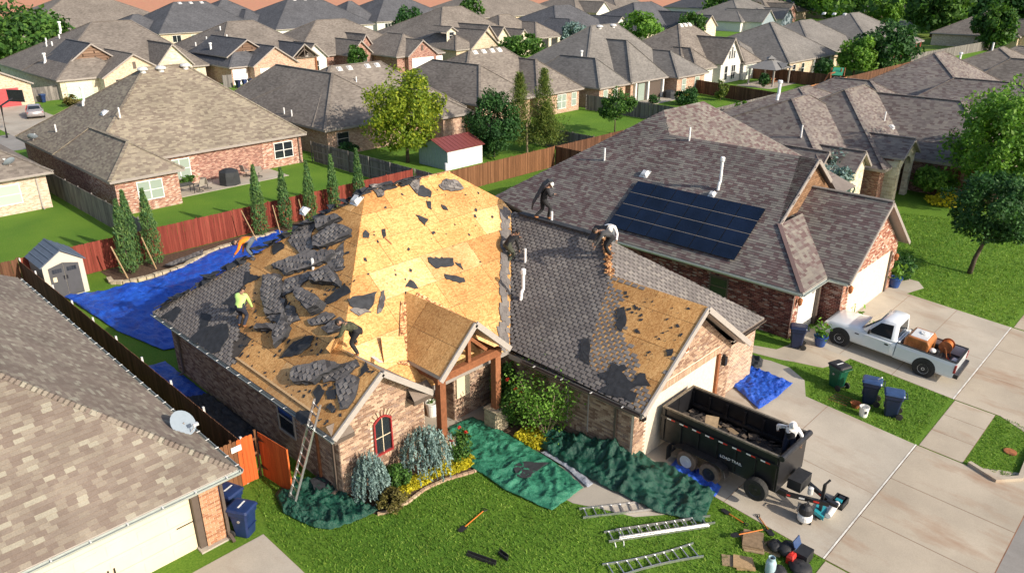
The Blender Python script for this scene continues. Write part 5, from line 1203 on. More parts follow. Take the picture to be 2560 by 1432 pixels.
# N1, N2, N3: the next lots along our street
N1,rf = bg('house with stepped plum roof wings and a tall arched stone porch behind the solar house',(63,24),X['bw_red'],X['far_plum'],
   [('h',52.0,66.0,19.8,35.5,(57.6,25.6),(60.6,25.6),6.7),('h',56.9,73.0,17.7,32.0,(62.9,23.7),(66.8,23.7),7.05),('h',62.3,72.8,11.4,28.0,(67.5,16.4),(67.5,23.0),6.4),('h',64.0,80.0,24.0,38.0,(71,31),(73,31),5.6)])
gable(N1,58.2,61.8,17.0,22.0,3.3,4.5,'y',X['far_plum'],X['trim'],wallmat=None)
part('porch_arch',X['bw_cream'],N1,lambda m: (m.box((58.4,17.3,0),(58.95,17.7,3.1)),m.box((61.05,17.3,0),(61.6,17.7,3.1)),m.face([(58.4,17.28,2.6),(58.95,17.28,2.4),(59.4,17.28,3.0),(60.0,17.28,3.2),(60.6,17.28,3.0),(61.05,17.28,2.4),(61.6,17.28,2.6),(61.6,17.28,3.3),(60.0,17.28,4.3),(58.4,17.28,3.3)],[(58.4,2.6),(58.95,2.4),(59.4,3.0),(60,3.2),(60.6,3.0),(61,2.4),(61.6,2.6),(61.6,3.3),(60,4.3),(58.4,3.3)])))
part('porch_side',X['bw_red'],N1,lambda m: m.box((58.4,17.7,0),(58.7,20.5,3.1))); part('porch_side',X['bw_cream'],N1,lambda m: m.box((58.35,17.35,0),(58.39,18.2,3.0)))
gable(N1,53.6,56.6,18.6,24.0,2.9,4.1,'y',X['far_plum'],X['trim'],wallmat=X['bw_cream']); gable(N1,52.6,54.8,20.6,24.0,3.0,4.0,'y',X['far_plum'],X['trim'],wallmat=X['bw_brown'])
l5 = slope_plane([(56.9,17.7,2.6),(62.9,23.7,7.05),(56.9,32,2.6)]); f5 = slope_plane([(56.9,17.7,2.6),(62.9,23.7,7.05),(66.8,23.7,7.05)]); flue(rf[0],Vector((58.6,27.2,6.4)),1.2,0.12); pipe(rf[1],f5.hit(2211,302),0.7,0.06); turtle(rf[1],f5,*f5.uv(f5.hit(2229,319)),0.2); pipe(rf[0],Vector((54.6,23.2,4.6)),0.8,0.06)
X['arch_red'] = plain('arch_shutter',(0.20,0.05,0.035),0.6); part('arched_window',X['arch_red'],N1,lambda m: m.box((62.70,14.2,0.8),(62.74,15.6,2.1)))
N2,rf = bg('house with wide plum roof and a bright hip end beyond the arched porch house',(88,24),X['bw_red'],X['far_plum'],[('h',78.5,98.0,15.8,33.5,(87.3,24.6),(90.2,24.6),8.0),('h',76.0,88.0,10.0,26.0,(82.0,15.5),(82.0,21.0),6.4),('h',74.0,84.0,22.0,36.0,(79,27.5),(79,31),5.8)])
N3,rf = bg('house with brown roof and one long bright slope at the far right',(108,22),X['bw_red'],X['far_brown'],[('h',99.0,117.0,14.0,33.0,(107.6,23.4),(109.6,23.4),7.2),('h',97.5,108.0,8.0,26.0,(102.6,13),(102.6,21.0),6.6),('h',112,128.0,10.0,30.0,(119.5,18),(119.5,24.0),6.6)])
flue(rf[0],Vector((103.0,26.2,5.4)),1.2,0.12); pipe(rf[0],Vector((107.0,24.0,7.0)),0.8,0.1)
part('skylight',X['glass'],N3,lambda m: m.box((101.2,26.6,4.3),(102.2,27.4,4.5)))
# far right, across the creek
RX,rf = bg('pale brick house with dark window shutters past the woods',(200,44),X['bw_tan'],X['far_brown'],[('h',192,214,38.5,56,(200,47),(206,47),7.4),('g',193.5,199.0,36.2,46,6.0,'y',X['bw_tan'],2.9)])
window(RX,'S',36.52,195.6,196.9,0.9,2.5,1,2,X['white']); part('shutter',X['trim_dark'],RX,lambda m: m.box((195.0,36.44,0.85),(195.5,36.54,2.55))); part('shutter',X['trim_dark'],RX,lambda m: m.box((197.0,36.44,0.85),(197.5,36.54,2.55)))

# ---- the row across the rear street (fronts towards us)
H31,rf = bg('house with weathered board gable and open garage across the rear street',(42,122),X['bw_cream'],X['far_brown'],
   [('h',31.4,53.0,114.0,140.0,(42.0,126.5),(47.5,126.5),8.6),('h',31.3,41.0,111.5,126.0,(36.2,116.2),(36.2,122.0),5.7),('g',36.2,45.2,109.6,122.0,5.35,'y',X['bw_tan']),('g',44.6,50.2,112.6,124.0,6.0,'y',X['bw_cream'],3.0)])
X['boards'] = brick_mat('weathered_boards',[(0,(0.16,0.10,0.07)),(1,(0.30,0.20,0.14))],mortar=(0.05,0.03,0.02),w=3.0,h=0.35)
gable(H31,33.0,41.5,114.4,124.0,3.6,6.6,'y',X['far_dark'],X['trim'],wallmat=X['boards'],zw=4.3)
part('garage_dark_sheet',X['black_matt'],H31,lambda m: m.box((38.0,109.88,0),(43.6,109.93,2.2))); garage_door(H31,'S',111.9,32.4,35.6,2.1,plain('mint_paint',(0.45,0.58,0.48),0.5),2,4); part('gable_slot',X['trim_dark'],H31,lambda m: m.box((40.5,109.88,3.4),(40.9,109.95,4.3)))  # black sheet on the wall: the unlit garage inside is put into colour
l31 = slope_plane([(31.4,114,2.6),(42,126.5,8.6),(31.4,140,2.6)])
for p,h in (((153,83),1.4),((115,160),1.2)): flue(rf[0],l31.hit(*p),h,0.16)
for p in ((149,97),(116,106),(131,115),(117,117)): pipe(rf[0],l31.hit(*p),0.6,0.1)
H30,rf = bg('small front corner of a house with a red garage door',(22,118),X['bw_tan'],X['far_brown'],[('g',14.0,28.6,111.2,126.0,6.2,'y',X['bw_tan'])])
garage_door(H30,'S',111.5,20.6,26.8,2.2,X['red_door'],4,4)
H32,rf = bg('dark roofed house with peach brick gable and timber trussed porch',(62,118),X['bw_pink'],X['far_dark'],
   [('h',53.4,72.5,112.0,136.0,(61.6,123.5),(66.0,123.5),7.9,2.6,X['far_brown']),('h',53.3,60.0,108.4,126.0,(56.6,112),(56.6,122),5.2),('g',56.2,64.0,106.8,119.0,5.2,'y',X['bw_pink']),('g',64.2,69.2,109.4,120.0,5.0,'y',None,3.0)])
gable(H32,54.2,61.4,110.6,122.0,3.8,6.1,'y',X['far_dark'],X['trim'],wallmat=X['boards'],zw=4.4)
garage_door(H32,'S',107.1,57.4,62.6,2.2,X['white_door'],4,4); garage_door(H32,'S',108.8,53.9,56.2,2.2,X['white_door'],2,4)
l32 = slope_plane([(53.4,112,2.6),(61.6,123.5,7.9),(53.4,136,2.6)])
for p in ((490,116),(517,102),(568,97),(555,110),(551,76)): pipe(rf[0],l32.hit(*p),0.6,0.1)
flue(rf[0],l32.hit(529,135),1.4,0.16)
for x in (64.7,68.7): part('porch_post',X['timber'],H32,lambda m: m.box((x - 0.15,109.7,0),(x + 0.15,110.0,3.0)))
part('porch_truss',X['trim_dark'],H32,lambda m: (m.bar((66.7,109.7,2.9),(66.7,109.7,4.8),0.16),m.bar((65.2,109.7,3.0),(66.7,109.7,4.2),0.14),m.bar((68.2,109.7,3.0),(66.7,109.7,4.2),0.14),m.bar((64.4,109.7,2.9),(69.0,109.7,2.9),0.18)))
H33,rf = bg('red brick house with arched front window and white garage door',(79,114),X['bw_red'],X['far_brown'],
   [('h',66.8,91.0,112.6,130.0,(76.2,120.4),(82.0,120.4),7.6),('g',66.8,71.6,110.4,122.0,4.8,'y',X['bw_white']),('g',74.4,79.4,108.6,120.0,4.9,'y',X['bw_red']),('g',77.6,82.0,111.2,122.0,5.6,'y',X['bw_red']),('h',78.8,89.4,102.0,114.0,(84.1,106.6),(84.1,111.0),5.6),('g',80.6,87.2,101.2,110.0,5.0,'y',X['bw_red'])])
garage_door(H33,'S',101.5,81.6,86.2,2.2,X['white_door'],4,4); garage_door(H33,'S',102.4,87.2,89.0,2.1,X['white_door'],2,4)
window(H33,'S',108.9,75.8,78.0,0.5,2.5,3,2,X['trim_light']); window(H33,'S',110.7,68.6,69.8,0.5,2.2,1,2,X['white']); part('gable_slot',X['trim_dark'],H33,lambda m: m.box((83.7,101.48,3.3),(84.1,101.54,4.2)))
H34,rf = bg('tall roofed house with a small dormer and tan front gables',(106,118),X['bw_tan'],X['far_brown'],
   [('h',93.2,116.0,108.0,134.0,(103.5,118.5),(108.5,118.5),8.9),('g',96.4,104.0,103.0,116.0,5.6,'y',X['bw_tan']),('g',100.6,106.0,105.4,118.0,6.2,'y',X['bw_tan'],3.2),('g',105.6,110.4,106.2,118.0,5.6,'y',X['bw_cream'],3.0),('h',93.1,99.0,103.4,116.0,(96,106.5),(96,112),4.8)])
gable(H34,94.2,97.0,107.0,112.0,5.4,6.2,'y',X['far_brown'],X['trim'],wallmat=X['bw_cream'],zw=3.6); window(H34,'S',107.3,95.0,96.2,4.1,5.3,1,2,X['white'])
H35,rf = bg('house with arched stone entry and layered brown roof slopes',(120,116),X['bw_cream'],X['far_brown'],
   [('h',111.5,126.0,110.6,128.0,(117.5,117),(120.5,117),7.0),('h',118.0,126.4,107.0,120.0,(122.2,111),(122.2,116),5.6,2.9),('g',111.0,116.0,106.0,116.0,4.9,'y',X['bw_cream'])])
for x in (119.4,122.2,125.0): part('entry_column',X['bw_cream'],H35,lambda m: m.box((x - 0.4,107.0,0),(x + 0.4,107.5,2.8)))
part('entry_shade_sheet',X['black_matt'],H35,lambda m: m.box((119.7,107.40,0),(124.7,107.42,2.5)))  # black sheet in place of the shade between the columns
H36,rf = bg('long charcoal roofed house with a pale end gable',(145,122),X['bw_white'],X['far_dark'],[('h',130,152,112.0,134.0,(139.5,121),(145,121),8.0),('g',146.0,154.5,109.6,122.0,5.6,'y',X['bw_white']),('h',130,140,108,122,(135,112.5),(135,118),5.6)])
H37,rf = bg('dark roofed house with two cream front gables across the rear street',(165,112),X['bw_cream'],X['far_dark'],[('h',151.5,178,106.0,126.0,(160.5,114),(168,114),8.2),('g',164.0,170.0,102.8,114.0,6.2,'y',X['bw_cream'],2.8),('g',172.0,178.6,101.0,112.0,5.2,'y',X['bw_cream']),('h',151.4,160,103.6,116.0,(155.7,107.5),(155.7,112),5.4)])
window(H37,'S',104.03,157.0,158.2,0.6,2.2,1,2,X['white'])
H38,rf = bg('grey roofed house with blue gable ends near the far trees',(212,112),X['bw_white'],X['far_grey'],[('h',196,226,104.0,124.0,(207,113),(215,113),7.6),('g',198,206,99.0,112.0,5.6,'y',X['blue_sheet']),('g',214,221,101.0,112.0,5.4,'y',X['blue_sheet'])])
# ---- beyond: rear row and the edge of the estate
far = [('wide tan hip roof house at the top left beside the red field',62,205,'far_brown',[('h',48,86,190,222,(64,205),(70,205),10.2)]),
 ('dark slate roof house with three ridge vents in front of the red field',86,186,'far_dark',[('h',71.5,96,176,200,(80.5,186.5),(88,186.5),8.6),('h',85,106,182,208,(95,192),(96,192),8.6),('h',66,78,182,200,(71.5,188),(72.5,188),6.2)]),
 ('dark slate roof house with pale rear wall near the dirt field',112,180,'far_dark',[('h',95.5,124,168.5,196,(106.5,180),(115,180),8.8),('h',92,104,178,200,(98,186),(98,192),6.4)]),
 ('charcoal roof house with a white dormer beyond the brick row',142,182,'far_dark',[('h',128.5,156,174,198,(139.5,184),(145,184),8.6),('h',121,133,178,196,(127,184),(128,184),7.6)]),
 ('taupe and charcoal roof house behind the dormer house',178,182,'far_brown',[('h',158,196,166,196,(173,180),(182,180),9.4)]),
 ('light roofed house with its own blue solar panels',216,176,'far_brown',[('h',200,226,164,188,(211,175),(216,175),8.4),('g',204,212,159,170,5.8,'y','bw_white'),('h',222,244,164,186,(231,174),(236,174),7.6)]),
 ('grey and white house with steep front gable near the field edge',268,152,'far_dark',[('h',252,284,142,166,(264,153),(272,153),8.8),('g',254,263,137,150,6.8,'y','bw_white')]),
 ('slate roof house with a white porch gable at the back of the estate',306,138,'far_dark',[('h',290,322,128,150,(302,138),(310,138),8.6),('g',296,304,124,136,6.0,'y','bw_white')]),
 ('brown roof house with red end wall by the field',250,124,'far_brown',[('h',236,264,116,138,(247,126),(253,126),8.2),('g',240,247,112,124,5.6,'y','bw_red')]),
 ('blue black roof house behind the lime green trees',286,112,'far_dark',[('h',268,304,100,126,(281,112),(290,112),9.0)]),
 ('brown house with two storey white wall by the wood',330,118,'far_brown',[('h',312,346,104,130,(326,116),(333,116),8.6,4.0),('g',316,324,100,112,7.0,'y','bw_white')])]
for lb,cx_,cy_,rmn,bl in far:
    bl = [tuple(X[t] if isinstance(t,str) and t in X else t for t in b) for b in bl]
    r_,rf = bg(lb,(cx_,cy_),X['bw_white'] if 'white' in lb or 'pale' in lb else X['bw_tan'],X[rmn],bl)
    b0 = bl[0]; f_ = slope_plane([(b0[1],b0[3],b0[8] if len(b0) > 8 else 2.6),(b0[5][0],b0[5][1],b0[7]),(b0[6][0],b0[6][1],b0[7])])
    for t in (0.15,0.5,0.85):
        x = b0[5][0] + (b0[6][0] - b0[5][0]) * t; turtle(rf[0],f_,*f_.uv((x,b0[5][1] - 0.5,b0[7] - 0.3)),0.34,X['alu_paint'])
    x0 = b0[1]
    for k in range(3): window(r_,'S',b0[3] + 0.43,x0 + 3 + k * 4.4,x0 + 5 + k * 4.4,0.6,2.1,2,1,X['white'],X['glass_pale'] if k % 2 else X['glass'])
# ---------------------------------------------------------------- fences
def fence(label,a,b,mat,h=1.8,back=False,near=True,name='wood_fence',group=None,postmat=None,step=0.145,hj=0.0):
    """board fence from a to b (plan); boards on the left of the direction when back, rails and posts on the other face"""
    a,b = Vector((a[0],a[1],0)),Vector((b[0],b[1],0)); L = (b - a).length; d = (b - a) / L; n = Vector((-d.y,d.x,0)) * (1 if back else -1)
    root = thing(name,label,'fence',tuple((a + b) / 2),group); rr = random.Random(int(a.x * 31 + a.y * 17 + L))
    z0 = lambda p: gz(p.x,p.y)
    k = int(L / step)
    if near and k <= 300:
        m = MB(); w = step - 0.008; m.v = [(x,y,z) for z in (0.02,h - 0.03) for x,y in ((-w / 2,-0.009),(w / 2,-0.009),(w / 2,0.009),(-w / 2,0.009))] + [(x,y,h) for x,y in ((-w / 2 + 0.025,-0.009),(w / 2 - 0.025,-0.009),(w / 2 - 0.025,0.009),(-w / 2 + 0.025,0.009))]
        for s in (0,4):
            for i in range(4): m.f.append((s + i,s + (i + 1) % 4,s + 4 + (i + 1) % 4,s + 4 + i))
        m.f.append((8,9,10,11)); m.mi = [0] * len(m.f); m.uv = []; m.rnd = []
        me = m.mesh('board',mat)
        for i in range(k):
            p = a + d * (step * (i + 0.5)) + n * 0.03; o = _link(bpy.data.objects.new('board',me))
            adopt(o,root,frame_matrix(p + Vector((0,0,z0(p) + rr.uniform(-0.012,0.012) + hj * 0)),d,n,Vector((0,0,1))) @ Matrix.Rotation(rr.uniform(-0.006,0.006),4,'Y'))
    else:
        s = 0.0
        while s < L - 0.2:
            e = min(s + 2.4,L); m = MB(); i0 = s
            while i0 < e - 0.02:
                w = min(0.29 if not near else step,e - i0); p = a + d * (i0 + w / 2) + n * 0.03; m.r = 0.01 + 0.98 * rr.random()
                m.obox(p + Vector((0,0,z0(p) + h / 2 + rr.uniform(-.01,.01))),d * (w / 2 - 0.006),n * 0.009,Vector((0,0,h / 2))); i0 += w
            m.build('fence_panel',mat,root)['kind'] = 'stuff'; s = e
    for zr_ in (0.35,1.0,h - 0.25): part('rail',postmat or mat,root,lambda m: m.bar(a + Vector((0,0,zr_ + z0(a))),b + Vector((0,0,zr_ + z0(b))),0.04,0.085))
    kp = max(2,int(L / 2.42))
    for i in range(kp + 1):
        p = a + d * (L * i / kp) - n * 0.055; part('post',postmat or mat,root,lambda m: m.bar(p + Vector((0,0,z0(p))),p + Vector((0,0,z0(p) + h + 0.04)),0.07))
    return root
fence('red stained board fence along the back of the torn roof house',(8.9,44.9),(35.6,44.9),X['redwood'],near=True)
fence('dark brown fence between the tan roof house and the side yard tarp',(8.85,20.95),(8.85,44.8),X['brownwood'],postmat=X['alu_paint'],back=True)
fence('short brown fence piece behind the beige shed corner',(5.0,44.9),(8.8,44.9),X['brownwood'])
fence('streaked pale grey fence between the two mown rear lawns',(16.1,45.0),(16.1,66.0),X['greywood_pale'],back=True)
fence('weathered grey fence running beside the lime tree',(35.75,45.0),(35.75,59.2),X['greywood'],back=False)
fence('short grey fence end behind the ridge of the torn roof',(35.8,41.6),(35.8,44.8),X['greywood'],back=False)
fence('cedar brown fence in sunlight behind the maroon roofed shed',(35.9,42.4),(49.3,42.4),X['cedar'])
fence('dark shaded fence turning back from the cedar fence corner',(49.35,33.0),(49.35,42.3),X['brownwood'],back=True)  # darker boards than the sunlit run: shade put into their colour
fence('brown fence behind the young tree at the solar house',(49.5,42.35),(75.0,42.35),X['brownwood'])
fence('dark grey fence between the two brown roof houses',(54.9,42.6),(54.9,60.0),X['greywood'],back=True)
fence('dark grey fence below the patio of the round vent house',(73.6,43.0),(73.6,58.5),X['greywood'],back=True)
fence('pale weathered fence climbing to the dark corner',(75.1,42.3),(91.0,42.3),X['greywood_pale'])
fence('dark fence beside the rust coloured shrub',(91.2,42.4),(95.2,58.0),X['brownwood'],back=True)
fence('bright new cedar fence behind the playset',(91.3,42.25),(112.0,42.25),X['newfence'])
fence('dark brown fence behind the gazebo',(112.1,42.3),(114.2,58.0),X['brownwood'],near=False,back=True)
fence('brown fence below the big round tree',(112.3,42.2),(150.0,42.2),X['brownwood'],near=False)
fence('far grey fence in front of the creek grass',(150.2,46.0),(196.0,43.0),X['greywood'],near=False)
fence('small orange fence piece by the far bright roof',(128.5,34.0),(150.0,38.0),X['newfence'],near=False)
fence('grey side fence beside the white garage and blue carts',(51.4,107.0),(52.8,107.0),X['greywood'],near=False)
fence('tan side fence between the red garage and the board gable house',(28.7,113.0),(31.6,113.0),X['greywood_pale'],near=False)
# front gate of the side yard
G = fence('new orange boards and brown boards beside the open side gate',(7.7,20.95),(9.42,20.95),X['cedar'],name='side_fence')
for o in [c for c in G.children if c.name.startswith('board')][-4:]: o.data = o.data.copy(); o.data.materials[0] = X['orangewood']
part('sign_plate',X['white'],G,lambda m: m.box((8.5,20.86,1.42),(8.85,20.885,1.62)))
GT = thing('open_gate','orange stained gate leaf standing open towards the lawn','gate',(9.5,20.1,0))
g0,g1 = Vector((9.47,20.9,0)),Vector((9.62,19.3,0)); d = (g1 - g0).normalized(); n = Vector((d.y,-d.x,0))
for i in range(11):
    p = g0 + d * (0.075 + i * 0.146); m = MB(); m.r = 0.01 + 0.09 * i; m.obox(p + Vector((0,0,0.92)),d * 0.07,n * 0.01,Vector((0,0,0.88))); m.build('board',X['orangewood'],GT)
part('gate_frame',X['orangewood'],GT,lambda m: m.bar(g1 + Vector((0,0,0.05)),g1 + Vector((0,0,1.8)),0.05))
for z in (0.45,1.55): part('strap_hinge',X['black'],GT,lambda m: m.prism([g0 - n * -0.03 + Vector((0,0,z - 0.08)),g0 + n * 0.03 + d * 0.4 + Vector((0,0,z)),g0 + n * 0.03 + Vector((0,0,z + 0.08))],n,0.01))
# ---------------------------------------------------------------- plants
def leaf_mesh(name,P,size,mat,out=None,aspect=0.6,upbias=0.0,along=None,rnd=None,tri=False):
    """one mesh of leaf quads at points P; out: preferred normals; along: preferred long axis"""
    P = np.asarray(P,dtype=np.float64); n = len(P); N = RNG.normal(size=(n,3))
    N /= np.linalg.norm(N,axis=1,keepdims=True) + 1e-9
    if out is not None: N = N * 0.75 + out
    N[:,2] += upbias; N /= np.linalg.norm(N,axis=1,keepdims=True) + 1e-9
    T = RNG.normal(size=(n,3)) if along is None else along + 0.35 * RNG.normal(size=(n,3))
    T -= N * np.sum(T * N,axis=1,keepdims=True); T /= np.linalg.norm(T,axis=1,keepdims=True) + 1e-9
    B = np.cross(N,T); s = size * RNG.uniform(0.6,1.3,(n,1)) if np.isscalar(size) else size[:,None] * RNG.uniform(0.7,1.25,(n,1))
    T = T * s; B = B * s * aspect
    V = np.empty((n,4,3)); V[:,0] = P - T; V[:,1] = P + B * 0.9; V[:,2] = P + T; V[:,3] = P - B * 0.9
    me = bpy.data.meshes.new(name); me.vertices.add(4 * n); me.vertices.foreach_set('co',V.astype(np.float32).ravel())
    me.loops.add(4 * n); me.loops.foreach_set('vertex_index',np.arange(4 * n,dtype=np.int32)); me.polygons.add(n)
    me.polygons.foreach_set('loop_start',np.arange(0,4 * n,4,dtype=np.int32)); me.update(calc_edges=True); me.validate()
    r = RNG.random(n) if rnd is None else np.clip(rnd + 0.25 * RNG.normal(size=n),0.01,0.99)
    me.attributes.new('rnd','FLOAT','FACE').data.foreach_set('value',(r * 0.98 + 0.005).astype(np.float32))
    me.materials.append(mat); return me
def crown_pts(c,rad,n,clumps=40,spread=0.28,shell=0.75,squash_low=0.75,seed=0):
    g = np.random.default_rng(seed); c = np.array(c,float); rad = np.array(rad,float)
    D = g.normal(size=(clumps,3)); D /= np.linalg.norm(D,axis=1,keepdims=True); rr = g.uniform(shell * 0.55,1.0,(clumps,1)) ** 0.6
    K = D * rr * 0.82; K[:,2] = np.where(K[:,2] < 0,K[:,2] * squash_low,K[:,2]); cs = g.uniform(0.6,1.35,clumps) * spread
    idx = g.integers(0,clumps,n); O = g.normal(size=(n,3)); O /= np.linalg.norm(O,axis=1,keepdims=True); O *= (g.uniform(0.25,1.0,(n,1)) ** 0.5) * cs[idx][:,None]
    Q = K[idx] + O; tone = g.uniform(0.15,0.85,clumps)[idx]
    return c + Q * rad,Q / (np.linalg.norm(Q,axis=1,keepdims=True) + 1e-6),tone
def crown_obj(root,pts,size,mat,out,tone,name='crown',**k):
    o = _link(bpy.data.objects.new(name,leaf_mesh(name,pts,size,mat,out * 0.6,rnd=tone,**k))); adopt(o,root); return o
def trunk(root,base,h,r,lean=(0,0),limbs=5,reach=1.5,mat=None,top=0.0,seed=1):
    g = random.Random(seed); base = Vector(base); m = MB(); tp = base + Vector((lean[0],lean[1],h))
    pts = [base + Vector((0,0,-0.15)),base + Vector((lean[0] * 0.2,lean[1] * 0.2,h * 0.35)),base + Vector((lean[0] * 0.6,lean[1] * 0.6,h * 0.7)),tp]; m.tube(pts,[r * 1.25,r,r * 0.8,r * 0.6],9)
    for i in range(limbs):
        a = 2 * math.pi * i / limbs + g.uniform(-0.4,0.4); s = pts[2].lerp(tp,g.uniform(0.2,1.0)); e = s + Vector((math.cos(a) * reach * g.uniform(0.6,1),math.sin(a) * reach * g.uniform(0.6,1),reach * g.uniform(0.6,1.3)))
        mid = s.lerp(e,0.5) + Vector((0,0,-0.1 * reach)); m.tube([s,mid,e],[r * 0.5,r * 0.33,r * 0.12],6)
    return m.build('trunk',mat or X['bark'],root,smooth=True)
def tree(label,base,h,rad,n,size,mat,clumps=45,spread=0.3,trunk_h=None,r=0.12,group=None,name='shade_tree',seed=0,squash=0.75,lean=(0,0),shell=0.75,bark=None,up=0.2):
    root = thing(name,label,'tree',base,group); b = Vector(base); th = h - rad[2] * 1.0 if trunk_h is None else trunk_h
    trunk(root,base,max(0.4,th),r,lean,6,min(rad) * 0.6,bark,seed=seed)
    P,O,t = crown_pts((b.x + lean[0],b.y + lean[1],b.z + h - rad[2]),rad,n,clumps,spread,shell,squash,seed); crown_obj(root,P,size,mat,O,t,upbias=up)
    return root
T = tree
# rear gardens
T('lime green airy tree beside the weathered grey fence',(41.4,52.8,0),8.6,(4.3,4.3,4.2),13000,0.15,X['leaf_lime'],120,0.2,2.6,0.15,seed=3,squash=1.0,shell=0.35)
T('round deep green tree between the metal shed and the pine',(48.2,48.8,0),6.2,(2.7,2.7,3.1),11000,0.12,X['leaf_deep'],60,0.26,2.2,0.12,seed=4,squash=1.0)
T('young vase shaped tree behind the solar house fence',(64.4,47.2,0),4.9,(2.4,2.4,2.0),3600,0.14,X['leaf_mid'],40,0.22,1.6,0.07,seed=6,squash=1.0,shell=0.4)
T('dense round dark tree right of the bright green tree',(133.5,45.2,0),8.6,(5.4,5.4,4.4),7000,0.30,X['leaf_deep'],60,0.3,2.5,0.25,seed=7,squash=0.9)
T('bright green willowy tree left of the dense round tree',(128.0,47.4,0),6.6,(3.3,3.3,3.4),4500,0.25,X['leaf_bright'],40,0.28,2.0,0.15,seed=8,squash=0.95)
T('small round dark shrub tree beyond the grey fence',(85.4,51.6,0),2.2,(1.8,1.8,1.2),2500,0.14,X['leaf_deep'],25,0.35,0.4,0.06,seed=9)
T('small rust tipped tree on the fenced lawn',(91.2,50.2,0),2.9,(1.2,1.2,1.5),1600,0.13,X['leaf_pine'],22,0.3,0.6,0.05,seed=10)
T('green sapling over the stepped roof',(77.5,40.0,0),2.8,(1.0,1.0,1.0),900,0.14,X['leaf_bright'],14,0.35,1.0,0.04,seed=11)
T('dark green tree at the upper left edge',(38.5,150,0),11.0,(8.0,8.0,6.5),6500,0.5,X['leaf_mid'],60,0.3,3.0,0.3,seed=12)
T('round street tree in front of the dark slate houses',(128.0,160,0),7.4,(4.6,4.6,4.2),2600,0.42,X['leaf_deep'],40,0.3,2.0,0.2,seed=13)
T('small tree in front of the white garage side',(74.5,107,0),4.6,(1.9,1.9,2.2),1500,0.24,X['leaf_mid'],24,0.3,1.5,0.08,seed=14)
T('leafy tree beside the cream gables across the rear street',(163.0,99.5,0),7.0,(4.0,4.0,3.6),2600,0.36,X['leaf_mid'],36,0.3,2.4,0.15,seed=15)
T('silver green spiky shrub tree beside the arched entry',(128.0,105.5,0),6.0,(3.2,3.2,3.0),1800,0.3,X['leaf_blue'],30,0.3,1.4,0.1,seed=16)
T('bright bushy tree behind the round vent house',(141,98,0),7.4,(5.0,5.0,3.0),2400,0.4,X['leaf_bright'],34,0.3,3.0,0.15,seed=17)
T('low green tree in front of the dormer house',(104.5,98.0,0),5.4,(4.6,3.6,2.4),2200,0.34,X['leaf_mid'],34,0.3,2.0,0.15,seed=18)
T('green tree showing above the brown roof house',(146,156,0),9.0,(4.4,4.4,4.4),1800,0.45,X['leaf_mid'],34,0.3,3.0,0.2,seed=19)
T('small orange brown tree between the far roofs',(236,121,0),6.6,(2.4,2.4,3.4),1100,0.4,X['leaf_rust'],22,0.3,2.0,0.15,seed=20)
# pine beside the round tree
PN = thing('pine_tree','twin topped olive green pine behind the cedar fence','tree',(51.6,47.6,0))
trunk(PN,(51.2,47.4,0),3.0,0.1,(0,0.1),3,1.0,X['bark_pale'],seed=5)
g = np.random.default_rng(31); PP_ = []; OO = []; TT = []
for cx_,cy_,hh in ((51.0,48.2,7.2),(53.4,47.4,7.4),(52.6,46.4,4.6)):
    for k in range(34):
        z = 0.9 + (hh - 1.0) * (k / 33); rr_ = (1 - (k / 33) ** 1.1) * 2.5 * (0.8 + 0.3 * math.sin(k * 2.1)) + 0.18
        for w in range(7):
            a = w * 0.9 + k * 1.3 + g.normal() * 0.2; L = rr_ * g.uniform(0.55,1.05)
            for s in np.linspace(0.35,1.0,5):
                q = np.array((cx_ + math.cos(a) * L * s,cy_ + math.sin(a) * L * s,z + 0.22 * L * s)); n_ = 7; PP_.append(q + g.normal(size=(n_,3)) * 0.13); OO.append(np.tile((math.cos(a) * 0.4,math.sin(a) * 0.4,0.5),(n_,1))); TT.append(np.full(n_,g.uniform(0.2,0.8)))
P,O,t = np.concatenate(PP_),np.concatenate(OO),np.concatenate(TT); crown_obj(PN,P,0.13,X['leaf_pine'],O,t,aspect=0.22,along=O)
# right-hand garden: round tree on the lawn, taller tree behind, shrubs
T('round dark green tree on the lawn right of the white pickup',(47.2,9.1,-0.1),6.3,(2.75,2.75,2.45),13000,0.11,X['leaf_deep'],90,0.22,2.6,0.12,seed=22,squash=0.85,lean=(0.1,-0.5))
T('tall bright edged tree at the right picture edge',(61.4,11.6,0),9.4,(4.0,4.0,4.4),14000,0.16,X['leaf_bright'],100,0.22,3.0,0.2,seed=23,squash=0.95,shell=0.6)
def shrub(label,base,rad,n,size,mat,seed,cat='shrub',name='garden_shrub',clumps=26,group=None,spread=0.36):
    root = thing(name,label,cat,base,group); b = Vector(base)
    part('stem',X['bark'],root,lambda m: [m.tube([b,b + Vector((math.cos(a) * rad[0] * 0.5,math.sin(a) * rad[1] * 0.5,rad[2] * 1.1))],[0.02,0.008],5) for a in (0,1.3,2.6,3.9,5.2)])
    P,O,t = crown_pts((b.x,b.y,b.z + rad[2] * 0.95),rad,n,clumps,spread,0.7,1.0,seed); crown_obj(root,P,size,mat,O,t,name='foliage',upbias=0.2); return root
shrub('clipped round shrub beside the blue pot and white garage',(43.0,11.9,0),(1.15,1.15,0.75),4500,0.075,X['leaf_deep'],41)
shrub('bright shrub beside the arched stone porch',(62.0,15.6,0),(1.7,1.7,1.3),3600,0.13,X['leaf_bright'],42)
shrub('dark shrub under the tall right edge tree',(63.8,13.0,0),(1.8,1.8,1.1),2600,0.13,X['leaf_mid'],43)
shrub('yellow green border plants below the arched porch',(60.6,13.9,0),(1.5,1.9,0.42),2200,0.1,X['leaf_yellow'],44,'plant','border_plant')
shrub('silver blue weeping tree behind the solar house gable',(53.6,20.2,0.4),(1.7,1.7,1.9),3000,0.14,X['leaf_blue'],45,'tree','weeping_tree')
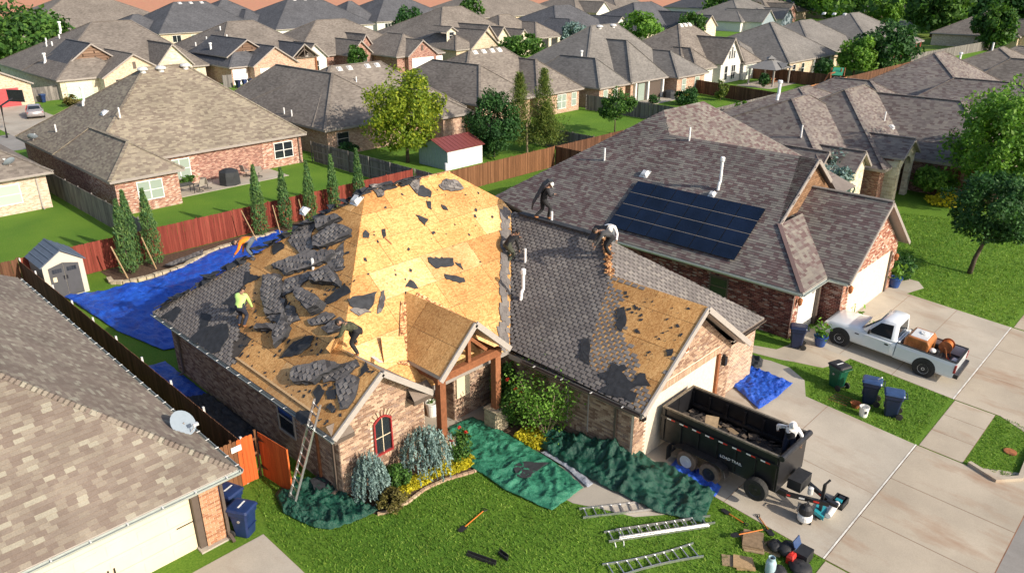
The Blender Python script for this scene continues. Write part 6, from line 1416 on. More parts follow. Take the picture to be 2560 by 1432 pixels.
shrub('small yellow bush on the covered patio lawn',(88.4,53.6,0),(1.0,0.9,0.5),900,0.12,X['leaf_yellow'],46)
shrub('dark hedge bush by the round vent house patio',(83.0,55.0,0),(0.8,0.8,0.6),700,0.12,X['leaf_deep'],47)
shrub('leafy bush at the corner of the lime tree house',(38.6,58.2,0),(1.3,0.9,0.75),1500,0.11,X['leaf_deep'],48)
shrub('small evergreen at the gazebo corner',(105.6,51.4,0),(0.8,0.8,1.1),900,0.16,X['leaf_deep'],49)
shrub('shrub beside the dark fence right of the gazebo',(121.0,49.5,0),(1.5,1.5,1.8),1200,0.2,X['leaf_deep'],50)
shrub('brown green bush beside the silver car',(31.0,106.0,0),(1.1,1.1,0.8),700,0.17,X['leaf_rust'],51)
shrub('hedge under the arched entry windows',(117.5,104.8,0),(3.2,0.8,0.7),900,0.2,X['leaf_mid'],52)
shrub('dark shrub at the arched entry corner',(127.2,108.6,0),(1.6,1.4,1.2),900,0.22,X['leaf_deep'],53)
shrub('small shrub in front of the pale rear wall',(77.6,172,0),(1.6,1.3,1.0),500,0.3,X['leaf_mid'],54)
# columnar cypresses with stakes
def cypress(label,base,h,r,seed):
    root = thing('columnar_cypress',label,'tree',base,'narrow cypresses along the red fence'); g = np.random.default_rng(seed); n = int(3000 * h / 5)
    f = g.random(n) ** 0.8; a = g.random(n) * 2 * np.pi; prof = r * (np.sin(np.clip((1 - f) * 1.9,0,np.pi / 2)) * 0.85 + 0.12) * (1 + 0.10 * np.sin(f * 40 + a * 3)); rad = prof * g.uniform(0.55,1.05,n)
    P = np.stack([base[0] + rad * np.cos(a),base[1] + rad * np.sin(a),base[2] + 0.12 + f * (h - 0.1)],1); O = np.stack([np.cos(a),np.sin(a),np.full(n,0.3)],1)
    along = np.stack([np.cos(a) * 0.25,np.sin(a) * 0.25,np.ones(n)],1); crown_obj(root,P,0.11,X['leaf_cypress'],O,0.25 + 0.5 * f,aspect=0.3,along=along)
    part('trunk',X['bark'],root,lambda m: m.tube([Vector(base),Vector(base) + Vector((0,0,h * 0.7))],[0.05,0.02],6)); 
    return root
def stake(label,a,b): o = part('tree_stake',X['plank'],None,lambda m: m.bar(a,b,0.05)); tag(o,label,'stake','tree stakes')
cy = [((13.7,43.3,0),4.3,0.52,'front cypress of the clump of three beside the shed'),((14.4,44.2,0),4.5,0.48,'middle cypress of the clump of three beside the shed'),((15.3,43.7,0),4.5,0.52,'rear cypress of the clump of three beside the shed'),((22.2,43.9,0),4.6,0.5,'first cypress of the row, directly behind the orange shirt worker'),((24.1,44.0,0),4.1,0.46,'second cypress of the row behind the torn roof'),((26.0,44.0,0),4.2,0.46,'third cypress of the row behind the torn roof'),((27.9,44.0,0),4.3,0.44,'fourth cypress of the row behind the torn roof'),((30.0,44.0,0),4.4,0.44,'last cypress of the row, nearest the grey fence')]
for i,(p,h,r,lb) in enumerate(cy): cypress(lb,p,h,r,60 + i)
stake('wooden stake leaning at the front cypress of the clump',(13.3,42.6,0),(12.9,43.0,1.9)); stake('wooden stake between the clumped cypresses',(15.0,42.9,0),(14.7,43.4,1.9)); stake('pale wooden stake beside the orange shirt worker',(21.4,43.0,0),(21.0,43.8,2.0)); stake('thin stake between the first two row cypresses',(23.2,43.3,0),(23.1,43.7,1.9)); stake('thin stake between the second and third row cypresses',(25.1,43.3,0),(25.0,43.7,1.9))
bedm = sheet('mulch_bed',[(12.6,42.2),(16.2,41.9),(18.5,43.6),(34.8,43.6),(34.8,44.8),(12.6,44.8)],X['mulch'],0.012)
# edging stones of the cypress bed
ES = thing('stone_edging','curved pale stone edging in front of the clumped cypresses','edging',(14.4,42,0)); rr = random.Random(3)
epts = [(12.5,43.2),(12.4,42.5),(12.8,42.0),(13.5,41.8),(14.4,41.8),(15.3,41.85),(16.2,42.0),(17.2,42.6),(18.2,43.2),(19.4,43.5),(20.6,43.55),(21.8,43.55),(23,43.55)]
for (x0,y0),(x1,y1) in zip(epts[:-1],epts[1:]):
    a,b = Vector((x0,y0,0.08)),Vector((x1,y1,0.08)); k = max(1,int((b - a).length / 0.32))
    for i in range(k): part('stone',X['stone'],ES,lambda m: m.bar(a.lerp(b,(i + 0.05) / k),a.lerp(b,(i + 0.95) / k),0.26 + rr.uniform(-.04,.06),0.2 + rr.uniform(-.03,.05)))
# front garden of the torn roof house
def weeper(label,base,h,r,seed):
    root = thing('weeping_cedar',label,'shrub',base,'weeping blue cedars by the front wall'); g = np.random.default_rng(seed); b = np.array(base)
    P = []; A = []
    for s in range(170):
        a = g.random() * 2 * np.pi; R0_ = r * math.sqrt(g.random()); top = h * (1 - 0.35 * (R0_ / r) ** 2) * g.uniform(0.85,1.05); L = top * g.uniform(0.5,0.95); k = int(L / 0.045)
        z = top - np.arange(k) * 0.045; rr_ = R0_ + 0.16 * np.sin(np.linspace(0,1.4,k)); aa = a + 0.1 * np.sin(np.linspace(0,3,k) + g.random() * 6)
        P.append(np.stack([b[0] + rr_ * np.cos(aa),b[1] + rr_ * np.sin(aa),b[2] + z],1) + g.normal(size=(k,3)) * 0.012); A.append(np.full(k,g.uniform(0.1,0.9)))
    P = np.concatenate(P); t = np.concatenate(A); D = P - b; D[:,2] = 0.2; D /= np.linalg.norm(D,axis=1,keepdims=True)
    crown_obj(root,P,0.062,X['leaf_blue'],D,t,name='foliage',aspect=0.42,along=np.tile((0,0,-1.0),(len(P),1)))
    part('stem',X['bark'],root,lambda m: m.tube([Vector(base),Vector(base) + Vector((0.1,0.05,h * 0.5)),Vector(base) + Vector((0,0,h * 0.95))],[0.05,0.04,0.02],6)); return root
weeper('narrow weeping blue cedar nearest the ladder',(11.35,17.3,0),1.75,0.5,71); weeper('wide weeping blue cedar below the arched window',(13.6,17.1,0),1.65,0.9,72)
shrub('green rounded shrub between the two weeping cedars',(12.35,17.25,0),(0.55,0.5,0.42),2400,0.06,X['leaf_mid'],73); shrub('small bronze green ball shrub at the end of the yellow border',(11.45,16.45,0),(0.55,0.55,0.38),2600,0.05,X['leaf_rust'],74)
def carpet(label,pts,n,seed,mat='leaf_yellow'):
    poly = pts; xs_ = [p[0] for p in pts]; ys_ = [p[1] for p in pts]; g = np.random.default_rng(seed); P = []
    while len(P) < n:
        x,y = g.uniform(min(xs_),max(xs_)),g.uniform(min(ys_),max(ys_))
        if inside((x,y),poly): P.append((x,y,gz(x,y) + 0.05 + 0.14 * g.random() + 0.06 * math.sin(x * 5) * math.sin(y * 6)))
    o = _link(bpy.data.objects.new('ground_cover',leaf_mesh('ground_cover',P,0.055,X[mat],upbias=0.8))); tag(o,label,'ground cover',kind='stuff'); return o
carpet('yellow flowering ground cover along the curved brick edging',[(11.3,16.6),(12.0,16.45),(12.6,16.55),(13.3,16.5),(14.2,16.2),(15.0,16.1),(15.1,16.6),(14.2,16.9),(13.2,17.0),(12.4,17.0),(11.6,17.0)],6500,75); carpet('yellow ground cover between the two green tarps',[(16.9,15.2),(17.6,14.8),(18.2,15.4),(17.8,16.4),(17.0,16.3)],1800,76)
sheet('flower_bed',[(10.8,17.9),(10.9,16.6),(11.3,16.35),(12.0,16.3),(12.8,16.42),(13.6,16.3),(14.6,15.95),(15.2,15.9),(15.3,17.9)],X['mulch'],0.01); sheet('side_bed',[(16.9,14.6),(18.5,12.2),(18.6,12.2),(18.6,18.0),(16.9,18.0)],X['mulch'],0.011)
BE = thing('brick_edging','curved brick edging between the lawn and the yellow border','edging',(13,16.3,0)); ep = [(10.95,16.5),(11.3,16.32),(12.0,16.26),(12.8,16.38),(13.6,16.26),(14.6,15.9),(15.2,15.85)]
for (x0,y0),(x1,y1) in zip(ep[:-1],ep[1:]):
    a,b = Vector((x0,y0,0.03)),Vector((x1,y1,0.03)); k = max(1,int((b - a).length / 0.2))
    for i in range(k): m = MB(); m.r = 0.01 + 0.98 * rr.random(); m.bar(a.lerp(b,(i + 0.04) / k),a.lerp(b,(i + 0.96) / k),0.1,0.09); m.build('brick',X['brick_soldier'],BE)
def rose(label,base,h,r,n,seed,flowers):
    root = shrub(label,base,(r,r,h / 2),n,0.055,X['leaf_mid'],seed,'rose bush','rose_bush',30,'rose bushes by the porch',0.3); g = random.Random(seed)
    for f in flowers:
        c = Vector(base) + Vector(f); P,O,t = crown_pts(tuple(c),(0.07,0.07,0.06),40,8,0.4,0.7,1.0,seed); crown_obj(root,P,0.04,X['flower_red'],O,t,name='flower')
    return root
rose('knock out style rose bush with faded flowers beside the left porch post',(14.75,16.75,0),1.3,0.55,1600,81,[(0.0,0.0,1.35),(0.2,-0.1,1.1),(-0.3,0.1,0.9),(0.3,0.2,0.6)]); rose('dark rose bush with red flowers right of the porch post',(17.6,16.9,0),1.8,0.6,1800,82,[(-0.1,-0.2,1.75),(0.2,-0.2,1.45),(-0.3,-0.1,1.2),(0.0,0.3,1.9)])
shrub('dark tall shrub in the porch corner',(18.0,17.9,0),(0.55,0.5,1.2),2600,0.07,X['leaf_mid'],83)
CM = thing('crape_myrtle','vase shaped small tree with pale bare stems beside the garage wall','tree',(17.95,15.6,0)); g = random.Random(8); mm = MB(); tips = []
for i in range(9):
    a = 2 * math.pi * i / 9; t1 = Vector((17.95,15.6,0)) + Vector((math.cos(a) * 0.45,math.sin(a) * 0.45,0.75)); t2 = t1 + Vector((math.cos(a) * 0.5,math.sin(a) * 0.5,1.15 + 0.4 * g.random())); mm.tube([(17.95,15.6,0),t1,t2],[0.03,0.022,0.008],6); tips += [t1.lerp(t2,s) for s in (0.25,0.6,1.0)]
mm.build('stems',X['bark_pale'],CM,smooth=True); gg = np.random.default_rng(9); P = np.concatenate([np.array(t) + gg.normal(size=(110,3)) * (0.24,0.24,0.28) for t in tips]); crown_obj(CM,P,0.06,X['leaf_bright'],np.tile((0,0,0.4),(len(P),1)),np.repeat(gg.uniform(0.1,0.6,len(tips)),110),name='foliage')
# woods at the upper right
g = random.Random(77); wl = ['lime crowned tree over the grey hip roof','second lime crowned tree left of the big wood','tall front tree of the wood above the creek grass','broad dark tree in the middle of the wood','tall tree behind the middle of the wood','shadowed fir like tree in the wood','right hand tall tree of the wood','dark tree beside the pale shuttered house','lone round tree in front of the shuttered house','tree at the top right corner']
wp = [((238,96,0),14,(9,9,7),'leaf_bright'),((226,78,0),12,(7,7,6),'leaf_bright'),((214,62,0),16,(9,9,8.5),'leaf_mid'),((246,66,0),19,(12,12,10),'leaf_mid'),((300,84,0),24,(15,15,12),'leaf_mid'),((236,56,0),15,(10,10,8),'leaf_deep'),((272,60,0),22,(14,14,11),'leaf_mid'),((250,48,0),17,(11,11,9),'leaf_deep'),((188,42.5,0),9.5,(4.8,4.8,5),'leaf_mid'),((262,34,0),20,(13,13,10),'leaf_deep')]
for i,(lb,(b,h,rad,mt)) in enumerate(zip(wl,wp)): T(lb,b,h,rad,3600,0.75 if h > 12 else 0.45,X[mt],60,0.26,h * 0.35,0.35,'trees of the creek wood','wood_tree',100 + i)
gg = np.random.default_rng(5); P = []
for k in range(90):
    c = np.array((gg.uniform(215,420),gg.uniform(20,130),0)); 
    if c[0] < 230 + (c[1] - 20) * 0.35 and c[1] < 60: continue
    h_ = gg.uniform(12,24); q,o_,t_ = crown_pts((c[0],c[1],h_ * 0.6),(9,9,h_ * 0.45),420,16,0.35,0.7,1.0,k); P.append(q)
o = _link(bpy.data.objects.new('far_woods',leaf_mesh('far_woods',np.concatenate(P),0.95,X['leaf_mid'],upbias=0.2))); tag(o,'mass of dark trees filling the upper right corner','woods',kind='stuff')
# grass blades on the near lawns
def blades(name,polys,dens,hgt,seed,mat):
    g = np.random.default_rng(seed); P = []
    for poly in polys:
        xs_ = [p[0] for p in poly]; ys_ = [p[1] for p in poly]; n = int((max(xs_) - min(xs_)) * (max(ys_) - min(ys_)) * dens)
        Q = np.stack([g.uniform(min(xs_),max(xs_),n),g.uniform(min(ys_),max(ys_),n)],1); P += [(x,y,gz(x,y) + hgt * 0.45) for x,y in Q if inside((x,y),poly)]
    P = np.array(P); A = np.tile((0,0,1.0),(len(P),1)); 
    tn = np.array([0.5 + 0.35 * noise.noise(Vector((x * 1.7,y * 1.7,0))) + 0.25 * noise.noise(Vector((x * 0.45,y * 0.45,3))) for x,y,_ in P])
    me = leaf_mesh(name,P,hgt,mat,aspect=0.3,along=A,rnd=tn); o = _link(bpy.data.objects.new(name,me)); tag(o,'short mown grass of the front lawns','grass',kind='stuff')
X['blade'] = leaf_mat('grass_blade',(0.07,0.16,0.016),(0.13,0.255,0.028),(0.25,0.35,0.06),0.3)
lawn_main = [(8.1,5.7),(19.3,5.7),(19.3,9.3),(17.8,9.6),(16.5,10.6),(15.6,12.4),(15.5,14.5),(14.6,15.8),(13.6,16.2),(12.8,16.3),(12.0,16.2),(11.2,16.3),(10.8,16.6),(10.6,21),(8.95,21),(8.1,18.0)]
blades('grass',[lawn_main,[(27.6,5.7),(32.0,5.7),(32.0,9.8),(31.2,9.9),(30.2,10.3),(29.3,11.6),(29.1,11.2),(28.7,10.3),(27.6,9.8)],[(27.9,2.5),(31.9,2.5),(32.0,4.0),(27.7,4.0)]],330,0.05,91,X['blade']); blades('grass',[[(41.5,5.7),(60,5.7),(56,16),(44.5,16),(43.6,13),(43.7,10.6),(42.9,10.1),(41.5,10.5)]],130,0.07,92,X['blade'])
# ---------------------------------------------------------------- torn shingles and felt on the roof
def ragged(poly,step,amp,g):
    out = []
    for i in range(len(poly)):
        a,b = Vector(poly[i] + (0,)),Vector(poly[(i + 1) % len(poly)] + (0,)); L = (b - a).length; k = max(1,int(L / step)); n = Vector((-(b - a).y,(b - a).x,0)) / max(L,1e-6)
        for j in range(k):
            p = a.lerp(b,j / k) + n * (g.uniform(-amp,amp) if j else 0); out.append((p.x,p.y))
    return out
def crop(ox,oy,s): return lambda pts: [(ox + x / s,oy + y / s) for x,y in pts]
k540,k380,k560,k850,k1000,k1440 = crop(540,540,3.979),crop(380,640,4.923),crop(560,900,4.923),crop(850,430,4.923),crop(1000,800,4.923),crop(1440,880,4.923)
_sd = [0]
def piece(label,pl,px,th,mats,name,cat,group,lift=0.025,step=0.16,amp=0.05,curl=0.02,ang=None,tiers=1):
    """a loose sheet lying on a slope: ragged outline, thickness, a little curl"""
    _sd[0] += 1; g = random.Random(_sd[0] * 13 + 5); uv = pl.px(px)
    if area2(uv) < 0: uv = uv[::-1]
    c = (sum(p[0] for p in uv) / len(uv),sum(p[1] for p in uv) / len(uv))
    a_ = ang if ang is not None else g.uniform(-0.6,0.6); ca,sa = math.cos(a_),math.sin(a_); objs = []
    for t in range(tiers):
        q = [(c[0] + (u - c[0]) * (1 - 0.05 * t) + 0.03 * t,c[1] + (v - c[1]) * (1 - 0.05 * t)) for u,v in uv]; q = ragged(q,step,amp,g); m = MB(); h0 = lift + t * (th + 0.004)
        ph = g.uniform(0,6); hz = lambda u,v: curl * (0.5 + 0.5 * math.sin(u * 1.7 + v * 1.1 + ph)) * (0.4 + g.random()) * (0.0 if name.startswith('shingle') else 1.0)
        low = [pl.pt(u,v,h0) for u,v in q]; hh = [hz(u,v) for u,v in q]; top = [pl.pt(u,v,h0 + th + h) for (u,v),h in zip(q,hh)]
        rot = lambda u,v: (u * ca + v * sa,-u * sa + v * ca)
        for tr in triangulate2(q): m.face([top[i] for i in tr],[rot(*q[i]) for i in tr],0)
        n = len(q)
        for i in range(n): j = (i + 1) % n; m.face([low[i],low[j],top[j],top[i]],None,1)
        o = m.build(name if t == 0 else 'layer',mats,objs[0] if t else None); objs.append(o)
    if name.startswith('shingle'):          # tabs standing on the top sheet
        tb = MB(); T0 = lift + tiers * (th + 0.004); us = [p[0] for p in q]; vs = [p[1] for p in q]; D = max(max(us) - min(us),max(vs) - min(vs)) * 0.75 + 0.3; k = int(D / 0.15) + 1
        for r in range(-k,k):
            for cc in range(-k,k):
                x0,y0 = cc * 0.3 + (r % 2) * 0.15,r * 0.15; P4 = [(c[0] + x * ca - y * sa,c[1] + x * sa + y * ca) for x,y in ((x0,y0),(x0 + 0.215,y0),(x0 + 0.215,y0 + 0.148),(x0,y0 + 0.148))]
                if not all(inside(z,q) for z in P4): continue
                tb.r = 0.01 + 0.98 * g.random(); tp = [pl.pt(u,v,T0 + hgt) for (u,v),hgt in zip(P4,(0.026,0.026,0.012,0.012))]; lo = [pl.pt(u,v,T0 - 0.01) for u,v in P4]; tb.face(tp)
                for i in (0,1,3): j = (i + 1) % 4; tb.face([lo[i],lo[j],tp[j],tp[i]])
        if tb.f: tb.build('tabs',X['slab_tab'],objs[0])['kind'] = 'stuff'
    return tag(objs[0],label,cat,group)
SM = [X['slab'],X['felt']]
slabs_ = [
 ('topmost wide shingle sheet under the ridge on the shaded slope',PL,k540([(770,110),(930,40),(1000,100),(960,170),(975,330),(870,400),(720,260),(760,200)]),.05,1),
 ('curled shingle sheet nearest the roof ridge',PL,k540([(1010,50),(1210,0),(1270,40),(1130,110),(1030,160),(1010,110)]),.10,2),
 ('thick shingle sheet beside the sunlit hip line',PL,k540([(980,230),(1200,90),(1360,140),(1360,210),(1040,340),(980,330)]),.09,2),
 ('long flat shingle sheet crossing the middle of the shaded slope',PL,k540([(560,500),(900,370),(1190,350),(1210,390),(1110,470),(950,530),(720,600),(650,560)]),.08,2),
 ('narrow shingle sheet between the long sheet and the hip',PL,k540([(1110,470),(1220,330),(1280,260),(1270,540),(1200,560)]),.04,1),
 ('tall left column of shingle sheets with stepped edge',PL,k540([(480,590),(650,590),(680,700),(660,830),(720,850),(690,1000),(510,1000),(460,780)]),.07,2),
 ('folded shingle strip bridging the column and the vent pipe',PL,k540([(650,760),(700,640),(960,560),(990,600),(800,740),(680,810)]),.06,1),
 ('shingle sheet with thick brown edge right of the vent pipe',PL,k540([(970,600),(1160,520),(1260,660),(1250,720),(1100,690),(960,680)]),.14,2),
 ('tall stack of shingle sheets in the middle of the heap',PL,k540([(800,810),(850,730),(1000,800),(1110,880),(1070,950),(960,1000),(910,940)]),.10,4),
 ('small shingle sheet under the stepped column',PL,k540([(510,1020),(690,900),(780,900),(850,1040),(760,1070),(700,1130)]),.05,1),
 ('left arm of the bent shingle pair below the worker in lime',PL,k540([(400,1140),(430,1090),(640,1090),(640,1160)]),.10,2),
 ('right arm of the bent shingle pair below the worker in lime',PL,k540([(640,1100),(690,980),(760,1120),(730,1200),(600,1320),(590,1170)]),.10,2),
 ('shingle sheet in front of the camouflage shirt worker',PL,k540([(1060,1130),(1260,1020),(1310,1110),(1130,1190)]),.08,2),
 ('jagged shingle sheet below the tall stack',PL,k540([(920,1040),(1110,960),(1200,1000),(1100,1080),(960,1100)]),.06,1),
 ('wide shingle sheet at the bottom of the heap near the eave',PL,k560([(840,220),(880,110),(1160,40),(1330,30),(1500,90),(1230,220),(1130,310),(880,300)]),.10,2),
 ('long shingle sheet reaching down to the front gable rake',PL,k560([(1400,400),(1390,260),(1560,180),(1680,230),(1640,420),(1530,600),(1440,620)]),.05,1),
 ('shingle sheet with loose strips above the front gable',PL,k560([(1210,130),(1420,60),(1640,0),(1680,80),(1420,260),(1240,290)]),.06,1),
 ('square patch of light shingles at the top of the sunlit slope',PF,k850([(1205,170),(1300,90),(1450,120),(1520,210),(1400,240),(1270,235)]),.04,1),
 ('pinkish torn shingle patch left of the ridge felt',PF,k850([(350,170),(560,150),(540,290),(460,320)]),.05,1),
 ('brown shingle flap hanging from the ridge',PF,k850([(830,100),(1000,90),(940,280),(860,180)]),.05,1),
 ('grey shingle strip beside the camouflage shirt worker',PF,k540([(1600,980),(1640,760),(1671,740),(1671,900),(1640,960)]),.03,1),
 ('pale broken shingle in front of the camouflage shirt worker',PF,k540([(1330,940),(1390,880),(1470,920),(1540,960),(1420,1000)]),.03,1)]
for lb,pl,px,th,ti in slabs_: piece(lb,pl,px,th,SM,'shingle_slab','shingles','torn shingle sheets on the roof',tiers=ti)
FM = [X['felt'],X['felt']]
felts = [
 ('large sagging felt sheet low on the shaded slope',PL,k540([(690,1360),(760,1280),(930,1200),(980,1200),(950,1300),(820,1390),(640,1420)]),.12),
 ('felt sheet against the hip right of the tall stack',PL,k540([(1100,830),(1290,670),(1350,760),(1180,860),(1080,900)]),.03),
 ('triangular felt flap at the edge of the remaining shingles',PL,k540([(300,560),(450,610),(380,650),(280,700)]),.02),
 ('rounded felt scrap above the long shingle sheet',PL,k540([(565,360),(580,280),(640,265),(690,290),(680,330),(590,390)]),.02),
 ('felt patch exposed at the left eave corner',PL,k380([(120,760),(310,625),(380,660),(270,820)]),.02),
 ('upright felt patch among the remaining shingles',PL,k380([(600,760),(620,690),(740,740),(700,860),(600,930)]),.02),
 ('big torn felt area above the left gutter',PL,k380([(460,1040),(600,900),(940,830),(960,980),(850,1180),(740,1200),(600,1090)]),.04),
 ('felt strip behind the worker in lime',PL,k380([(1000,480),(1130,390),(1110,640),(980,720),(950,600),(870,590)]),.02),
 ('hanging felt scrap over the left gutter near the ladder',PL,k560([(900,650),(1000,630),(1100,630),(1060,760),(960,800),(890,720)]),.03),
 ('long felt scrap between the shingle heap and the gutter',PL,k560([(1100,400),(1180,300),(1250,380),(1180,520),(1110,600),(1140,470)]),.03),
 ('square felt scrap beside the lowest shingle sheet',PL,k560([(1270,380),(1400,360),(1390,480),(1280,490)]),.02),
 ('crumpled felt lump above the ladder top',PL,k560([(1270,590),(1330,530),(1380,600),(1340,650)]),.06),
 ('felt scrap leaning on the front gable ridge',PL,k560([(1660,220),(1750,20),(1800,120),(1700,200)]),.04),
 ('grey felt sheet over the hip above the camouflage shirt worker',PF,k540([(1300,830),(1600,760),(1570,860),(1520,940),(1330,900)]),.03),
 ('felt scrap below the ridge patch on the sunlit slope',PF,k850([(940,200),(1020,170),(1125,250),(1110,325),(960,300)]),.02),
 ('triangular felt scrap high on the sunlit slope',PF,k850([(925,535),(1085,590),(1040,665)]),.02),
 ('wide felt scrap in the middle of the sunlit slope',PF,k850([(1075,1060),(1390,1065),(1400,1150),(1180,1195),(1090,1120)]),.03),
 ('long felt scrap low on the sunlit slope',PF,k850([(1280,1260),(1520,1310),(1540,1360),(1470,1375),(1310,1330)]),.03),
 ('round felt scrap beside the hip on the sunlit slope',PF,k850([(280,760),(310,720),(360,770),(350,820),(280,815)]),.02),
 ('narrow felt scrap right of the wide one',PF,k850([(1410,1115),(1480,1130),(1515,1210)]),.02),
 ('small felt scrap under the shingle patch',PF,k850([(1240,405),(1300,430),(1330,480),(1270,470)]),.02),
 ('brown scrap above the triangular felt',PF,k850([(1060,370),(1110,365),(1125,470),(1080,450)]),.03),
 ('felt scrap at the porch roof corner',PF,k850([(800,1420),(860,1330),(930,1390),(960,1440)]),.02),
 ('torn felt strip in the middle of the garage wing roof',PW,k1000([(2230,240),(2335,232),(2335,500),(2345,560),(2290,520),(2190,465),(2220,400)]),.02),
 ('large torn felt patch above the garage corner',PW,k1440([(280,270),(400,240),(450,130),(500,150),(530,180),(600,160),(640,210),(570,250),(640,340),(700,380),(790,260),(860,270),(890,370),(930,430),(760,420),(660,480),(760,520),(720,630),(600,560),(430,540),(310,500),(320,450),(420,410)]),.02),
 ('felt scrap at the top edge of the bare garage slope',PW,[(1545,775),(1562,768),(1568,800),(1556,830),(1543,820)],.03),
 ('felt scraps on the rake of the garage gable',PW,[(1664,876),(1684,873),(1680,890),(1668,892)],.03)]
for lb,pl,px,cu in felts: piece(lb,pl,px,.012,FM,'felt_scrap','roofing felt','torn felt pieces on the roof',lift=0.036,curl=cu * 0.5,step=0.12,amp=0.045)
# crumbs too small to tell apart
g = random.Random(55); m = MB()
for pl,poly,n in ((PL,PL.px(k540([(470,560),(1400,100),(1380,700),(900,1100),(1200,1300),(1000,1430),(250,1400),(220,1150)])),190),(PL,PL.px(k560([(100,10),(900,150),(1900,100),(1350,860),(1080,740)])),80),(PF,PF.px(k850([(350,250),(1300,80),(1900,350),(1900,1350),(250,1400)])),60),(PW,PW.px([(1560,730),(1740,775),(1650,940),(1600,900)]),40)):
    us = [p[0] for p in poly]; vs = [p[1] for p in poly]
    while n:
        u,v = g.uniform(min(us),max(us)),g.uniform(min(vs),max(vs))
        if not inside((u,v),poly): continue
        n -= 1; s = 0.02 + 0.09 * g.random() ** 2.5; a = g.random() * 6; d = pl.U * math.cos(a) + pl.V * math.sin(a); e = pl.N.cross(d)
        m.prism([pl.pt(u,v,0.03) + d * s * x + e * s * y for x,y in ((-1,-0.5),(0.9,-0.6),(1,0.4),(-0.4,0.7))],pl.N,0.008)
tag(m.build('shingle_crumbs',X['felt']),'small dark shingle crumbs strewn over the bare roof boards','debris',kind='stuff')
# loose boards
def board(label,c,X_,Y_,w,l,th,mat,name='loose_board',cat='board'):
    X_,Y_ = Vector(X_).normalized(),Vector(Y_).normalized(); N = X_.cross(Y_); o = part(name,mat,None,lambda m: m.obox(c,X_ * (w / 2),Y_ * (l / 2),N * (th / 2))); return tag(o,label,cat)
c = PF.hit(985,873,0.14); board('square sheathing offcut propped beside the porch roof',c,PF.U * 0.9 - PF.V * 0.35,PF.V + PF.U * 0.4 + PF.N * 0.2,0.85,0.95,0.02,X['cover_osb'] if 'cover_osb' in X else X['osb_new'],cat='plywood')
board('white painted board lying above the front gable',PF.hit(935,893,0.08),(0.2,1,-0.1),PF.N,1.15,0.02,0.2,X['white'])
board('curved plywood offcut standing in front of the camouflage shirt worker',PL.hit(833,860,0.25),PL.U * 0.5 + PL.N,PL.V,0.5,0.55,0.02,X['osb_new'],cat='plywood')
piece('shingle topped strip lying on the big blue tarp',Plane((0,0,0.10),(1,0,0),(0,0,1)),[(413,668),(510,629),(508,641),(430,670)],.06,SM,'shingle_strip','shingles',None,lift=0.12)

# ---------------------------------------------------------------- tarps
def tarp(label,A,B,mat,amp=0.06,freq=1.6,nu=70,nv=46,seed=0,lift=0.03,humps=(),name='tarp',border=True):
    """a crumpled sheet ruled between two polylines given in plan"""
    def res(pl,n):
        P = [Vector(p + (0,)) for p in pl]; s = [0]
        for a,b in zip(P[:-1],P[1:]): s.append(s[-1] + (b - a).length)
        out = []
        for i in range(n + 1):
            t = s[-1] * i / n; k = 0
            while k < len(s) - 2 and s[k + 1] < t: k += 1
            out.append(P[k].lerp(P[k + 1],(t - s[k]) / max(1e-9,s[k + 1] - s[k])))
        return out
    a,b = res(A,nu),res(B,nu); m = MB(); G = []
    for j in range(nv + 1):
        for i in range(nu + 1):
            p = a[i].lerp(b[i],j / nv); q = Vector((p.x * freq + seed,p.y * freq,seed * 0.7)); w = noise.noise_vector(q * 0.6) * 0.5; q2 = q + w
            r1 = 1 - abs(noise.noise(q2)); r2 = 1 - abs(noise.noise(q2 * 2.3 + Vector((5,1,0)))); r3 = 1 - abs(noise.noise(q2 * 5.1))
            e = min(i,nu - i,j,nv - j) / 5.0; f = min(1.0,0.25 + e)
            z = amp * f * (r1 ** 4 * 0.9 + r2 ** 4 * 0.6 + r3 ** 3 * 0.4)
            for hx,hy,hr,hh in humps: z += hh * math.exp(-((p.x - hx) ** 2 + (p.y - hy) ** 2) / (hr * hr)) * (0.7 + 0.5 * r2)
            edge = 0.03 * noise.noise(Vector((p.x * 3,p.y * 3,seed))) if e == 0 else 0
            G.append((p.x + edge,p.y + edge,gz(p.x,p.y) + lift + z))
    m.v = G; w_ = nu + 1
    for j in range(nv):
        for i in range(nu):
            k = j * w_ + i; m.f.append((k,k + 1,k + w_ + 1,k + w_)); m.mi.append(0); m.rnd.append(0.0); m.uv += [(0,0)] * 4
    me = m.mesh(name,mat); me.polygons.foreach_set('use_smooth',[True] * len(me.polygons)); bm = bmesh.new(); bm.from_mesh(me); bmesh.ops.recalc_face_normals(bm,faces=bm.faces); bm.to_mesh(me); bm.free()
    o = _link(bpy.data.objects.new(name,me)); s = o.modifiers.new('thickness','SOLIDIFY'); s.thickness = 0.004; return tag(o,label,'tarp')
tarp('big blue tarp spread behind the torn roof house up to the red fence',[(9.9,42.4),(12.5,41.2),(15.0,41.6),(18.5,43.2),(23.5,44.1)],[(10.0,41.6),(10.3,36.0),(11.0,32.5),(14.0,31.5),(24.0,33.0)],X['tarp_blue'],0.11,1.1,110,80,3.0,0.04,[(12.6,40.4,0.8,0.3),(13.6,38.8,0.7,0.25)])
tarp('long blue tarp in the shaded side yard between the fence and the brick wall',[(9.3,31.6),(9.15,29.0),(9.2,25.0),(9.2,22.4)],[(10.6,31.4),(10.6,29.0),(10.6,25.0),(10.6,22.4)],X['tarp_blue'],0.10,1.6,70,24,9.0)
tarp('dark felt sheets heaped over the side yard tarp',[(9.6,27.6),(9.5,25.0),(9.5,22.0)],[(10.6,27.2),(10.62,25.0),(10.6,21.6)],X['felt'],0.22,2.2,50,20,4.0,0.12,name='felt_heap')['category'] = 'roofing felt'
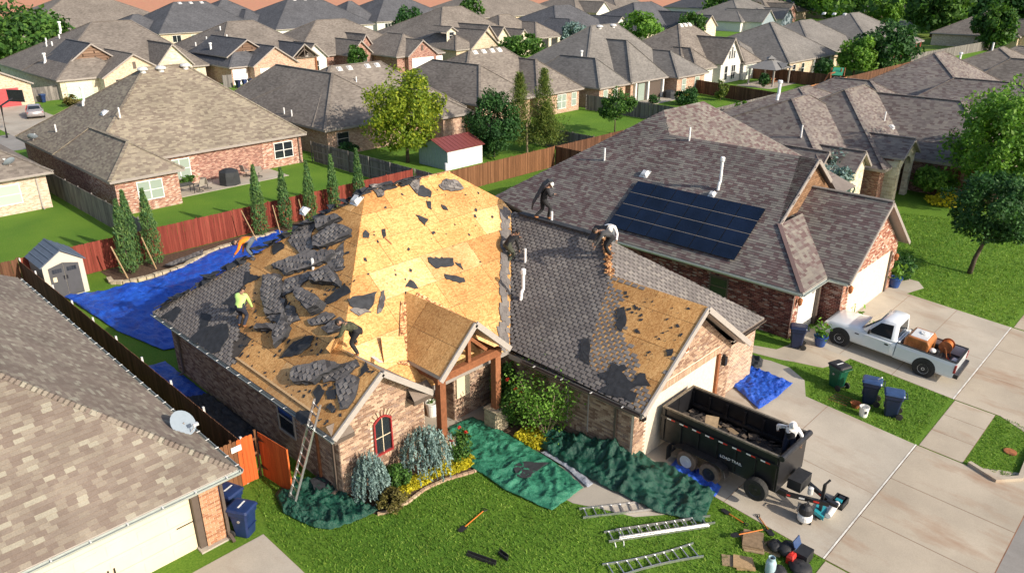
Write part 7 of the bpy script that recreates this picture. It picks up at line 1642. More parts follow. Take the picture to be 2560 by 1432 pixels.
tarp('crumpled dark green tarp under the leaning ladder',[(8.9,18.7),(9.2,19.7),(10.1,20.0),(10.6,19.2),(10.7,18.2)],[(9.2,17.4),(9.5,16.95),(10.0,16.75),(10.6,16.6),(11.1,16.6)],X['tarp_green'],0.17,1.9,80,60,1.5)
tarp('bright green tarp running from the porch across the lawn',[(14.9,18.6),(14.6,17.2),(14.7,15.6),(14.6,14.4),(14.9,12.6)],[(16.9,18.4),(17.0,17.0),(16.95,15.2),(16.85,13.8),(16.5,12.6)],X['tarp_green2'],0.13,1.5,100,40,6.0,0.05)
tarp('pale grey underside of the bright green tarp folded along its edge',[(17.0,15.0),(16.95,13.8),(16.6,12.5)],[(17.25,14.9),(17.25,13.7),(16.9,12.5)],X['tarp_grey'],0.05,2.2,40,10,2.0,0.05)
tarp('large dark green tarp heaped along the garage wall',[(17.2,15.4),(17.05,13.8),(17.0,12.2),(17.2,10.3),(17.9,8.9)],[(18.5,16.0),(18.55,14.5),(19.1,12.6),(19.4,11.2),(19.5,9.4)],X['tarp_green'],0.20,1.1,110,60,12.0,0.05,[(18.2,14.2,0.5,0.35),(18.5,13.0,0.6,0.45),(18.2,12.2,0.5,0.3),(19.1,12.4,0.4,0.35),(18.4,11.2,0.6,0.2)])
tarp('creased blue tarp on the driveway beside the trailer',[(26.3,12.95),(27.2,12.9),(28.0,12.6)],[(25.1,10.75),(26.4,10.65),(28.0,10.7)],X['tarp_blue'],0.10,1.9,60,50,15.0,0.05)
tarp('small blue tarp bunched under the trailer wheels',[(19.3,11.2),(19.2,10.2),(19.3,9.3)],[(20.3,11.3),(20.2,10.2),(19.9,9.4)],X['tarp_blue'],0.12,2.5,30,20,21.0)
tarp('glossy black sheet folded beside the brick garage corner',[(27.6,13.8),(28.3,13.9),(29.0,13.6)],[(27.5,12.6),(28.2,12.2),(28.9,12.5)],X['tarp_black'],0.13,1.6,40,30,33.0,0.08)
piece('black felt square lying on the bright green tarp',Plane((0,0,0.16),(1,0,0),(0,0,1)),[(1286,1165),(1310,1155),(1372,1158),(1318,1196),(1290,1190)],.02,FM,'felt_square','roofing felt',None,lift=0.02)
piece('dark felt pieces lying on the tarp below the ladder',Plane((0,0,0.2),(1,0,0),(0,0,1)),[(775,1200),(800,1185),(838,1200),(820,1222),(785,1225)],.02,FM,'felt_square','roofing felt',None,lift=0.02)
# ---------------------------------------------------------------- ladders
def ladder(label,n,w=0.42,rail=0.075,mat=None,ext=0.0,flare=0.0,sec=False):
    root = thing('extension_ladder',label,'ladder',(0,0,0)); L = n * 0.305; mat = mat or X['alu']; fl = lambda t: w / 2 + flare * (2 * t - 1) ** 2
    for s in (-1,1):
        m = MB(); k = 8
        for i in range(k): m.bar((s * fl(i / k),L * i / k,0),(s * fl((i + 1) / k),L * (i + 1) / k + 0.001,0),0.028,rail)
        m.build('rail',mat,root)
        if sec: part('rail',mat,root,lambda m: m.bar((s * (w / 2 - 0.045),ext,0.07),(s * (w / 2 - 0.045),L + ext * 0.6,0.07),0.025,rail))
    for i in range(n):
        y = 0.305 * (i + 0.5); x = fl(y / L) - 0.01; part('rung',mat,root,lambda m: m.bar((-x,y,0),(x,y,0),0.035,0.032))
        if sec and i > 0: part('rung',mat,root,lambda m: m.bar((-w / 2 + 0.06,y + 0.05,0.07),(w / 2 - 0.06,y + 0.05,0.07),0.03,0.028))
    return root
def lie(o,a,b,z=0.06):
    a,b = Vector(a),Vector(b); d = b - a; o.location = (a.x,a.y,gz(a.x,a.y) + z); o.rotation_euler = (math.atan2(gz(b.x,b.y) - gz(a.x,a.y),d.length),0,math.atan2(-d.x,d.y)); return o
L1 = lie(ladder('single ladder on the lawn half under the dark green tarp',8,0.42),(15.45,11.85),(17.3,10.6)); L2 = lie(ladder('double ladder with a white rope on the lawn',11,0.42,sec=True,ext=0.35),(15.2,10.65),(17.85,9.0)); L3 = lie(ladder('ladder with flared ends at the bottom of the lawn',10,0.40,flare=0.09),(14.1,9.8),(16.95,8.35)); L4 = lie(ladder('ladder end cut off by the bottom picture edge',5,0.36),(14.6,8.2),(15.7,7.6))
# leaning ladder at the left eave
LL = ladder('aluminium ladder leaning on the left gutter of the torn roof house',13,0.42,sec=False); lb,lt = Vector((9.35,18.9,0.1)),Vector((10.42,18.55,3.35))
d = (lt - lb).normalized(); xa = Vector((0.12,1,0)); xa = (xa - d * xa.dot(d)).normalized(); LL.matrix_world = frame_matrix(lb - d * 0.25,xa,d,xa.cross(d))
LL.scale = (1,(lt - lb).length / (13 * 0.305) * 1.12,1)
tag(part('rope',X['white'],None,lambda m: m.tube([at(1537,1355,0.0),at(1541,1370,-.12),at(1549,1382,-.15),at(1556,1385,-.15),at(1560,1380,-.14),at(1560,1362,-.1),at(1559,1352,-.05)],0.018,6)),'white rope loop hanging from the double ladder','rope')
# ---------------------------------------------------------------- wheeled carts
def cart(label,body,lid,name='trash_cart',mark=True):
    root = thing(name,label,'trash cart',(0,0,0),'wheeled trash carts'); b = MB()
    def ring(w,d0,d1,z,r=0.05): return [(-w + r,d0,z),(w - r,d0,z),(w,d0 + r,z),(w,d1 - r,z),(w - r,d1,z),(-w + r,d1,z),(-w,d1 - r,z),(-w,d0 + r,z)]
    b.loft([ring(0.22,-0.26,0.20,0.04),ring(0.27,-0.33,0.27,0.80),ring(0.30,-0.36,0.30,0.82),ring(0.305,-0.37,0.31,0.98)]); b.build('body',body,root,bevel=0.012)
    part('lid',lid,root,lambda m: m.loft([ring(0.325,-0.40,0.34,0.985),ring(0.33,-0.41,0.345,1.01),ring(0.29,-0.36,0.32,1.075),ring(0.2,-0.2,0.28,1.09)]),bevel=0.008)
    part('handle',body,root,lambda m: (m.tube([(-0.24,0.42,0.97),(0.24,0.42,0.97)],0.018,8),m.bar((-0.24,0.3,0.95),(-0.24,0.42,0.97),0.03),m.bar((0.24,0.3,0.95),(0.24,0.42,0.97),0.03)))
    part('axle',X['steel_dark'],root,lambda m: m.tube([(-0.26,0.27,0.13),(0.26,0.27,0.13)],0.012,6))
    for s in (-1,1): part('wheel',X['rubber'],root,lambda m: m.lathe([(0.05,s * 0.24),(0.13,s * 0.245),(0.135,s * 0.27),(0.13,s * 0.295),(0.05,s * 0.3)],(0,0.27,0.13),axis='x',n=16))
    part('front_rib',body,root,lambda m: m.box((-0.2,-0.335,0.42),(0.2,-0.295,0.44)))
    if mark:
        part('lid_label',X['white'],root,lambda m: m.obox((0.02,-0.02,1.088),(0.17,0,0),(0,0.028,0),(0,0,0.006))); part('body_mark',X['trim_light'],root,lambda m: (m.lathe([(0.045,0.27),(0.045,0.285)],(0,-0.05,0.66),axis='x',n=12),m.lathe([(0.045,-0.285),(0.045,-0.27)],(0,-0.05,0.66),axis='x',n=12),m.box((-0.16,-0.352,0.84),(-0.02,-0.34,0.88))))
    return root
K1 = cart('blue trash cart in front of the tan roof garage pier',X['cart_blue'],X['cart_blue']); K1.location = (7.62,18.72,0.012); K1.rotation_euler = (0,0,R(28))
spots = [((7.72,19.75,0),R(20),'second blue trash cart tucked behind the first at the garage pier','cart_blue','cart_blue',True),((29.25,9.35,gz(0,9.35)),R(160),'green trash cart with black lid on the grass strip','cart_green','black_matt',True),((29.1,7.95,gz(0,7.95)),R(196),'middle navy cart with a stick on its lid on the grass strip','cart_navy','lid_blue',False),((28.85,7.0,gz(0,7.0)),R(200),'navy cart nearest the street on the grass strip','cart_navy','lid_blue',False),((31.25,12.05,0.01),R(205),'navy cart beside the blue flower pot and brick wall','cart_navy','cart_navy',False),((53.0,105.8,0.03),0.3,'left cart of three at the peach gable house','cart_navy','cart_navy',False),((54.0,105.8,0.03),0.1,'middle cart of three at the peach gable house','cart_blue','cart_blue',False),((55.0,105.9,0.03),0.0,'right cart of three at the peach gable house','cart_navy','cart_navy',False),((29.4,112.0,0.0),0.2,'blue cart beside the red garage door','cart_blue','lid_blue',False)]
for p,rz,lb,bm_,lm,mk in spots: o = cart(lb,X[bm_],X[lm],mark=mk); o.location = p; o.rotation_euler = (0,0,rz)
# ---------------------------------------------------------------- wheels and cars
def wheel(root,c,r,w,rimmat,tyre=None,axis='x',rr_=0.6):
    c = Vector(c); t = part('wheel',tyre or X['rubber'],root,lambda m: m.lathe([(r * rr_,-w / 2),(r * 0.93,-w / 2),(r,-w * 0.3),(r,w * 0.3),(r * 0.93,w / 2),(r * rr_,w / 2),(r * rr_ * 0.95,0)],c,axis=axis,n=22,cap=False),smooth=False)
    part('rim',rimmat,t,lambda m: (m.lathe([(0.02,-w * 0.42),(r * 0.18,-w * 0.45),(r * 0.24,-w * 0.32),(r * 0.5,-w * 0.36),(r * 0.6,-w * 0.46),(r * 0.61,-w * 0.40)],c,axis=axis,n=22),m.lathe([(r * 0.61,w * 0.40),(r * 0.6,w * 0.46),(r * 0.5,w * 0.36),(r * 0.24,w * 0.32),(0.02,w * 0.42)],c,axis=axis,n=22)))
    for k in range(5):
        a = 2 * math.pi * k / 5; part('rim_slot',X['black'],t,lambda m: [m.lathe([(0.01,sx * w * 0.352),(r * 0.09,sx * w * 0.354),(r * 0.09,sx * w * 0.38)],c + Vector((0,math.cos(a) * r * 0.38,math.sin(a) * r * 0.38)),axis='x',n=8) for sx in (-1,)])
    return t
def sections(root,name,secs,mat,smooth=True):
    """loft of car sections: (y, half width low, half width high, z low, z belt, z top, roundness)"""
    rings = []
    for y,wl,wh,zl,zb,zt in secs:
        rings.append([(-wl * 0.9,y,zl),(-wl,y,zl + 0.08),(-wl * 1.0,y,zb * 0.6 + zl * 0.4),(-wl * 0.985,y,zb),(-wh,y,zt - 0.05),(-wh * 0.86,y,zt),(wh * 0.86,y,zt),(wh,y,zt - 0.05),(wl * 0.985,y,zb),(wl * 1.0,y,zb * 0.6 + zl * 0.4),(wl,y,zl + 0.08),(wl * 0.9,y,zl)])
    m = MB(); m.loft(rings); return m.build(name,mat,root,smooth=smooth,recalc=True,bevel=0.0)
def arch(root,c,r,w,mat=None): part('wheel_arch',mat or X['black_matt'],root,lambda m: m.lathe([(0.01,-w / 2),(r,-w / 2),(r,w / 2),(0.01,w / 2)],c,axis='x',n=24))
TR = thing('pickup_truck','white single cab pickup with a rusty tank in its bed','pickup',(0,0,0))
# origin at the rear axle on the ground, nose towards +y
HWt = 0.96
front = sections(TR,'body',[(4.50,0.80,0.74,0.42,0.62,0.80),(4.42,0.90,0.84,0.38,0.70,0.92),(4.2,0.95,0.88,0.36,0.80,1.02),(3.3,0.965,0.88,0.36,0.92,1.11),(2.75,0.965,0.86,0.36,0.98,1.16),(2.7,0.965,0.86,0.36,0.99,1.14),(1.32,0.965,0.86,0.36,1.0,1.12),(1.30,0.95,0.85,0.38,1.0,1.1)],X['truck_white'])
cabm = sections(TR,'cab',[(2.82,0.86,0.80,1.02,1.08,1.15),(2.12,0.91,0.75,1.02,1.10,1.84),(1.95,0.92,0.76,1.02,1.10,1.90),(1.55,0.92,0.76,1.02,1.10,1.90),(1.42,0.92,0.76,1.02,1.10,1.85),(1.34,0.90,0.74,1.02,1.10,1.12)],X['truck_white'])
part('windscreen',X['glass'],TR,lambda m: m.prism([Vector(p) for p in ((-0.78,2.83,1.19),(0.78,2.83,1.19),(0.68,2.2,1.81),(-0.68,2.2,1.81))],(0,0.69,0.72),0.02))
part('rear_window',X['glass'],TR,lambda m: m.prism([Vector(p) for p in ((0.66,1.355,1.18),(-0.66,1.355,1.18),(-0.6,1.415,1.72),(0.6,1.415,1.72))],(0,-1,0.1),0.012))
for s in (-1,1):
    part('side_window',X['glass'],TR,lambda m: m.prism([Vector((s * x,y,z)) for x,y,z in ((0.915,2.55,1.14),(0.785,2.13,1.70),(0.775,1.60,1.76),(0.89,1.54,1.13))][::s],(s * 0.93,0,0.35),0.014)); part('door',X['truck_white'],TR,lambda m: m.prism([Vector((s * 0.962,y,z)) for y,z in ((2.62,0.46),(1.48,0.46),(1.48,0.98),(2.62,0.98))][::s],(s,0,0),0.012)); part('door_handle',X['black'],TR,lambda m: m.box((s * 0.97,1.58,0.84),(s * 0.985,1.74,0.9))); part('mirror',X['black_matt'],TR,lambda m: m.box((s * 0.93,2.42,1.12),(s * 1.1,2.5,1.28)))
    part('headlight',X['trim_light'],TR,lambda m: m.box((s * 0.52,4.38,0.66),(s * 0.87,4.5,0.82))); part('turn_signal',X['orange'],TR,lambda m: m.box((s * 0.84,4.26,0.68),(s * 0.945,4.4,0.82))); part('tail_light',X['red_frame'],TR,lambda m: m.box((s * 0.88,-1.18,0.66),(s * 0.985,-1.10,1.02)))
    arch(TR,(s * 0.86,3.63,0.42),0.47,0.23); arch(TR,(s * 0.86,0.0,0.42),0.47,0.23)
    for y in (0.0,3.63): wheel(TR,(s * 0.87,y,0.37),0.37,0.24,X['alu_paint'])
part('bumper',X['alu_paint'],TR,lambda m: m.box((-0.88,4.46,0.36),(0.88,4.6,0.58)),bevel=0.03); part('grille',X['steel_dark'],TR,lambda m: m.box((-0.5,4.44,0.64),(0.5,4.52,0.82))); part('rear_bumper',X['steel_dark'],TR,lambda m: m.box((-0.92,-1.32,0.42),(0.92,-1.14,0.60)),bevel=0.02); part('fender_badge',X['black'],TR,lambda m: m.box((-0.975,2.86,0.86),(-0.966,3.04,0.91)))
# open bed
for s in (-1,1): part('bed_side',X['truck_white'],TR,lambda m: m.loft([[(s * x,y,z) for x,z in ((0.90,0.40),(0.965,0.46),(0.97,0.95),(0.93,1.10),(0.86,1.10),(0.86,0.40))] for y in (1.26,-1.14)]),recalc=True); part('bed_rail',X['black_matt'],TR,lambda m: m.box((s * 0.85,-1.15,1.10),(s * 0.945,1.26,1.125)))
part('tailgate',X['truck_white'],TR,lambda m: m.box((-0.86,-1.16,0.55),(0.86,-1.08,1.10)),bevel=0.015); part('gate_cap',X['black_matt'],TR,lambda m: m.box((-0.86,-1.165,1.10),(0.86,-1.07,1.12))); part('bed_front',X['truck_white'],TR,lambda m: m.box((-0.86,1.20,0.5),(0.86,1.26,1.12))); part('bed_floor',X['steel_dark'],TR,lambda m: m.box((-0.86,-1.1,0.6),(0.86,1.22,0.66))); part('rocker',X['truck_white'],TR,lambda m: m.box((-0.9,-1.1,0.36),(0.9,1.3,0.5)))
TRLOC = Vector((33.9,7.22,gz(0,7.22))); TR.location = TRLOC; TR.rotation_euler = (math.atan2(gz(0,10.85) - gz(0,7.22),3.63),0,R(1.5))
def on_truck(o): o.location = TRLOC; o.rotation_euler = TR.rotation_euler; return o
TK = on_truck(thing('spray_tank','rusty amber tank with white lid in the pickup bed','tank',(0,0,0)))
part('tank_body',X['tank'],TK,lambda m: m.loft([[(-0.62,y0,z),(0.62,y0,z),(0.62,y1,z),(-0.62,y1,z)] for y0,y1,z in ((0.1,1.08,0.68),(0.08,1.1,1.28),(0.2,0.98,1.46))]),bevel=0.05); part('tank_top',X['alu_paint'],TK,lambda m: m.loft([[(-0.57,0.16,1.36),(0.57,0.16,1.36),(0.57,1.02,1.36),(-0.57,1.02,1.36)],[(-0.47,0.26,1.475),(0.47,0.26,1.475),(0.47,0.92,1.475),(-0.47,0.92,1.475)]])); part('cap',X['white'],TK,lambda m: m.lathe([(0.17,1.475),(0.17,1.53),(0.07,1.535),(0.06,1.56),(0.01,1.57)],(0.1,0.5,0),n=18))
for i in range(7): part('tank_rib',X['tank'],TK,lambda m: m.box((-0.645,0.16 + i * 0.135,0.72),(-0.62,0.20 + i * 0.135,1.25)))
HR = on_truck(thing('hose_reel','rusty hose reel with orange hose in the pickup bed','hose reel',(0,0,0)))
for x in (-0.02,0.42): part('flange',X['rust'],HR,lambda m: m.lathe([(0.03,x - 0.012),(0.27,x - 0.012),(0.27,x + 0.012),(0.03,x + 0.012)],(0,-0.42,1.24),axis='x',n=24))
part('hose',X['orange'],HR,lambda m: [m.lathe([(0.19,x),(0.21,x + 0.02),(0.19,x + 0.04)],(0,-0.42,1.24),axis='x',n=20,cap=False) for x in [0.0 + 0.04 * i for i in range(10)]]); part('stand',X['rust'],HR,lambda m: [m.bar((x,-0.42 + dy,0.66),(x,-0.42,1.24),0.05) for x in (-0.08,0.48) for dy in (-0.22,0.22)])
PU = on_truck(thing('pump_engine','small pump engine with white tank behind the rusty tank','pump',(0,0,0))); part('engine',X['steel_dark'],PU,lambda m: (m.box((-0.5,-0.4,0.66),(-0.12,0.0,0.95)),m.lathe([(0.12,0),(0.12,0.18)],(-0.3,-0.2,0.95),n=12)),bevel=0.02); part('fuel_tank',X['white'],PU,lambda m: m.lathe([(0.05,0),(0.13,0.04),(0.14,0.12),(0.06,0.18)],(-0.42,-0.05,1.0),n=14),smooth=True); part('hose',X['red'],PU,lambda m: m.tube([(-0.2,-0.45,0.8),(-0.3,-0.65,0.72),(-0.1,-0.8,0.7),(0.1,-0.6,0.75)],0.025,6))
BX = on_truck(thing('tool_box','dark box with a white rag at the tailgate of the pickup','box',(0,0,0))); part('box',X['steel_dark'],BX,lambda m: m.box((-0.5,-1.05,0.662),(0.2,-0.75,0.85)),bevel=0.02); part('rag',X['white'],BX,lambda m: m.loft([[(-0.2,-1.0,0.852),(0.1,-1.0,0.852),(0.1,-0.8,0.852),(-0.2,-0.8,0.852)],[(-0.15,-0.95,0.9),(0.05,-0.97,0.89),(0.06,-0.85,0.9),(-0.1,-0.84,0.88)]]))
def sedan(label,paint,loc,rz,name='parked_car'):
    root = thing(name,label,'car',(0,0,0)); sections(root,'body',[(2.35,0.70,0.62,0.34,0.5,0.62),(2.2,0.86,0.78,0.26,0.58,0.74),(1.4,0.90,0.80,0.22,0.68,0.86),(0.8,0.91,0.82,0.22,0.74,0.94),(-1.2,0.91,0.82,0.22,0.78,0.97),(-2.1,0.88,0.78,0.26,0.76,0.95),(-2.32,0.76,0.66,0.36,0.66,0.84)],paint); sections(root,'cabin',[(1.0,0.80,0.70,0.86,0.9,0.95),(0.25,0.82,0.60,0.9,0.95,1.38),(-0.6,0.82,0.60,0.9,0.95,1.42),(-1.1,0.80,0.58,0.9,0.95,1.34),(-1.75,0.78,0.66,0.9,0.93,0.98)],paint)
    part('windscreen',X['glass'],root,lambda m: m.prism([Vector(p) for p in ((-0.66,0.92,0.99),(0.66,0.92,0.99),(0.54,0.3,1.36),(-0.54,0.3,1.36))],(0,0.5,0.86),0.015)); part('rear_window',X['glass'],root,lambda m: m.prism([Vector(p) for p in ((0.62,-1.68,1.0),(-0.62,-1.68,1.0),(-0.52,-1.15,1.32),(0.52,-1.15,1.32))],(0,-0.52,0.85),0.015))
    for s in (-1,1):
        part('side_window',X['glass'],root,lambda m: m.prism([Vector((s * x,y,z)) for x,y,z in ((0.80,0.72,0.98),(0.64,0.2,1.31),(0.64,-0.95,1.32),(0.80,-1.3,0.98))][::s],(s * 0.9,0,0.43),0.014)); part('tail_light',X['red_frame'],root,lambda m: m.box((s * 0.5,-2.3,0.66),(s * 0.8,-2.2,0.8)))
        for y in (1.4,-1.4): arch(root,(s * 0.82,y,0.34),0.37,0.2); wheel(root,(s * 0.82,y,0.32),0.32,0.2,X['alu_paint'])
    root.location = loc; root.rotation_euler = (0,0,rz); return root
sedan('silver sedan parked on the driveway of the red garage',X['car_silver'],(25.6,101.8,0.03),R(-14)); sedan('black sedan parked at the white garage of the brick house',X['car_black'],(79.5,95.6,0.03),R(-50)); sedan('beige sedan half hidden beside the black sedan',X['car_beige'],(86.6,98.0,0.03),R(-60)); sedan('black car on the street cut off by the bottom right corner',X['car_black'],(18.85,0.3,-0.51),R(-90))
# ---------------------------------------------------------------- dump trailer
DT = thing('dump_trailer','black dump trailer full of roofing waste on the driveway','trailer',(21,9.8,0)); x0,x1,y0,y1,zb,zt = 20.05,22.0,7.65,12.0,0.62,1.85
part('bed_floor',X['steel_dark'],DT,lambda m: m.box((x0,y0,zb - 0.08),(x1,y1,zb))); part('side_wall',X['black'],DT,lambda m: m.box((x0,y0,zb),(x0 + 0.05,y1,zt))); part('side_wall',X['black'],DT,lambda m: m.box((x1 - 0.05,y0,zb),(x1,y1,zt))); part('front_wall',X['black'],DT,lambda m: m.box((x0 + 0.05,y0,zb),(x1 - 0.05,y0 + 0.05,zt + 0.02)))
part('tailgate',X['black'],DT,lambda m: m.box((x0 + 0.05,y1 - 0.06,zb),((x0 + x1) / 2 - 0.01,y1,zt - 0.02))); part('tailgate',X['black'],DT,lambda m: m.box(((x0 + x1) / 2 + 0.01,y1 - 0.06,zb),(x1 - 0.05,y1,zt - 0.02)))
X['worn_rim'] = plain('worn_rim_steel',(0.20,0.17,0.13),0.6,0.4,var=0.4,scale=10)
for xx in (x0 - 0.03,x1 - 0.06): part('top_rail',X['worn_rim'],DT,lambda m: m.box((xx,y0,zt),(xx + 0.09,y1,zt + 0.06)))
part('top_rail',X['worn_rim'],DT,lambda m: m.box((x0 + 0.06,y1 - 0.07,zt),(x1 - 0.06,y1 + 0.01,zt + 0.05))); part('top_rail',X['steel_dark'],DT,lambda m: m.tube([(x0 - 0.05,y0 - 0.05,zt + 0.03),(x1 + 0.05,y0 - 0.05,zt + 0.03)],0.1,10))
for i in range(7): yy = y0 + 0.1 + i * (y1 - y0 - 0.2) / 6; part('stake_rib',X['black'],DT,lambda m: m.box((x0 - 0.05,yy - 0.04,zb),(x0 - 0.001,yy + 0.04,zt - 0.25 if 0 < i < 6 else zt))); part('stake_rib',X['black'],DT,lambda m: m.box((x1 - 0.13,yy - 0.04,zb + 0.1),(x1 - 0.051,yy + 0.04,zt - 0.1)))
part('side_rail',X['black'],DT,lambda m: m.box((x0 - 0.07,y0 - 0.02,zt - 0.36),(x0 - 0.002,y1,zt - 0.26))); part('inner_rail',X['steel_dark'],DT,lambda m: m.box((x1 - 0.15,y0 + 0.1,zb + 0.55),(x1 - 0.055,y1 - 0.1,zb + 0.65)))
for i in range(8):      # reflective tape
    yy = y1 - 0.25 - i * 0.5; part('reflector_white',X['white'],DT,lambda m: m.box((x0 - 0.075,yy - 0.16,zt - 0.335),(x0 - 0.071,yy,zt - 0.285))); part('reflector_red',X['red'],DT,lambda m: m.box((x0 - 0.075,yy - 0.32,zt - 0.335),(x0 - 0.071,yy - 0.161,zt - 0.285)))
for yy in (10.75,9.85):
    wheel(DT,(19.86,yy,gz(0,yy) + 0.38),0.38,0.22,X['alu_paint'] if yy > 10 else X['steel_dark'],X['rubber_dusty'],rr_=0.62); wheel(DT,(22.2,yy,gz(0,yy) + 0.38),0.38,0.22,X['alu_paint'],X['rubber_dusty'])
wheel(DT,(19.84,8.2,0.52),0.40,0.24,X['steel_dark'],X['rubber']); part('spare_mount',X['steel_dark'],DT,lambda m: m.box((19.9,8.1,0.45),(20.05,8.3,0.6)))
def fender(m):
    pr = [(11.35,0.42),(11.25,0.72),(10.95,0.80),(9.65,0.80),(9.35,0.70),(9.25,0.40)]
    for a,b in zip(pr[:-1],pr[1:]): m.obox(Vector((19.88,(a[0] + b[0]) / 2,(a[1] + b[1]) / 2)),(0.16,0,0),Vector((0,b[0] - a[0],b[1] - a[1])) / 2,Vector((0,-(b[1] - a[1]),b[0] - a[0])).normalized() * 0.012)
part('fender',X['steel_dark'],DT,fender); part('frame_rail',X['black'],DT,lambda m: m.box((20.3,7.4,0.36),(20.45,12.0,0.54))); part('frame_rail',X['black'],DT,lambda m: m.box((21.6,7.4,0.36),(21.75,12.0,0.54))); part('mud_flap',X['rubber'],DT,lambda m: m.box((19.75,11.5,0.05),(20.05,11.53,0.6)))
for s,xx in ((-1,20.38),(1,21.68)):
    part('tongue',X['black'],DT,lambda m: m.bar((xx,7.6,0.40),(21.0 + s * 0.06,6.25,0.36),0.1,0.14))
    for i in range(3): a = Vector((xx,7.6,0.40)).lerp(Vector((21.0 + s * 0.06,6.25,0.36)),0.08 + i * 0.3); b = Vector((xx,7.6,0.40)).lerp(Vector((21.0 + s * 0.06,6.25,0.36)),0.2 + i * 0.3); part('reflector_white' if i % 2 else 'reflector_red',X['white'] if i % 2 else X['red'],DT,lambda m: m.bar(a,b,0.108,0.06))
part('battery_box',X['black_matt'],DT,lambda m: m.box((20.65,7.1,0.48),(21.45,7.55,0.85)),bevel=0.03); part('jack',X['steel_dark'],DT,lambda m: (m.bar((21.0,6.5,-0.25),(21.0,6.5,0.95),0.09),m.bar((21.0,6.5,0.95),(21.12,6.4,1.12),0.05),m.box((20.9,6.4,-0.36),(21.1,6.6,-0.3)))); part('coupler',X['steel_dark'],DT,lambda m: m.bar((21.0,6.35,0.4),(21.0,6.0,0.4),0.14,0.12)); part('hydraulic_pump',X['alu_paint'],DT,lambda m: m.lathe([(0.09,0),(0.09,0.22),(0.03,0.25)],(20.85,6.85,0.5),n=12))
def lettering(txt,parent,mat,M,size,name='lettering'):
    cu = bpy.data.curves.new(name,'FONT'); cu.body = txt; cu.size = size; cu.extrude = 0.003; cu.align_x = 'CENTER'; cu.align_y = 'CENTER'; tmp = bpy.data.objects.new('tmp',cu); COL.objects.link(tmp)
    dg = bpy.context.evaluated_depsgraph_get(); me = bpy.data.meshes.new_from_object(tmp.evaluated_get(dg)); bpy.data.objects.remove(tmp); me.materials.clear(); me.materials.append(mat); o = _link(bpy.data.objects.new(name,me)); adopt(o,parent,M); return o
lettering('LOAD TRAIL',DT,X['white'],frame_matrix(Vector((x0 - 0.054,9.25,1.02)),Vector((0,-1,0)),Vector((0,0,1)),Vector((-1,0,0))),0.14); lettering('LOAD TRAIL',DT,X['lid_blue'],frame_matrix(Vector((x0 - 0.0525,9.26,1.01)),Vector((0,-1,0)),Vector((0,0,1)),Vector((-1,0,0))),0.152)
# load: broken boards on a bed of shingle waste
X['waste'] = piece_mat('roofing_waste',[(0,(0.035,0.033,0.033)),(0.45,(0.07,0.062,0.057)),(0.75,(0.12,0.095,0.075)),(0.93,(0.26,0.19,0.12))]); g = random.Random(21); wm = MB()
for i in range(700):
    p = Vector((g.uniform(20.2,21.85),g.uniform(8.2,11.8),zb + g.random() * 0.3 + 0.35 * math.exp(-((g.random() - .5) ** 2) * 4) * 0.6)); a = g.random() * 6; u = Vector((math.cos(a),math.sin(a),g.uniform(-.4,.4))).normalized(); v = u.cross(Vector((g.uniform(-.3,.3),g.uniform(-.3,.3),1))).normalized(); wm.r = 0.01 + 0.98 * g.random(); wm.obox(p,u * g.uniform(.05,.22),v * g.uniform(.04,.14),u.cross(v) * 0.01)
tag(wm.build('roofing_waste',X['waste']),'black shingle and felt waste filling the trailer bed','debris',kind='stuff')
for lb,c,a,l,w,tl in (('tall splintered plywood sheet standing in the trailer load',(21.0,10.6,1.15),0.4,0.9,0.45,0.9),('leaning plywood piece at the middle of the trailer load',(20.8,10.0,1.0),1.2,0.7,0.35,0.5),('small pale board fragment in the trailer load',(20.7,9.7,0.95),2.0,0.4,0.25,0.2),('broken board near the front of the trailer load',(21.2,9.0,0.95),0.2,0.7,0.2,0.35),('flat brown sheet near the trailer worker',(21.0,8.75,0.92),1.0,0.6,0.4,0.1)):
    u = Vector((math.cos(a) * math.cos(tl),math.sin(a) * math.cos(tl),math.sin(tl))); v = Vector((-math.sin(a),math.cos(a),0)); board(lb,Vector(c),u,v,l,w,0.015,X['oldwood'],'waste_board')
# ---------------------------------------------------------------- sheds
SH = thing('plastic_shed','beige plastic shed with charcoal double doors beside the red fence','shed',(10.2,43.4,0)); a0,a1,b0,b1 = 9.25,11.2,42.3,44.6; xm = (a0 + a1) / 2
part('wall',X['shed_side'],SH,lambda m: m.box((a0,b0 + 0.02,0),(a0 + 0.05,b1,1.85))); part('wall',X['shed_side'],SH,lambda m: m.box((a1 - 0.05,b0 + 0.02,0),(a1,b1,1.85))); part('gable_wall',X['shed_body'],SH,lambda m: m.prism([Vector(p) for p in ((a0,b0,0),(a1,b0,0),(a1,b0,1.85),(xm,b0,2.5),(a0,b0,1.85))],(0,1,0),0.05),recalc=True)
for s,e in ((-1,a0 - 0.1),(1,a1 + 0.1)):
    r_ = part('roof',X['shed_roof'],SH,lambda m: m.prism([Vector(p) for p in ((xm,b0 - 0.12,2.56),(e,b0 - 0.12,1.84),(e,b1 + 0.1,1.84),(xm,b1 + 0.1,2.56))][::-s],Vector((s * 0.72,0,1.05)).normalized(),0.05),recalc=True)
    for k in range(4): t0 = k / 4 + 0.02; part('roof_tile_row',X['shed_roof'],r_,lambda m: m.bar((xm + (e - xm) * t0,b0 - 0.12,2.63 - 0.72 * t0),(xm + (e - xm) * t0,b1 + 0.1,2.63 - 0.72 * t0),0.06,0.03))
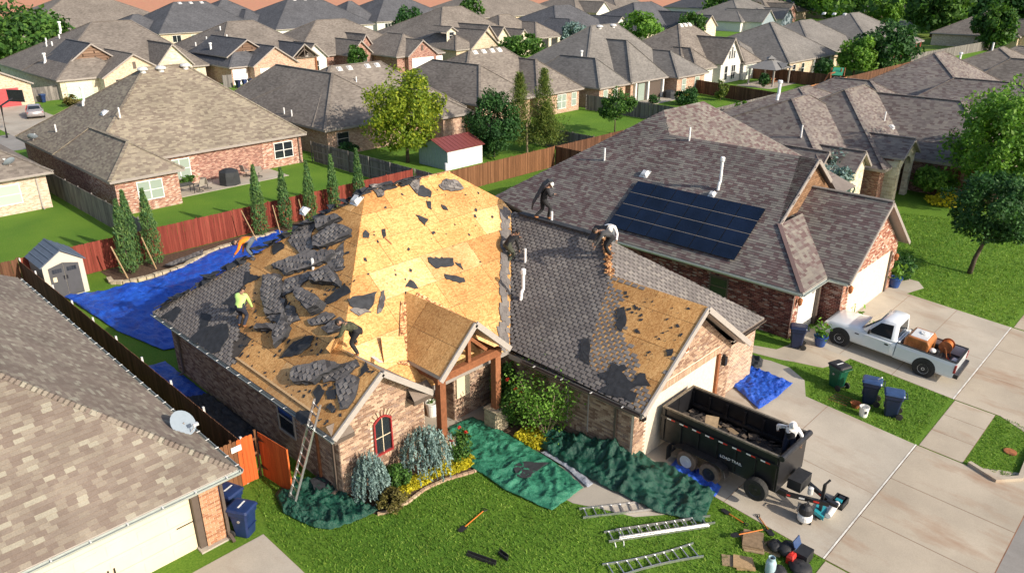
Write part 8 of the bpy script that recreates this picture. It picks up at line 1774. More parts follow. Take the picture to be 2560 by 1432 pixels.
for s in (-1,1):
    dr = part('door',X['shed_door'],SH,lambda m: m.prism([Vector(p) for p in ((xm + s * 0.01,b0 - 0.01,0.05),(xm + s * 0.72,b0 - 0.01,0.05),(xm + s * 0.72,b0 - 0.01,1.72),(xm + s * 0.01,b0 - 0.01,1.9))][::s],(0,-1,0),0.03),recalc=True)
    part('door_window',X['glass'],dr,lambda m: [m.box((xm + s * (0.12 + k * 0.115),b0 - 0.052,1.4),(xm + s * (0.225 + k * 0.115),b0 - 0.041,1.62)) for k in range(4)]); part('handle',X['black'],dr,lambda m: m.box((xm + s * 0.04,b0 - 0.07,1.0),(xm + s * 0.1,b0 - 0.04,1.2)))
part('notice',X['cream'],SH,lambda m: m.box((xm - 0.6,b0 - 0.052,0.95),(xm - 0.42,b0 - 0.041,1.2)))
MS = thing('metal_shed','small metal shed with maroon roof and white side','shed',(44,50,0)); part('wall',X['white'],MS,lambda m: m.box((41.95,48.0,0),(46.0,48.06,1.65))); part('wall',X['blue_sheet'],MS,lambda m: m.prism([Vector(p) for p in ((41.9,48.0,0),(41.9,51.8,0),(41.9,51.8,1.65),(41.9,49.9,2.35),(41.9,48.0,1.65))],(1,0,0),0.05),recalc=True)
for k in range(11): part('corrugation',X['blue_sheet'],MS,lambda m: m.box((41.87,48.2 + k * 0.34,0),(41.9,48.26 + k * 0.34,1.7)))
for e in (47.85,51.95):
    r_ = part('roof',X['maroon'],MS,lambda m: m.prism([Vector(p) for p in ((41.7,e,1.62),(46.2,e,1.62),(46.2,49.9,2.4),(41.7,49.9,2.4))],(0,0,1),0.04),recalc=True)
    for k in range(10): part('roof_seam',X['maroon'],r_,lambda m: m.bar((41.9 + k * 0.46,e,1.67),(41.9 + k * 0.46,49.9,2.45),0.05,0.03))
tag(part('vent_post',X['white'],None,lambda m: m.tube([(37.3,42.9,0),(37.3,42.9,2.3)],0.12,10)),'white capped pipe standing behind the cedar fence','pipe')
# ---------------------------------------------------------------- patio, gazebo, playset, hoop
def chair(label,loc,rz):
    root = thing('patio_chair',label,'chair',(0,0,0),'patio chairs'); part('seat',X['seat_mesh'],root,lambda m: m.box((-0.28,-0.28,0.42),(0.28,0.28,0.46))); part('backrest',X['seat_mesh'],root,lambda m: m.bar((0,0.28,0.46),(0,0.42,1.0),0.54,0.03,up=(0,1,0)))
    part('base',X['steel_dark'],root,lambda m: (m.lathe([(0.27,0.0),(0.29,0.02),(0.27,0.05),(0.24,0.02)],n=16,cap=False),m.tube([(0,0,0.02),(0,0,0.42)],0.03,6)));
    for s in (-1,1): part('armrest',X['steel_dark'],root,lambda m: m.tube([(s * 0.3,0.3,0.68),(s * 0.3,-0.25,0.66),(s * 0.28,-0.26,0.44)],0.018,6))
    root.location = loc; root.rotation_euler = (0,0,rz)
for p,a,lb in (((24.2,56.9,.03),R(200),'tan swivel chair beside the dark patio table'),((25.0,57.2,.03),R(120),'tan swivel chair next to the black grill cover'),((29.6,57.6,.03),R(150),'tan chair at the right end of the brick patio'),((29.0,58.6,.03),R(100),'dark chair behind the one at the patio end'),((22.9,58.2,.03),R(0),'chair behind the patio table under the window')): chair(lb,p,a)
PT = thing('patio_table','dark rectangular patio table by the projecting brick wall','table',(23.1,56.9,0)); part('table_top',X['steel_dark'],PT,lambda m: m.box((22.5,56.6,0.72),(23.8,57.5,0.76)))
for x in (22.6,23.7):
    for y in (56.7,57.4): part('leg',X['steel_dark'],PT,lambda m: m.bar((x,y,0.03),(x,y,0.72),0.05))
def cover(label,c,r,h,mat,n=8): m = MB(); m.lathe([(r,0.03),(r * 0.97,h * 0.6),(r * 0.9,h * 0.85),(r * 0.45,h),(0.02,h * 1.02)],c,n=n); tag(m.build('grill_cover',mat),label,'grill cover')
cover('black octagonal grill cover on the patio edge',(26.9,57.3,0),0.85,1.25,X['cover_black']); cover('tan cloth covered grill under the patio roof',(30.0,60.1,0),0.5,1.35,X['cover_tan'],12); cover('black fire pit cover on the far covered patio',(88.6,56.3,0),0.8,1.0,X['cover_black'])
shrub('leafy planter box under the patio window',(24.2,58.8,0.35),(0.75,0.3,0.32),600,0.09,X['leaf_mid'],57,'plant','planter_plant')
GZ = thing('gazebo','grey two tier canopy gazebo on four posts','gazebo',(109.7,52.8,0))
for x in (107.2,112.2):
    for y in (50.9,54.7): part('post',X['trim_light'],GZ,lambda m: m.bar((x,y,0),(x,y,2.5),0.2))
part('canopy',X['canvas_grey'],GZ,lambda m: [slope(m,q) for q in ([(106.7,50.4,2.4),(112.7,50.4,2.4),(109.7,52.8,3.7)],[(112.7,50.4,2.4),(112.7,55.2,2.4),(109.7,52.8,3.7)],[(112.7,55.2,2.4),(106.7,55.2,2.4),(109.7,52.8,3.7)],[(106.7,55.2,2.4),(106.7,50.4,2.4),(109.7,52.8,3.7)])]); part('top_tier',X['canvas_grey'],GZ,lambda m: m.lathe([(0.9,3.62),(0.5,3.85),(0.03,4.1)],(109.7,52.8,0),n=4)); part('front_gable',X['canvas_grey'],GZ,lambda m: [slope(m,q) for q in ([(108.4,50.1,2.45),(109.7,50.1,3.2),(109.7,51.8,3.25)],[(109.7,50.1,3.2),(111.0,50.1,2.45),(109.7,51.8,3.25)])])
tag(part('picnic_bench',X['timber'],None,lambda m: (m.box((108.6,52.2,0.7),(110.8,53.2,0.78)),m.box((108.6,51.7,0.4),(110.8,52.0,0.46)),m.box((108.7,52.3,0),(108.9,53.1,0.7)),m.box((110.5,52.3,0),(110.7,53.1,0.7)))),'dark picnic table under the gazebo','table')
PS_ = thing('playset','brown timber playset with a green slide at the cedar fence','playset',(110,44,0)); part('frame',X['timber'],PS_,lambda m: [m.bar(p,q,0.16) for p,q in (((108.6,43.0,0),(109.4,43.6,2.4)),((108.6,44.6,0),(109.4,43.8,2.4)),((109.4,43.7,2.35),(111.8,43.7,2.35)),((111.4,43.0,0),(111.4,43.0,2.9)),((112.6,43.0,0),(112.6,43.0,2.9)),((111.4,44.4,0),(111.4,44.4,2.9)))]); part('deck',X['timber'],PS_,lambda m: m.box((111.3,42.9,1.3),(112.7,44.5,1.4))); part('slide',plain('green_slide',(0.05,0.28,0.16),0.4),PS_,lambda m: m.bar((112.0,43.6,2.9),(110.6,43.2,2.0),1.4,0.06))
HP = thing('basketball_hoop','black basketball hoop on a pole at the rear street','basketball hoop',(19.7,90.4,0)); part('pole',X['black'],HP,lambda m: m.tube([(19.7,90.4,0),(19.9,90.5,3.2),(21.2,91.2,3.7)],0.11,8)); part('backboard',X['steel_dark'],HP,lambda m: m.obox((21.6,91.4,3.9),(0.5,-0.8,0),(0,0,0.6),(0.04,0.02,0))); part('rim',X['orange'],HP,lambda m: m.lathe([(0.3,3.4),(0.34,3.42),(0.3,3.44)],(22.0,91.6,0),n=14,cap=False))
# ---------------------------------------------------------------- pots and bucket
def pot(label,loc,r,h,potmat,leaf,n,spread,lh,size=0.16,seed=1):
    root = thing('potted_plant',label,'potted plant',loc); p = Vector(loc); part('pot',potmat,root,lambda m: m.lathe([(r * 0.7,0),(r,h * 0.85),(r * 1.08,h * 0.9),(r * 1.08,h),(r * 0.9,h),(r * 0.85,h * 0.9)],p,n=18))
    g = np.random.default_rng(seed); P = np.array(p) + g.normal(size=(n,3)) * (spread,spread,lh * 0.35) + (0,0,h + lh * 0.5); part('stems',X['leaf_bright'],root,lambda m: [m.tube([p + Vector((0,0,h * 0.9)),Vector(q)],[0.012,0.006],5) for q in P[:14]]); crown_obj(root,P,size,leaf,np.tile((0,0,0.5),(n,1)),g.random(n),name='leaves',aspect=0.6)
pot('blue glazed pot with broad leaves beside the navy cart',(32.15,11.35,0.01),0.3,0.5,X['blue_pot'],X['leaf_bright'],60,0.2,0.6,0.15,2); pot('blue glazed pot with broad leaves beside the clipped shrub',(41.75,11.4,0.01),0.35,0.55,X['blue_pot'],X['leaf_bright'],50,0.25,0.7,0.18,3); pot('broad leaved pot plant rising behind the pickup hood',(35.2,11.1,0.01),0.25,0.4,X['blue_pot'],X['leaf_bright'],16,0.16,0.7,0.14,4); pot('white urn beside the front door',(15.9,19.6,0.06),0.25,0.6,X['white'],X['leaf_mid'],20,0.1,0.2,0.06,5)
BK = thing('white_bucket','white plastic bucket on the grass in front of the navy carts','bucket',(27.95,7.75,gz(0,7.75))); p = Vector((27.95,7.75,gz(0,7.75))); part('bucket_body',X['white'],BK,lambda m: m.lathe([(0.15,0),(0.18,0.4),(0.19,0.4),(0.19,0.43),(0.17,0.43),(0.15,0.1)],p,n=20)); part('bail',X['steel_dark'],BK,lambda m: m.tube([p + Vector((0.19 * math.cos(t),0.1 * math.sin(t),0.4 + 0.12 * math.sin(t))) for t in [k * math.pi / 8 for k in range(9)]],0.006,5)); part('label_print',X['steel_dark'],BK,lambda m: m.obox(p + Vector((-0.125,-0.115,0.24)),(0.03,-0.032,0),(0,0,0.06),(0.004,0.004,0)))
tag(part('wire_basket',X['rust'],None,lambda m: m.lathe([(0.12,0),(0.2,0.2),(0.21,0.22),(0.19,0.21),(0.1,0.03)],(28.3,8.2,gz(0,8.2)),n=14)),'rusty orange basket beside the white bucket','basket')
RK = thing('wire_rack','flat dark wire rack lying on the grass beside the bucket','rack',(28.3,8.8,gz(0,8.8))); z = gz(0,8.8) + 0.06
for k in range(7): part('wire',X['steel_dark'],RK,lambda m: m.tube([(28.0,8.5 + k * 0.11,z),(28.7,8.45 + k * 0.11,z)],0.008,4)); 
for k in range(4): part('wire',X['rust'],RK,lambda m: m.tube([(28.02 + k * 0.22,8.45,z),(28.02 + k * 0.22,9.2,z)],0.01,4))
tag(part('stick',X['white'],None,lambda m: m.bar((29.15,7.8,gz(0,7.9) + 1.12),(29.05,7.65,gz(0,7.9) + 1.3),0.04)),'short white stick on the middle navy cart lid','stick')
# ---------------------------------------------------------------- tools and kit on the lawn and drive
def gp(x,y,dz=0.0): q = at(x,y,-0.25); return Vector((q.x,q.y,gz(q.x,q.y) + dz))
def shovel(label,a,b,grip=True,hmat='orange'):
    root = thing('shovel',label,'shovel',tuple(a),'shovels on the lawn'); d = (b - a).normalized(); n = Vector((-d.y,d.x,0)); part('shaft',X[hmat],root,lambda m: m.tube([a,b],0.02,7)); part('blade',X['steel_dark'],root,lambda m: m.prism([a - n * 0.1,a + n * 0.1,a - d * 0.24 + n * 0.09,a - d * 0.3,a - d * 0.24 - n * 0.09],(0,0,1),0.012),recalc=True); part('grip',X['black'],root,lambda m: (m.tube([b,b + d * 0.1 + n * 0.07,b + d * 0.14 + n * 0.07,b + d * 0.14 - n * 0.07,b + d * 0.1 - n * 0.07,b],0.014,6)))
for lb,a,b in (('orange shovel lying in the grass beside the dark green tarp end',(1822,1290),(1858,1310)),('shovel lying at the driveway edge',(1920,1324),(1898,1296)),('shovel lying across the shingle bundle',(1845,1348),(1905,1334)),('lone shovel in the middle of the lawn',(1163,1335),(1208,1296))): shovel(lb,gp(*a,0.05 if 'across' not in lb else 0.2),gp(*b,0.05 if 'across' not in lb else 0.2))
def bundle(label,c,w,l,h,rz,mat,n=3):
    root = thing('plywood_stack',label,'plywood',tuple(c),'salvaged sheathing squares'); g = random.Random(int(c.x * 100))
    for k in range(n): a = rz + g.uniform(-.12,.12); part('sheet',mat,root,lambda m: m.obox(c + Vector((g.uniform(-.05,.05),g.uniform(-.05,.05),h * (k + 0.5) / n)),Vector((math.cos(a),math.sin(a),0)) * w / 2,Vector((-math.sin(a),math.cos(a),0)) * l / 2,(0,0,h / n * 0.42)))
bundle('square plywood stack under the shovel',gp(1883,1355),0.75,0.6,0.14,0.5,X['oldwood']); bundle('tan plywood pair at the bottom of the lawn',gp(1860,1408),0.5,0.55,0.12,0.6,X['plank'],2); bundle('grey plywood square left of the tan pair',gp(1832,1402),0.45,0.6,0.05,0.5,X['oldwood'],1); bundle('tan cardboard sheet beside the black bag',gp(1925,1368),0.45,0.6,0.03,0.2,X['plank'],1)
def lump(label,c,r,mat,name,cat,seed,sq=0.7):
    m = MB(); g = random.Random(seed); rings = []
    for k in range(7):
        t = math.pi * k / 6; rings.append([c + Vector((r * (0.12 + math.sin(t)) * math.cos(a) * g.uniform(.8,1.15),r * (0.12 + math.sin(t)) * math.sin(a) * g.uniform(.8,1.15),r * sq * (1 - math.cos(t)) * g.uniform(.9,1.1))) for a in [2 * math.pi * i / 12 for i in range(12)]])
    m.loft(rings); return tag(m.build(name,mat,smooth=True),label,cat)
lump('black bag on the tan cardboard sheet',gp(1937,1370,0.03),0.22,X['black_matt'],'tool_bag','bag',1); lump('black kit bag behind the red can',gp(1965,1378,0),0.28,X['black_matt'],'tool_bag','bag',2); lump('dark rope heap below the pale blue cylinder',gp(1945,1425,0),0.25,X['black_matt'],'rope_heap','rope',3,0.4); lump('dark cloth heap in the bottom corner of the lawn',gp(2000,1415,0),0.3,X['black_matt'],'cloth_heap','cloth',4,0.4)
CY_ = thing('gas_cylinder','pale blue gas cylinder standing on the lawn edge','cylinder',tuple(gp(1925,1425))); p = gp(1925,1425); part('shell',X['cyl_blue'],CY_,lambda m: m.lathe([(0.13,0),(0.15,0.05),(0.15,0.38),(0.12,0.46),(0.05,0.49)],p,n=20),smooth=True); part('collar',X['cyl_blue'],CY_,lambda m: m.lathe([(0.1,0.46),(0.1,0.58),(0.09,0.58),(0.09,0.46)],p,n=16,cap=False)); part('valve',X['steel_dark'],CY_,lambda m: m.box(p + Vector((-0.03,-0.03,0.48)),p + Vector((0.03,0.03,0.56)))); part('foot_ring',X['steel_dark'],CY_,lambda m: m.lathe([(0.12,-0.02),(0.12,0.03)],p,n=16))
GC = thing('fuel_can','red fuel can between the black bags','fuel can',tuple(gp(1978,1397))); p = gp(1978,1397); part('can_body',X['red'],GC,lambda m: m.loft([[p + Vector((a * 0.16 * k,b * 0.11 * k,h)) for a,b in ((-1,-1),(1,-1),(1,1),(-1,1))] for k,h in ((0.95,0),(1,0.24),(0.7,0.32))]),bevel=0.02); part('spout',X['black'],GC,lambda m: m.tube([p + Vector((0.05,0,0.3)),p + Vector((0.18,0,0.42))],0.02,6)); part('handle',X['red'],GC,lambda m: m.tube([p + Vector((-0.1,0,0.3)),p + Vector((-0.08,0,0.37)),p + Vector((0.03,0,0.37)),p + Vector((0.05,0,0.31))],0.015,6))
SB = thing('screen_box','black case with a blue screen on the lawn corner','case',tuple(gp(2008,1390))); p = gp(2008,1390); part('case',X['black_matt'],SB,lambda m: m.box(p + Vector((-0.25,-0.2,0)),p + Vector((0.25,0.2,0.35))),bevel=0.02); part('lid',X['lid_blue'],SB,lambda m: m.bar(p + Vector((0,0.2,0.36)),p + Vector((0,0.3,0.62)),0.42,0.03,up=(0,1,0)))
for lb,a,b,w in (('black gutter piece at the bottom edge of the lawn',(1168,1402),(1240,1428),0.12),('short black gutter piece on the lawn',(1247,1397),(1270,1415),0.14)): a,b = gp(*a,0.06),gp(*b,0.06); tag(part('gutter_piece',X['black_matt'],None,lambda m: m.loft([[q + Vector((x,x * 0.6,z)) for x,z in ((-w / 2,0.06),(-w / 2,-0.05),(w / 2,-0.05),(w / 2,0.06),(w / 2 - 0.015,0.06),(w / 2 - 0.02,-0.03),(-w / 2 + 0.02,-0.03),(-w / 2 + 0.015,0.06))] for q in (a,b)]),recalc=True),lb,'gutter')
VM = thing('shop_vacuum','white and black round machine standing on the driveway','machine',(20.45,6.75,gz(0,6.75))); p = Vector((20.45,6.75,gz(0,6.75))); part('drum',X['white'],VM,lambda m: m.lathe([(0.2,0.08),(0.23,0.14),(0.23,0.28),(0.2,0.34)],p,n=20)); part('motor',X['black_matt'],VM,lambda m: m.lathe([(0.2,0.34),(0.22,0.4),(0.2,0.56),(0.1,0.66),(0.02,0.67)],p,n=16)); part('handle',X['black_matt'],VM,lambda m: m.tube([p + Vector((-0.15,0,0.56)),p + Vector((-0.1,0,0.75)),p + Vector((0.1,0,0.75)),p + Vector((0.15,0,0.56))],0.02,6))
for k in range(4): part('caster',X['rubber'],VM,lambda m: m.lathe([(0.03,0.0),(0.04,0.05),(0.03,0.08)],p + Vector((0.2 * math.cos(k * 1.57),0.2 * math.sin(k * 1.57),0)),n=8))
WB = thing('material_roll','white plastic sheet roll with teal wrapper on the driveway','roll',(21.3,6.3,gz(0,6.3))); z = gz(0,6.3); part('roll',X['white'],WB,lambda m: m.tube([(20.9,6.2,z + 0.3),(21.75,6.25,z + 0.28)],0.09,10)); part('wrapper',X['teal'],WB,lambda m: m.obox((21.05,6.5,z + 0.25),(0.25,0.05,0.02),(0,0.16,0.05),(0,0,0.06))); part('box',X['white'],WB,lambda m: m.box((21.15,6.25,z),(21.75,6.6,z + 0.2)))
TC = thing('tool_crate','black crate of tools beside the white roll','crate',(22.0,6.35,gz(0,6.35))); part('crate',X['black_matt'],TC,lambda m: (m.box((21.85,6.1,z),(22.4,6.5,z + 0.04)),m.box((21.85,6.1,z),(21.88,6.5,z + 0.22)),m.box((22.37,6.1,z),(22.4,6.5,z + 0.22)),m.box((21.88,6.1,z),(22.37,6.13,z + 0.22)),m.box((21.88,6.47,z),(22.37,6.5,z + 0.22)))); part('tool',X['teal'],TC,lambda m: m.box((21.95,6.2,z + 0.05),(22.1,6.4,z + 0.24))); part('tool',X['steel_dark'],TC,lambda m: m.box((22.15,6.2,z + 0.05),(22.32,6.38,z + 0.22)))
tag(part('valve_lid',X['rust'],None,lambda m: m.lathe([(0.22,0.0),(0.22,0.05),(0.18,0.06)],(29.6,3.0,gz(0,3.0)),n=18)),'round rusty meter lid in the street side grass','utility lid')
# ---------------------------------------------------------------- people
def ik(a,b,l1,l2,pole):
    a,b,pole = Vector(a),Vector(b),Vector(pole); d = b - a; L = min(d.length,(l1 + l2) * 0.999); d.normalize(); x = (l1 * l1 - l2 * l2 + L * L) / (2 * L); h = math.sqrt(max(0,l1 * l1 - x * x)); p = pole - d * pole.dot(d); p.normalize(); return a + d * x + p * h
SKIN = plain('skin',(0.34,0.19,0.12),0.6,var=0.08); HAIR = plain('dark_hair',(0.015,0.011,0.009),0.7); BOOT = plain('tan_boot',(0.33,0.14,0.05),0.8)
def person(label,loc,rz,ph,bend,hands,feet,cols,hat=None,ht=0.3,py=0.0,lean=0.0):
    """one worker: pelvis height, forward bend, hand and foot targets (local, +y forward)"""
    sh_,sl_,tr_ = cols; V_,E_,Rd,C_ = [],[],[],[]
    def add(p,r,c,parent=None):
        V_.append(Vector(p)); Rd.append(r); C_.append(c); i = len(V_) - 1
        if parent is not None: E_.append((parent,i))
        return i
    b = R(bend); t = Vector((lean,math.sin(b),math.cos(b))).normalized(); P = Vector((0,py,ph)); pel = add(P,0.165,2); wa = add(P + t * 0.16,0.155,0,pel); ch = add(P + t * 0.36,0.185,0,wa); nk = add(P + t * 0.52,0.06,3,ch); hd = P + t * 0.56; ha = b + R(ht * 60); hdir = Vector((lean,math.sin(ha),math.cos(ha))).normalized(); add(hd + hdir * 0.05,0.055,3,nk); HD = hd + hdir * 0.14
    for s,hnd,ft in ((-1,hands[0],feet[0]),(1,hands[1],feet[1])):
        S = P + t * 0.44 + Vector((s * 0.19,0,0)); si = add(S,0.09,1,ch); el = ik(S,hnd,0.30,0.27,(s * 0.6,-0.5,-0.2)); ei = add(el,0.062,1,si); hv = Vector(hnd); S2 = S + (hv - S).normalized() * min((hv - S).length,0.565); wi = add(S2,0.043,1,ei); d = (S2 - el).normalized(); pa = add(S2 + d * 0.07,0.038,3,wi)
        lat = Vector((1,0,0)); lat = (lat - d * lat.dot(d)).normalized(); nrm = d.cross(lat)
        for k,(off,ln) in enumerate(((-0.03,0.065),(-0.01,0.08),(0.011,0.075),(0.031,0.058))):
            f0 = add(S2 + d * 0.08 + lat * off,0.0095,3); f1 = add(S2 + d * (0.08 + ln * 0.6) + lat * off + nrm * 0.012,0.009,3,f0); add(S2 + d * (0.08 + ln * 0.9) + lat * off + nrm * 0.035,0.008,3,f1)
        f0 = add(S2 + d * 0.045 - lat * s * 0.03,0.011,3); f1 = add(S2 + d * 0.075 - lat * s * 0.058,0.0095,3,f0); add(S2 + d * 0.105 - lat * s * 0.062 + nrm * 0.01,0.009,3,f1)
        Hp = P + Vector((s * 0.10,0,-0.05)); hi = add(Hp,0.125,2,pel); F = Vector(ft); an = F + Vector((0,-0.02,0.10)); kn = ik(Hp,an,0.43,0.42,(s * 0.08,1,0.1)); ki = add(kn,0.085,2,hi); mid = add(kn.lerp(an,0.35),0.078,2,ki); ai = add(an,0.062,2,mid); add(F + Vector((s * 0.01,0.13,0.045)),0.042,4,add(F + Vector((0,-0.02,0.05)),0.05,4,ai))
    me = bpy.data.meshes.new('person'); me.from_pydata([tuple(v) for v in V_],E_,[]); o = _link(bpy.data.objects.new('person',me)); bpy.context.view_layer.objects.active = o
    sk = o.modifiers.new('skin','SKIN'); sk.use_smooth_shade = True; comp = {}
    for i,sv in enumerate(me.skin_vertices[0].data): sv.radius = (Rd[i],Rd[i]); sv.use_root = False
    seen = set(); adj = {}
    for a,c in E_: adj.setdefault(a,[]).append(c); adj.setdefault(c,[]).append(a)
    for i in range(len(V_)):
        if i in seen: continue
        me.skin_vertices[0].data[i].use_root = True; st = [i]
        while st:
            k = st.pop()
            if k in seen: continue
            seen.add(k); st += adj.get(k,[])
    ss = o.modifiers.new('sub','SUBSURF'); ss.levels = ss.render_levels = 1
    dg = bpy.context.evaluated_depsgraph_get(); body = bpy.data.meshes.new_from_object(o.evaluated_get(dg)); bpy.data.objects.remove(o)
    # head with nose, ears, eyes and mouth, joined to the body mesh
    bm = bmesh.new(); bm.from_mesh(body); segs = [(V_[a],V_[c],C_[c]) for a,c in E_]
    def segd(p,a,c): ab = c - a; tt = max(0,min(1,(p - a).dot(ab) / max(ab.length_squared,1e-9))); return (p - a - ab * tt).length
    for f in bm.faces: p = f.calc_center_median(); f.material_index = min(segs,key=lambda s: segd(p,s[0],s[1]))[2]; f.smooth = True
    Zh = hdir; Xh = Vector((1,0,0)); Xh = (Xh - Zh * Xh.dot(Zh)).normalized(); Yh = Zh.cross(Xh); M = lambda x,y,z: HD + Xh * x + Yh * y + Zh * z
    rings = []
    for k in range(9):
        a = math.pi * (k + 0.3) / 8.6; z = -0.125 * math.cos(a); w = math.sin(a) ** 0.8; jaw = 0.80 if z < -0.05 else 1.0; rings.append([bm.verts.new(M(0.078 * w * jaw * math.cos(q),0.095 * w * math.sin(q) * (0.95 if z < -0.05 else 1) + (0.012 if z < 0 else 0),z)) for q in [2 * math.pi * i / 12 for i in range(12)]])
    def fc(vs,mi):
        try: f = bm.faces.new(vs); f.material_index = mi; f.smooth = True
        except ValueError: pass
    for r0,r1 in zip(rings[:-1],rings[1:]):
        for i in range(12): fc((r0[i],r0[(i + 1) % 12],r1[(i + 1) % 12],r1[i]),3)
    fc(rings[0][::-1],3); fc(rings[-1],3)
    def bx(c,hx,hy,hz,mi):
        vs = [bm.verts.new(M(c[0] + i * hx,c[1] + j * hy,c[2] + k * hz)) for i in (-1,1) for j in (-1,1) for k in (-1,1)]
        for q in ((0,1,3,2),(4,6,7,5),(0,4,5,1),(2,3,7,6),(0,2,6,4),(1,5,7,3)): fc([vs[i] for i in q],mi)
    bx((0,0.1,-0.012),0.012,0.016,0.024,3); bx((0.078,0,0),0.008,0.02,0.03,3); bx((-0.078,0,0),0.008,0.02,0.03,3); bx((0.03,0.088,0.012),0.013,0.006,0.006,5); bx((-0.03,0.088,0.012),0.013,0.006,0.006,5); bx((0,0.093,-0.06),0.024,0.006,0.005,6)
    bmesh.ops.recalc_face_normals(bm,faces=bm.faces); body.materials.clear()
    for mt in (sh_,sl_,tr_,SKIN,BOOT,HAIR,X['red_frame']): body.materials.append(mt)
    bm.to_mesh(body); bm.free()
    o = _link(bpy.data.objects.new('person',body)); tag(o,label,'person','roofing crew'); WO[o.name] = Vector()
    hp = MB(); N_ = 14
    hp.loft([[M(0.088 * math.cos(R(e)) * math.cos(q),0.106 * math.cos(R(e)) * math.sin(q) - 0.012,0.02 + 0.118 * math.sin(R(e)) - (0.075 if e == 0 and not hat and math.sin(q) < 0.3 else 0)) for q in [2 * math.pi * i / N_ for i in range(N_)]] for e in (0,25,50,75,88)]); hp.build('hat' if hat else 'hair',hat or HAIR,o,smooth=True)
    if hat: part('brim',hat,o,lambda m: m.loft([[M(0.095 * k * math.cos(q),0.115 * k * math.sin(q) - 0.01 + (0.05 if math.sin(q) > 0.4 else 0) * (k > 1),0.022 + z) for q in [2 * math.pi * i / N_ for i in range(N_)]] for k,z in ((1.0,0),(1.35,-0.01),(1.35,-0.016),(1.0,-0.008))]),recalc=True)
    o.location = loc; o.rotation_euler = (0,0,rz); return o
lime = plain('lime_shirt',(0.52,0.78,0.22),0.8,var=0.06); jean = plain('dark_jeans',(0.02,0.025,0.045),0.85); orange_s = plain('orange_shirt',(0.95,0.24,0.015),0.8,var=0.06); white_s = plain('white_shirt',(0.80,0.80,0.80),0.8,var=0.04); blk = plain('black_cloth',(0.014,0.014,0.016),0.85); dgrey = plain('dark_grey_shirt',(0.055,0.055,0.058),0.85); gjean = plain('grey_jeans',(0.12,0.14,0.16),0.85)
camo = piece_mat('camouflage',[(0,(0.05,0.055,0.03)),(1,(0.10,0.10,0.06))],0.9,14,0.8,0.0); grn = plain('olive_cloth',(0.06,0.065,0.045),0.85)
def feet_on(pl,loc,rz,ft):
    """foot targets lifted or lowered to the slope under them"""
    out = []
    for x,y in ft: wx,wy = loc[0] + x * math.cos(rz) - y * math.sin(rz),loc[1] + x * math.sin(rz) + y * math.cos(rz); out.append((x,y,onp(pl,wx,wy).z - loc[2] + 0.03))
    return out
def worker(label,pl,px,face,ph,bend,hands,ft,cols,**k):
    p = pl.hit(*px); rz = R(face); q = feet_on(pl,p,rz,ft); return person(label,p,rz,ph,bend,hands,q,cols,**k)
worker('worker in lime shirt and dark jeans stooping beside the remaining shingles',PL,(606,818),-55,0.84,38,[(-0.22,0.55,0.55),(0.24,0.5,0.6)],[(-0.13,0.05),(0.13,-0.08)],(lime,lime,jean))
person('worker in orange shirt bent double at the rear edge of the roof',(13.5,27.75,5.11),R(58),0.80,98,[(-0.2,0.62,0.25),(0.2,0.35,0.2)],[(-0.14,-0.05,-0.05),(0.14,0.02,0.05)],(orange_s,orange_s,gjean),py=-0.08)
worker('worker in camouflage shirt pulling shingles over the sunlit hip',PL,(893,878),30,0.80,72,[(-0.25,0.6,0.55),(0.25,0.65,0.45)],[(-0.2,-0.1),(0.2,0.12)],(camo,camo,blk),py=-0.1)
person('worker in black walking along the wing ridge with felt on his back',(22.98,20.35,6.2),R(-128),0.86,22,[(-0.28,0.05,0.85),(0.22,0.42,1.1)],[(-0.1,-0.28,0.0),(0.1,0.24,0.0)],(blk,blk,blk),hat=X['white'],ht=0.6)
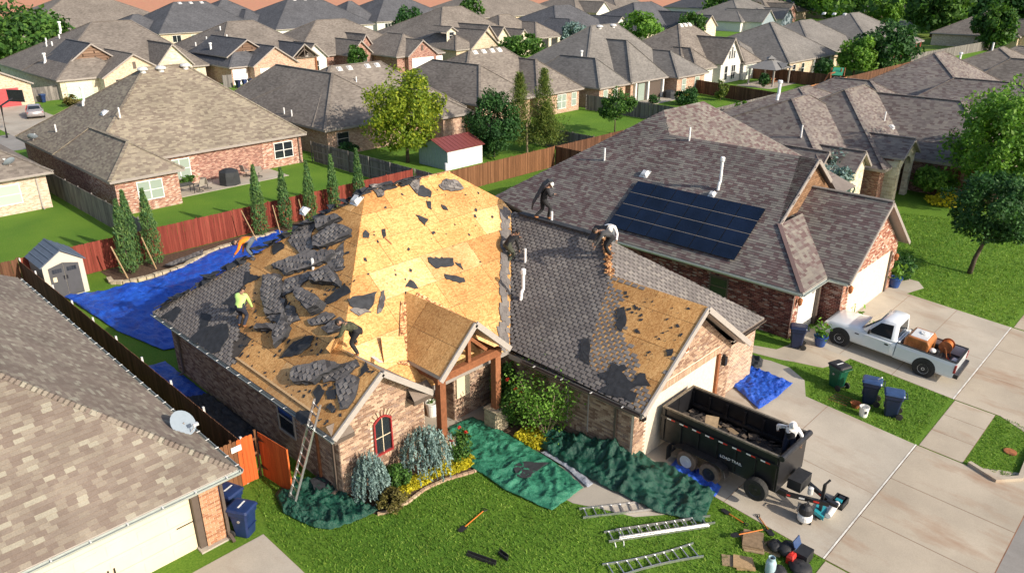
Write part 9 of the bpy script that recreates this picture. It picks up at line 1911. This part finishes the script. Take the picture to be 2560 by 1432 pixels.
person('worker in white shirt leaning over the wing ridge beside the solar array',(24.0,17.6,5.42),R(128),0.84,80,[(-0.3,0.5,0.42),(0.28,0.48,0.38)],[(-0.15,-0.05,0.06),(0.15,0.05,-0.05)],(white_s,white_s,gjean),hat=X['white'],py=-0.1)
person('worker in dark grey shirt lifting a felt sheet at the bare hip',(22.35,16.35,5.72),R(52),0.84,68,[(-0.2,0.62,0.5),(0.22,0.6,0.45)],[(-0.14,-0.02,0.0),(0.14,0.0,-0.06)],(dgrey,dgrey,blk),py=-0.08)
worker('worker in black crouching at the valley with one arm stretched out',PW,(1270,652),-100,0.70,48,[(-0.35,0.95,0.75),(0.2,0.5,0.2)],[(-0.15,0.0),(0.15,-0.1)],(blk,blk,grn),py=-0.05)
person('worker with white sleeves and cap leaning on the front of the trailer',(21.45,8.0,0.95),R(118),0.86,18,[(-0.34,0.2,0.78),(0.4,-0.15,0.98)],[(-0.14,0.02,0.0),(0.14,-0.05,0.0)],(blk,white_s,jean),hat=X['white'],ht=0.7)
# what two of them carry
def drape(label,pts,th=0.02): m = MB(); P = [[Vector(p) for p in row] for row in pts]; m.loft([[p for p in row] + [p + Vector((0.03,0.03,-th)) for p in row[::-1]] for row in P]); tag(m.build('felt_sheet',X['felt'],recalc=True,smooth=False),label,'roofing felt')
b = Vector((22.98,20.35,6.2)); f = Vector((0.79,-0.62,0)); s = Vector((0.62,0.79,0))
drape('black felt sheet carried on the back of the ridge worker',[[b + f * y - s * w + Vector((0,0,z)),b + f * (y - 0.03) + Vector((0,0,z + 0.08)),b + f * y + s * w + Vector((0,0,z))] for y,z,w in ((0.42,1.62,0.16),(0.22,1.66,0.24),(0.02,1.5,0.28),(-0.2,1.1,0.28),(-0.42,0.7,0.2),(-0.46,0.42,0.08))])
c = PW.hit(1498,590,0.18); drape('dark felt sheet held by the grey shirt worker',[[c + PW.U * u - PW.V * 0.3 + PW.N * h,c + PW.U * u + PW.N * (h + 0.05),c + PW.U * u + PW.V * 0.35 + PW.N * (h + 0.12)] for u,h in ((-0.4,0.0),(-0.1,0.08),(0.2,0.2),(0.42,0.32))])
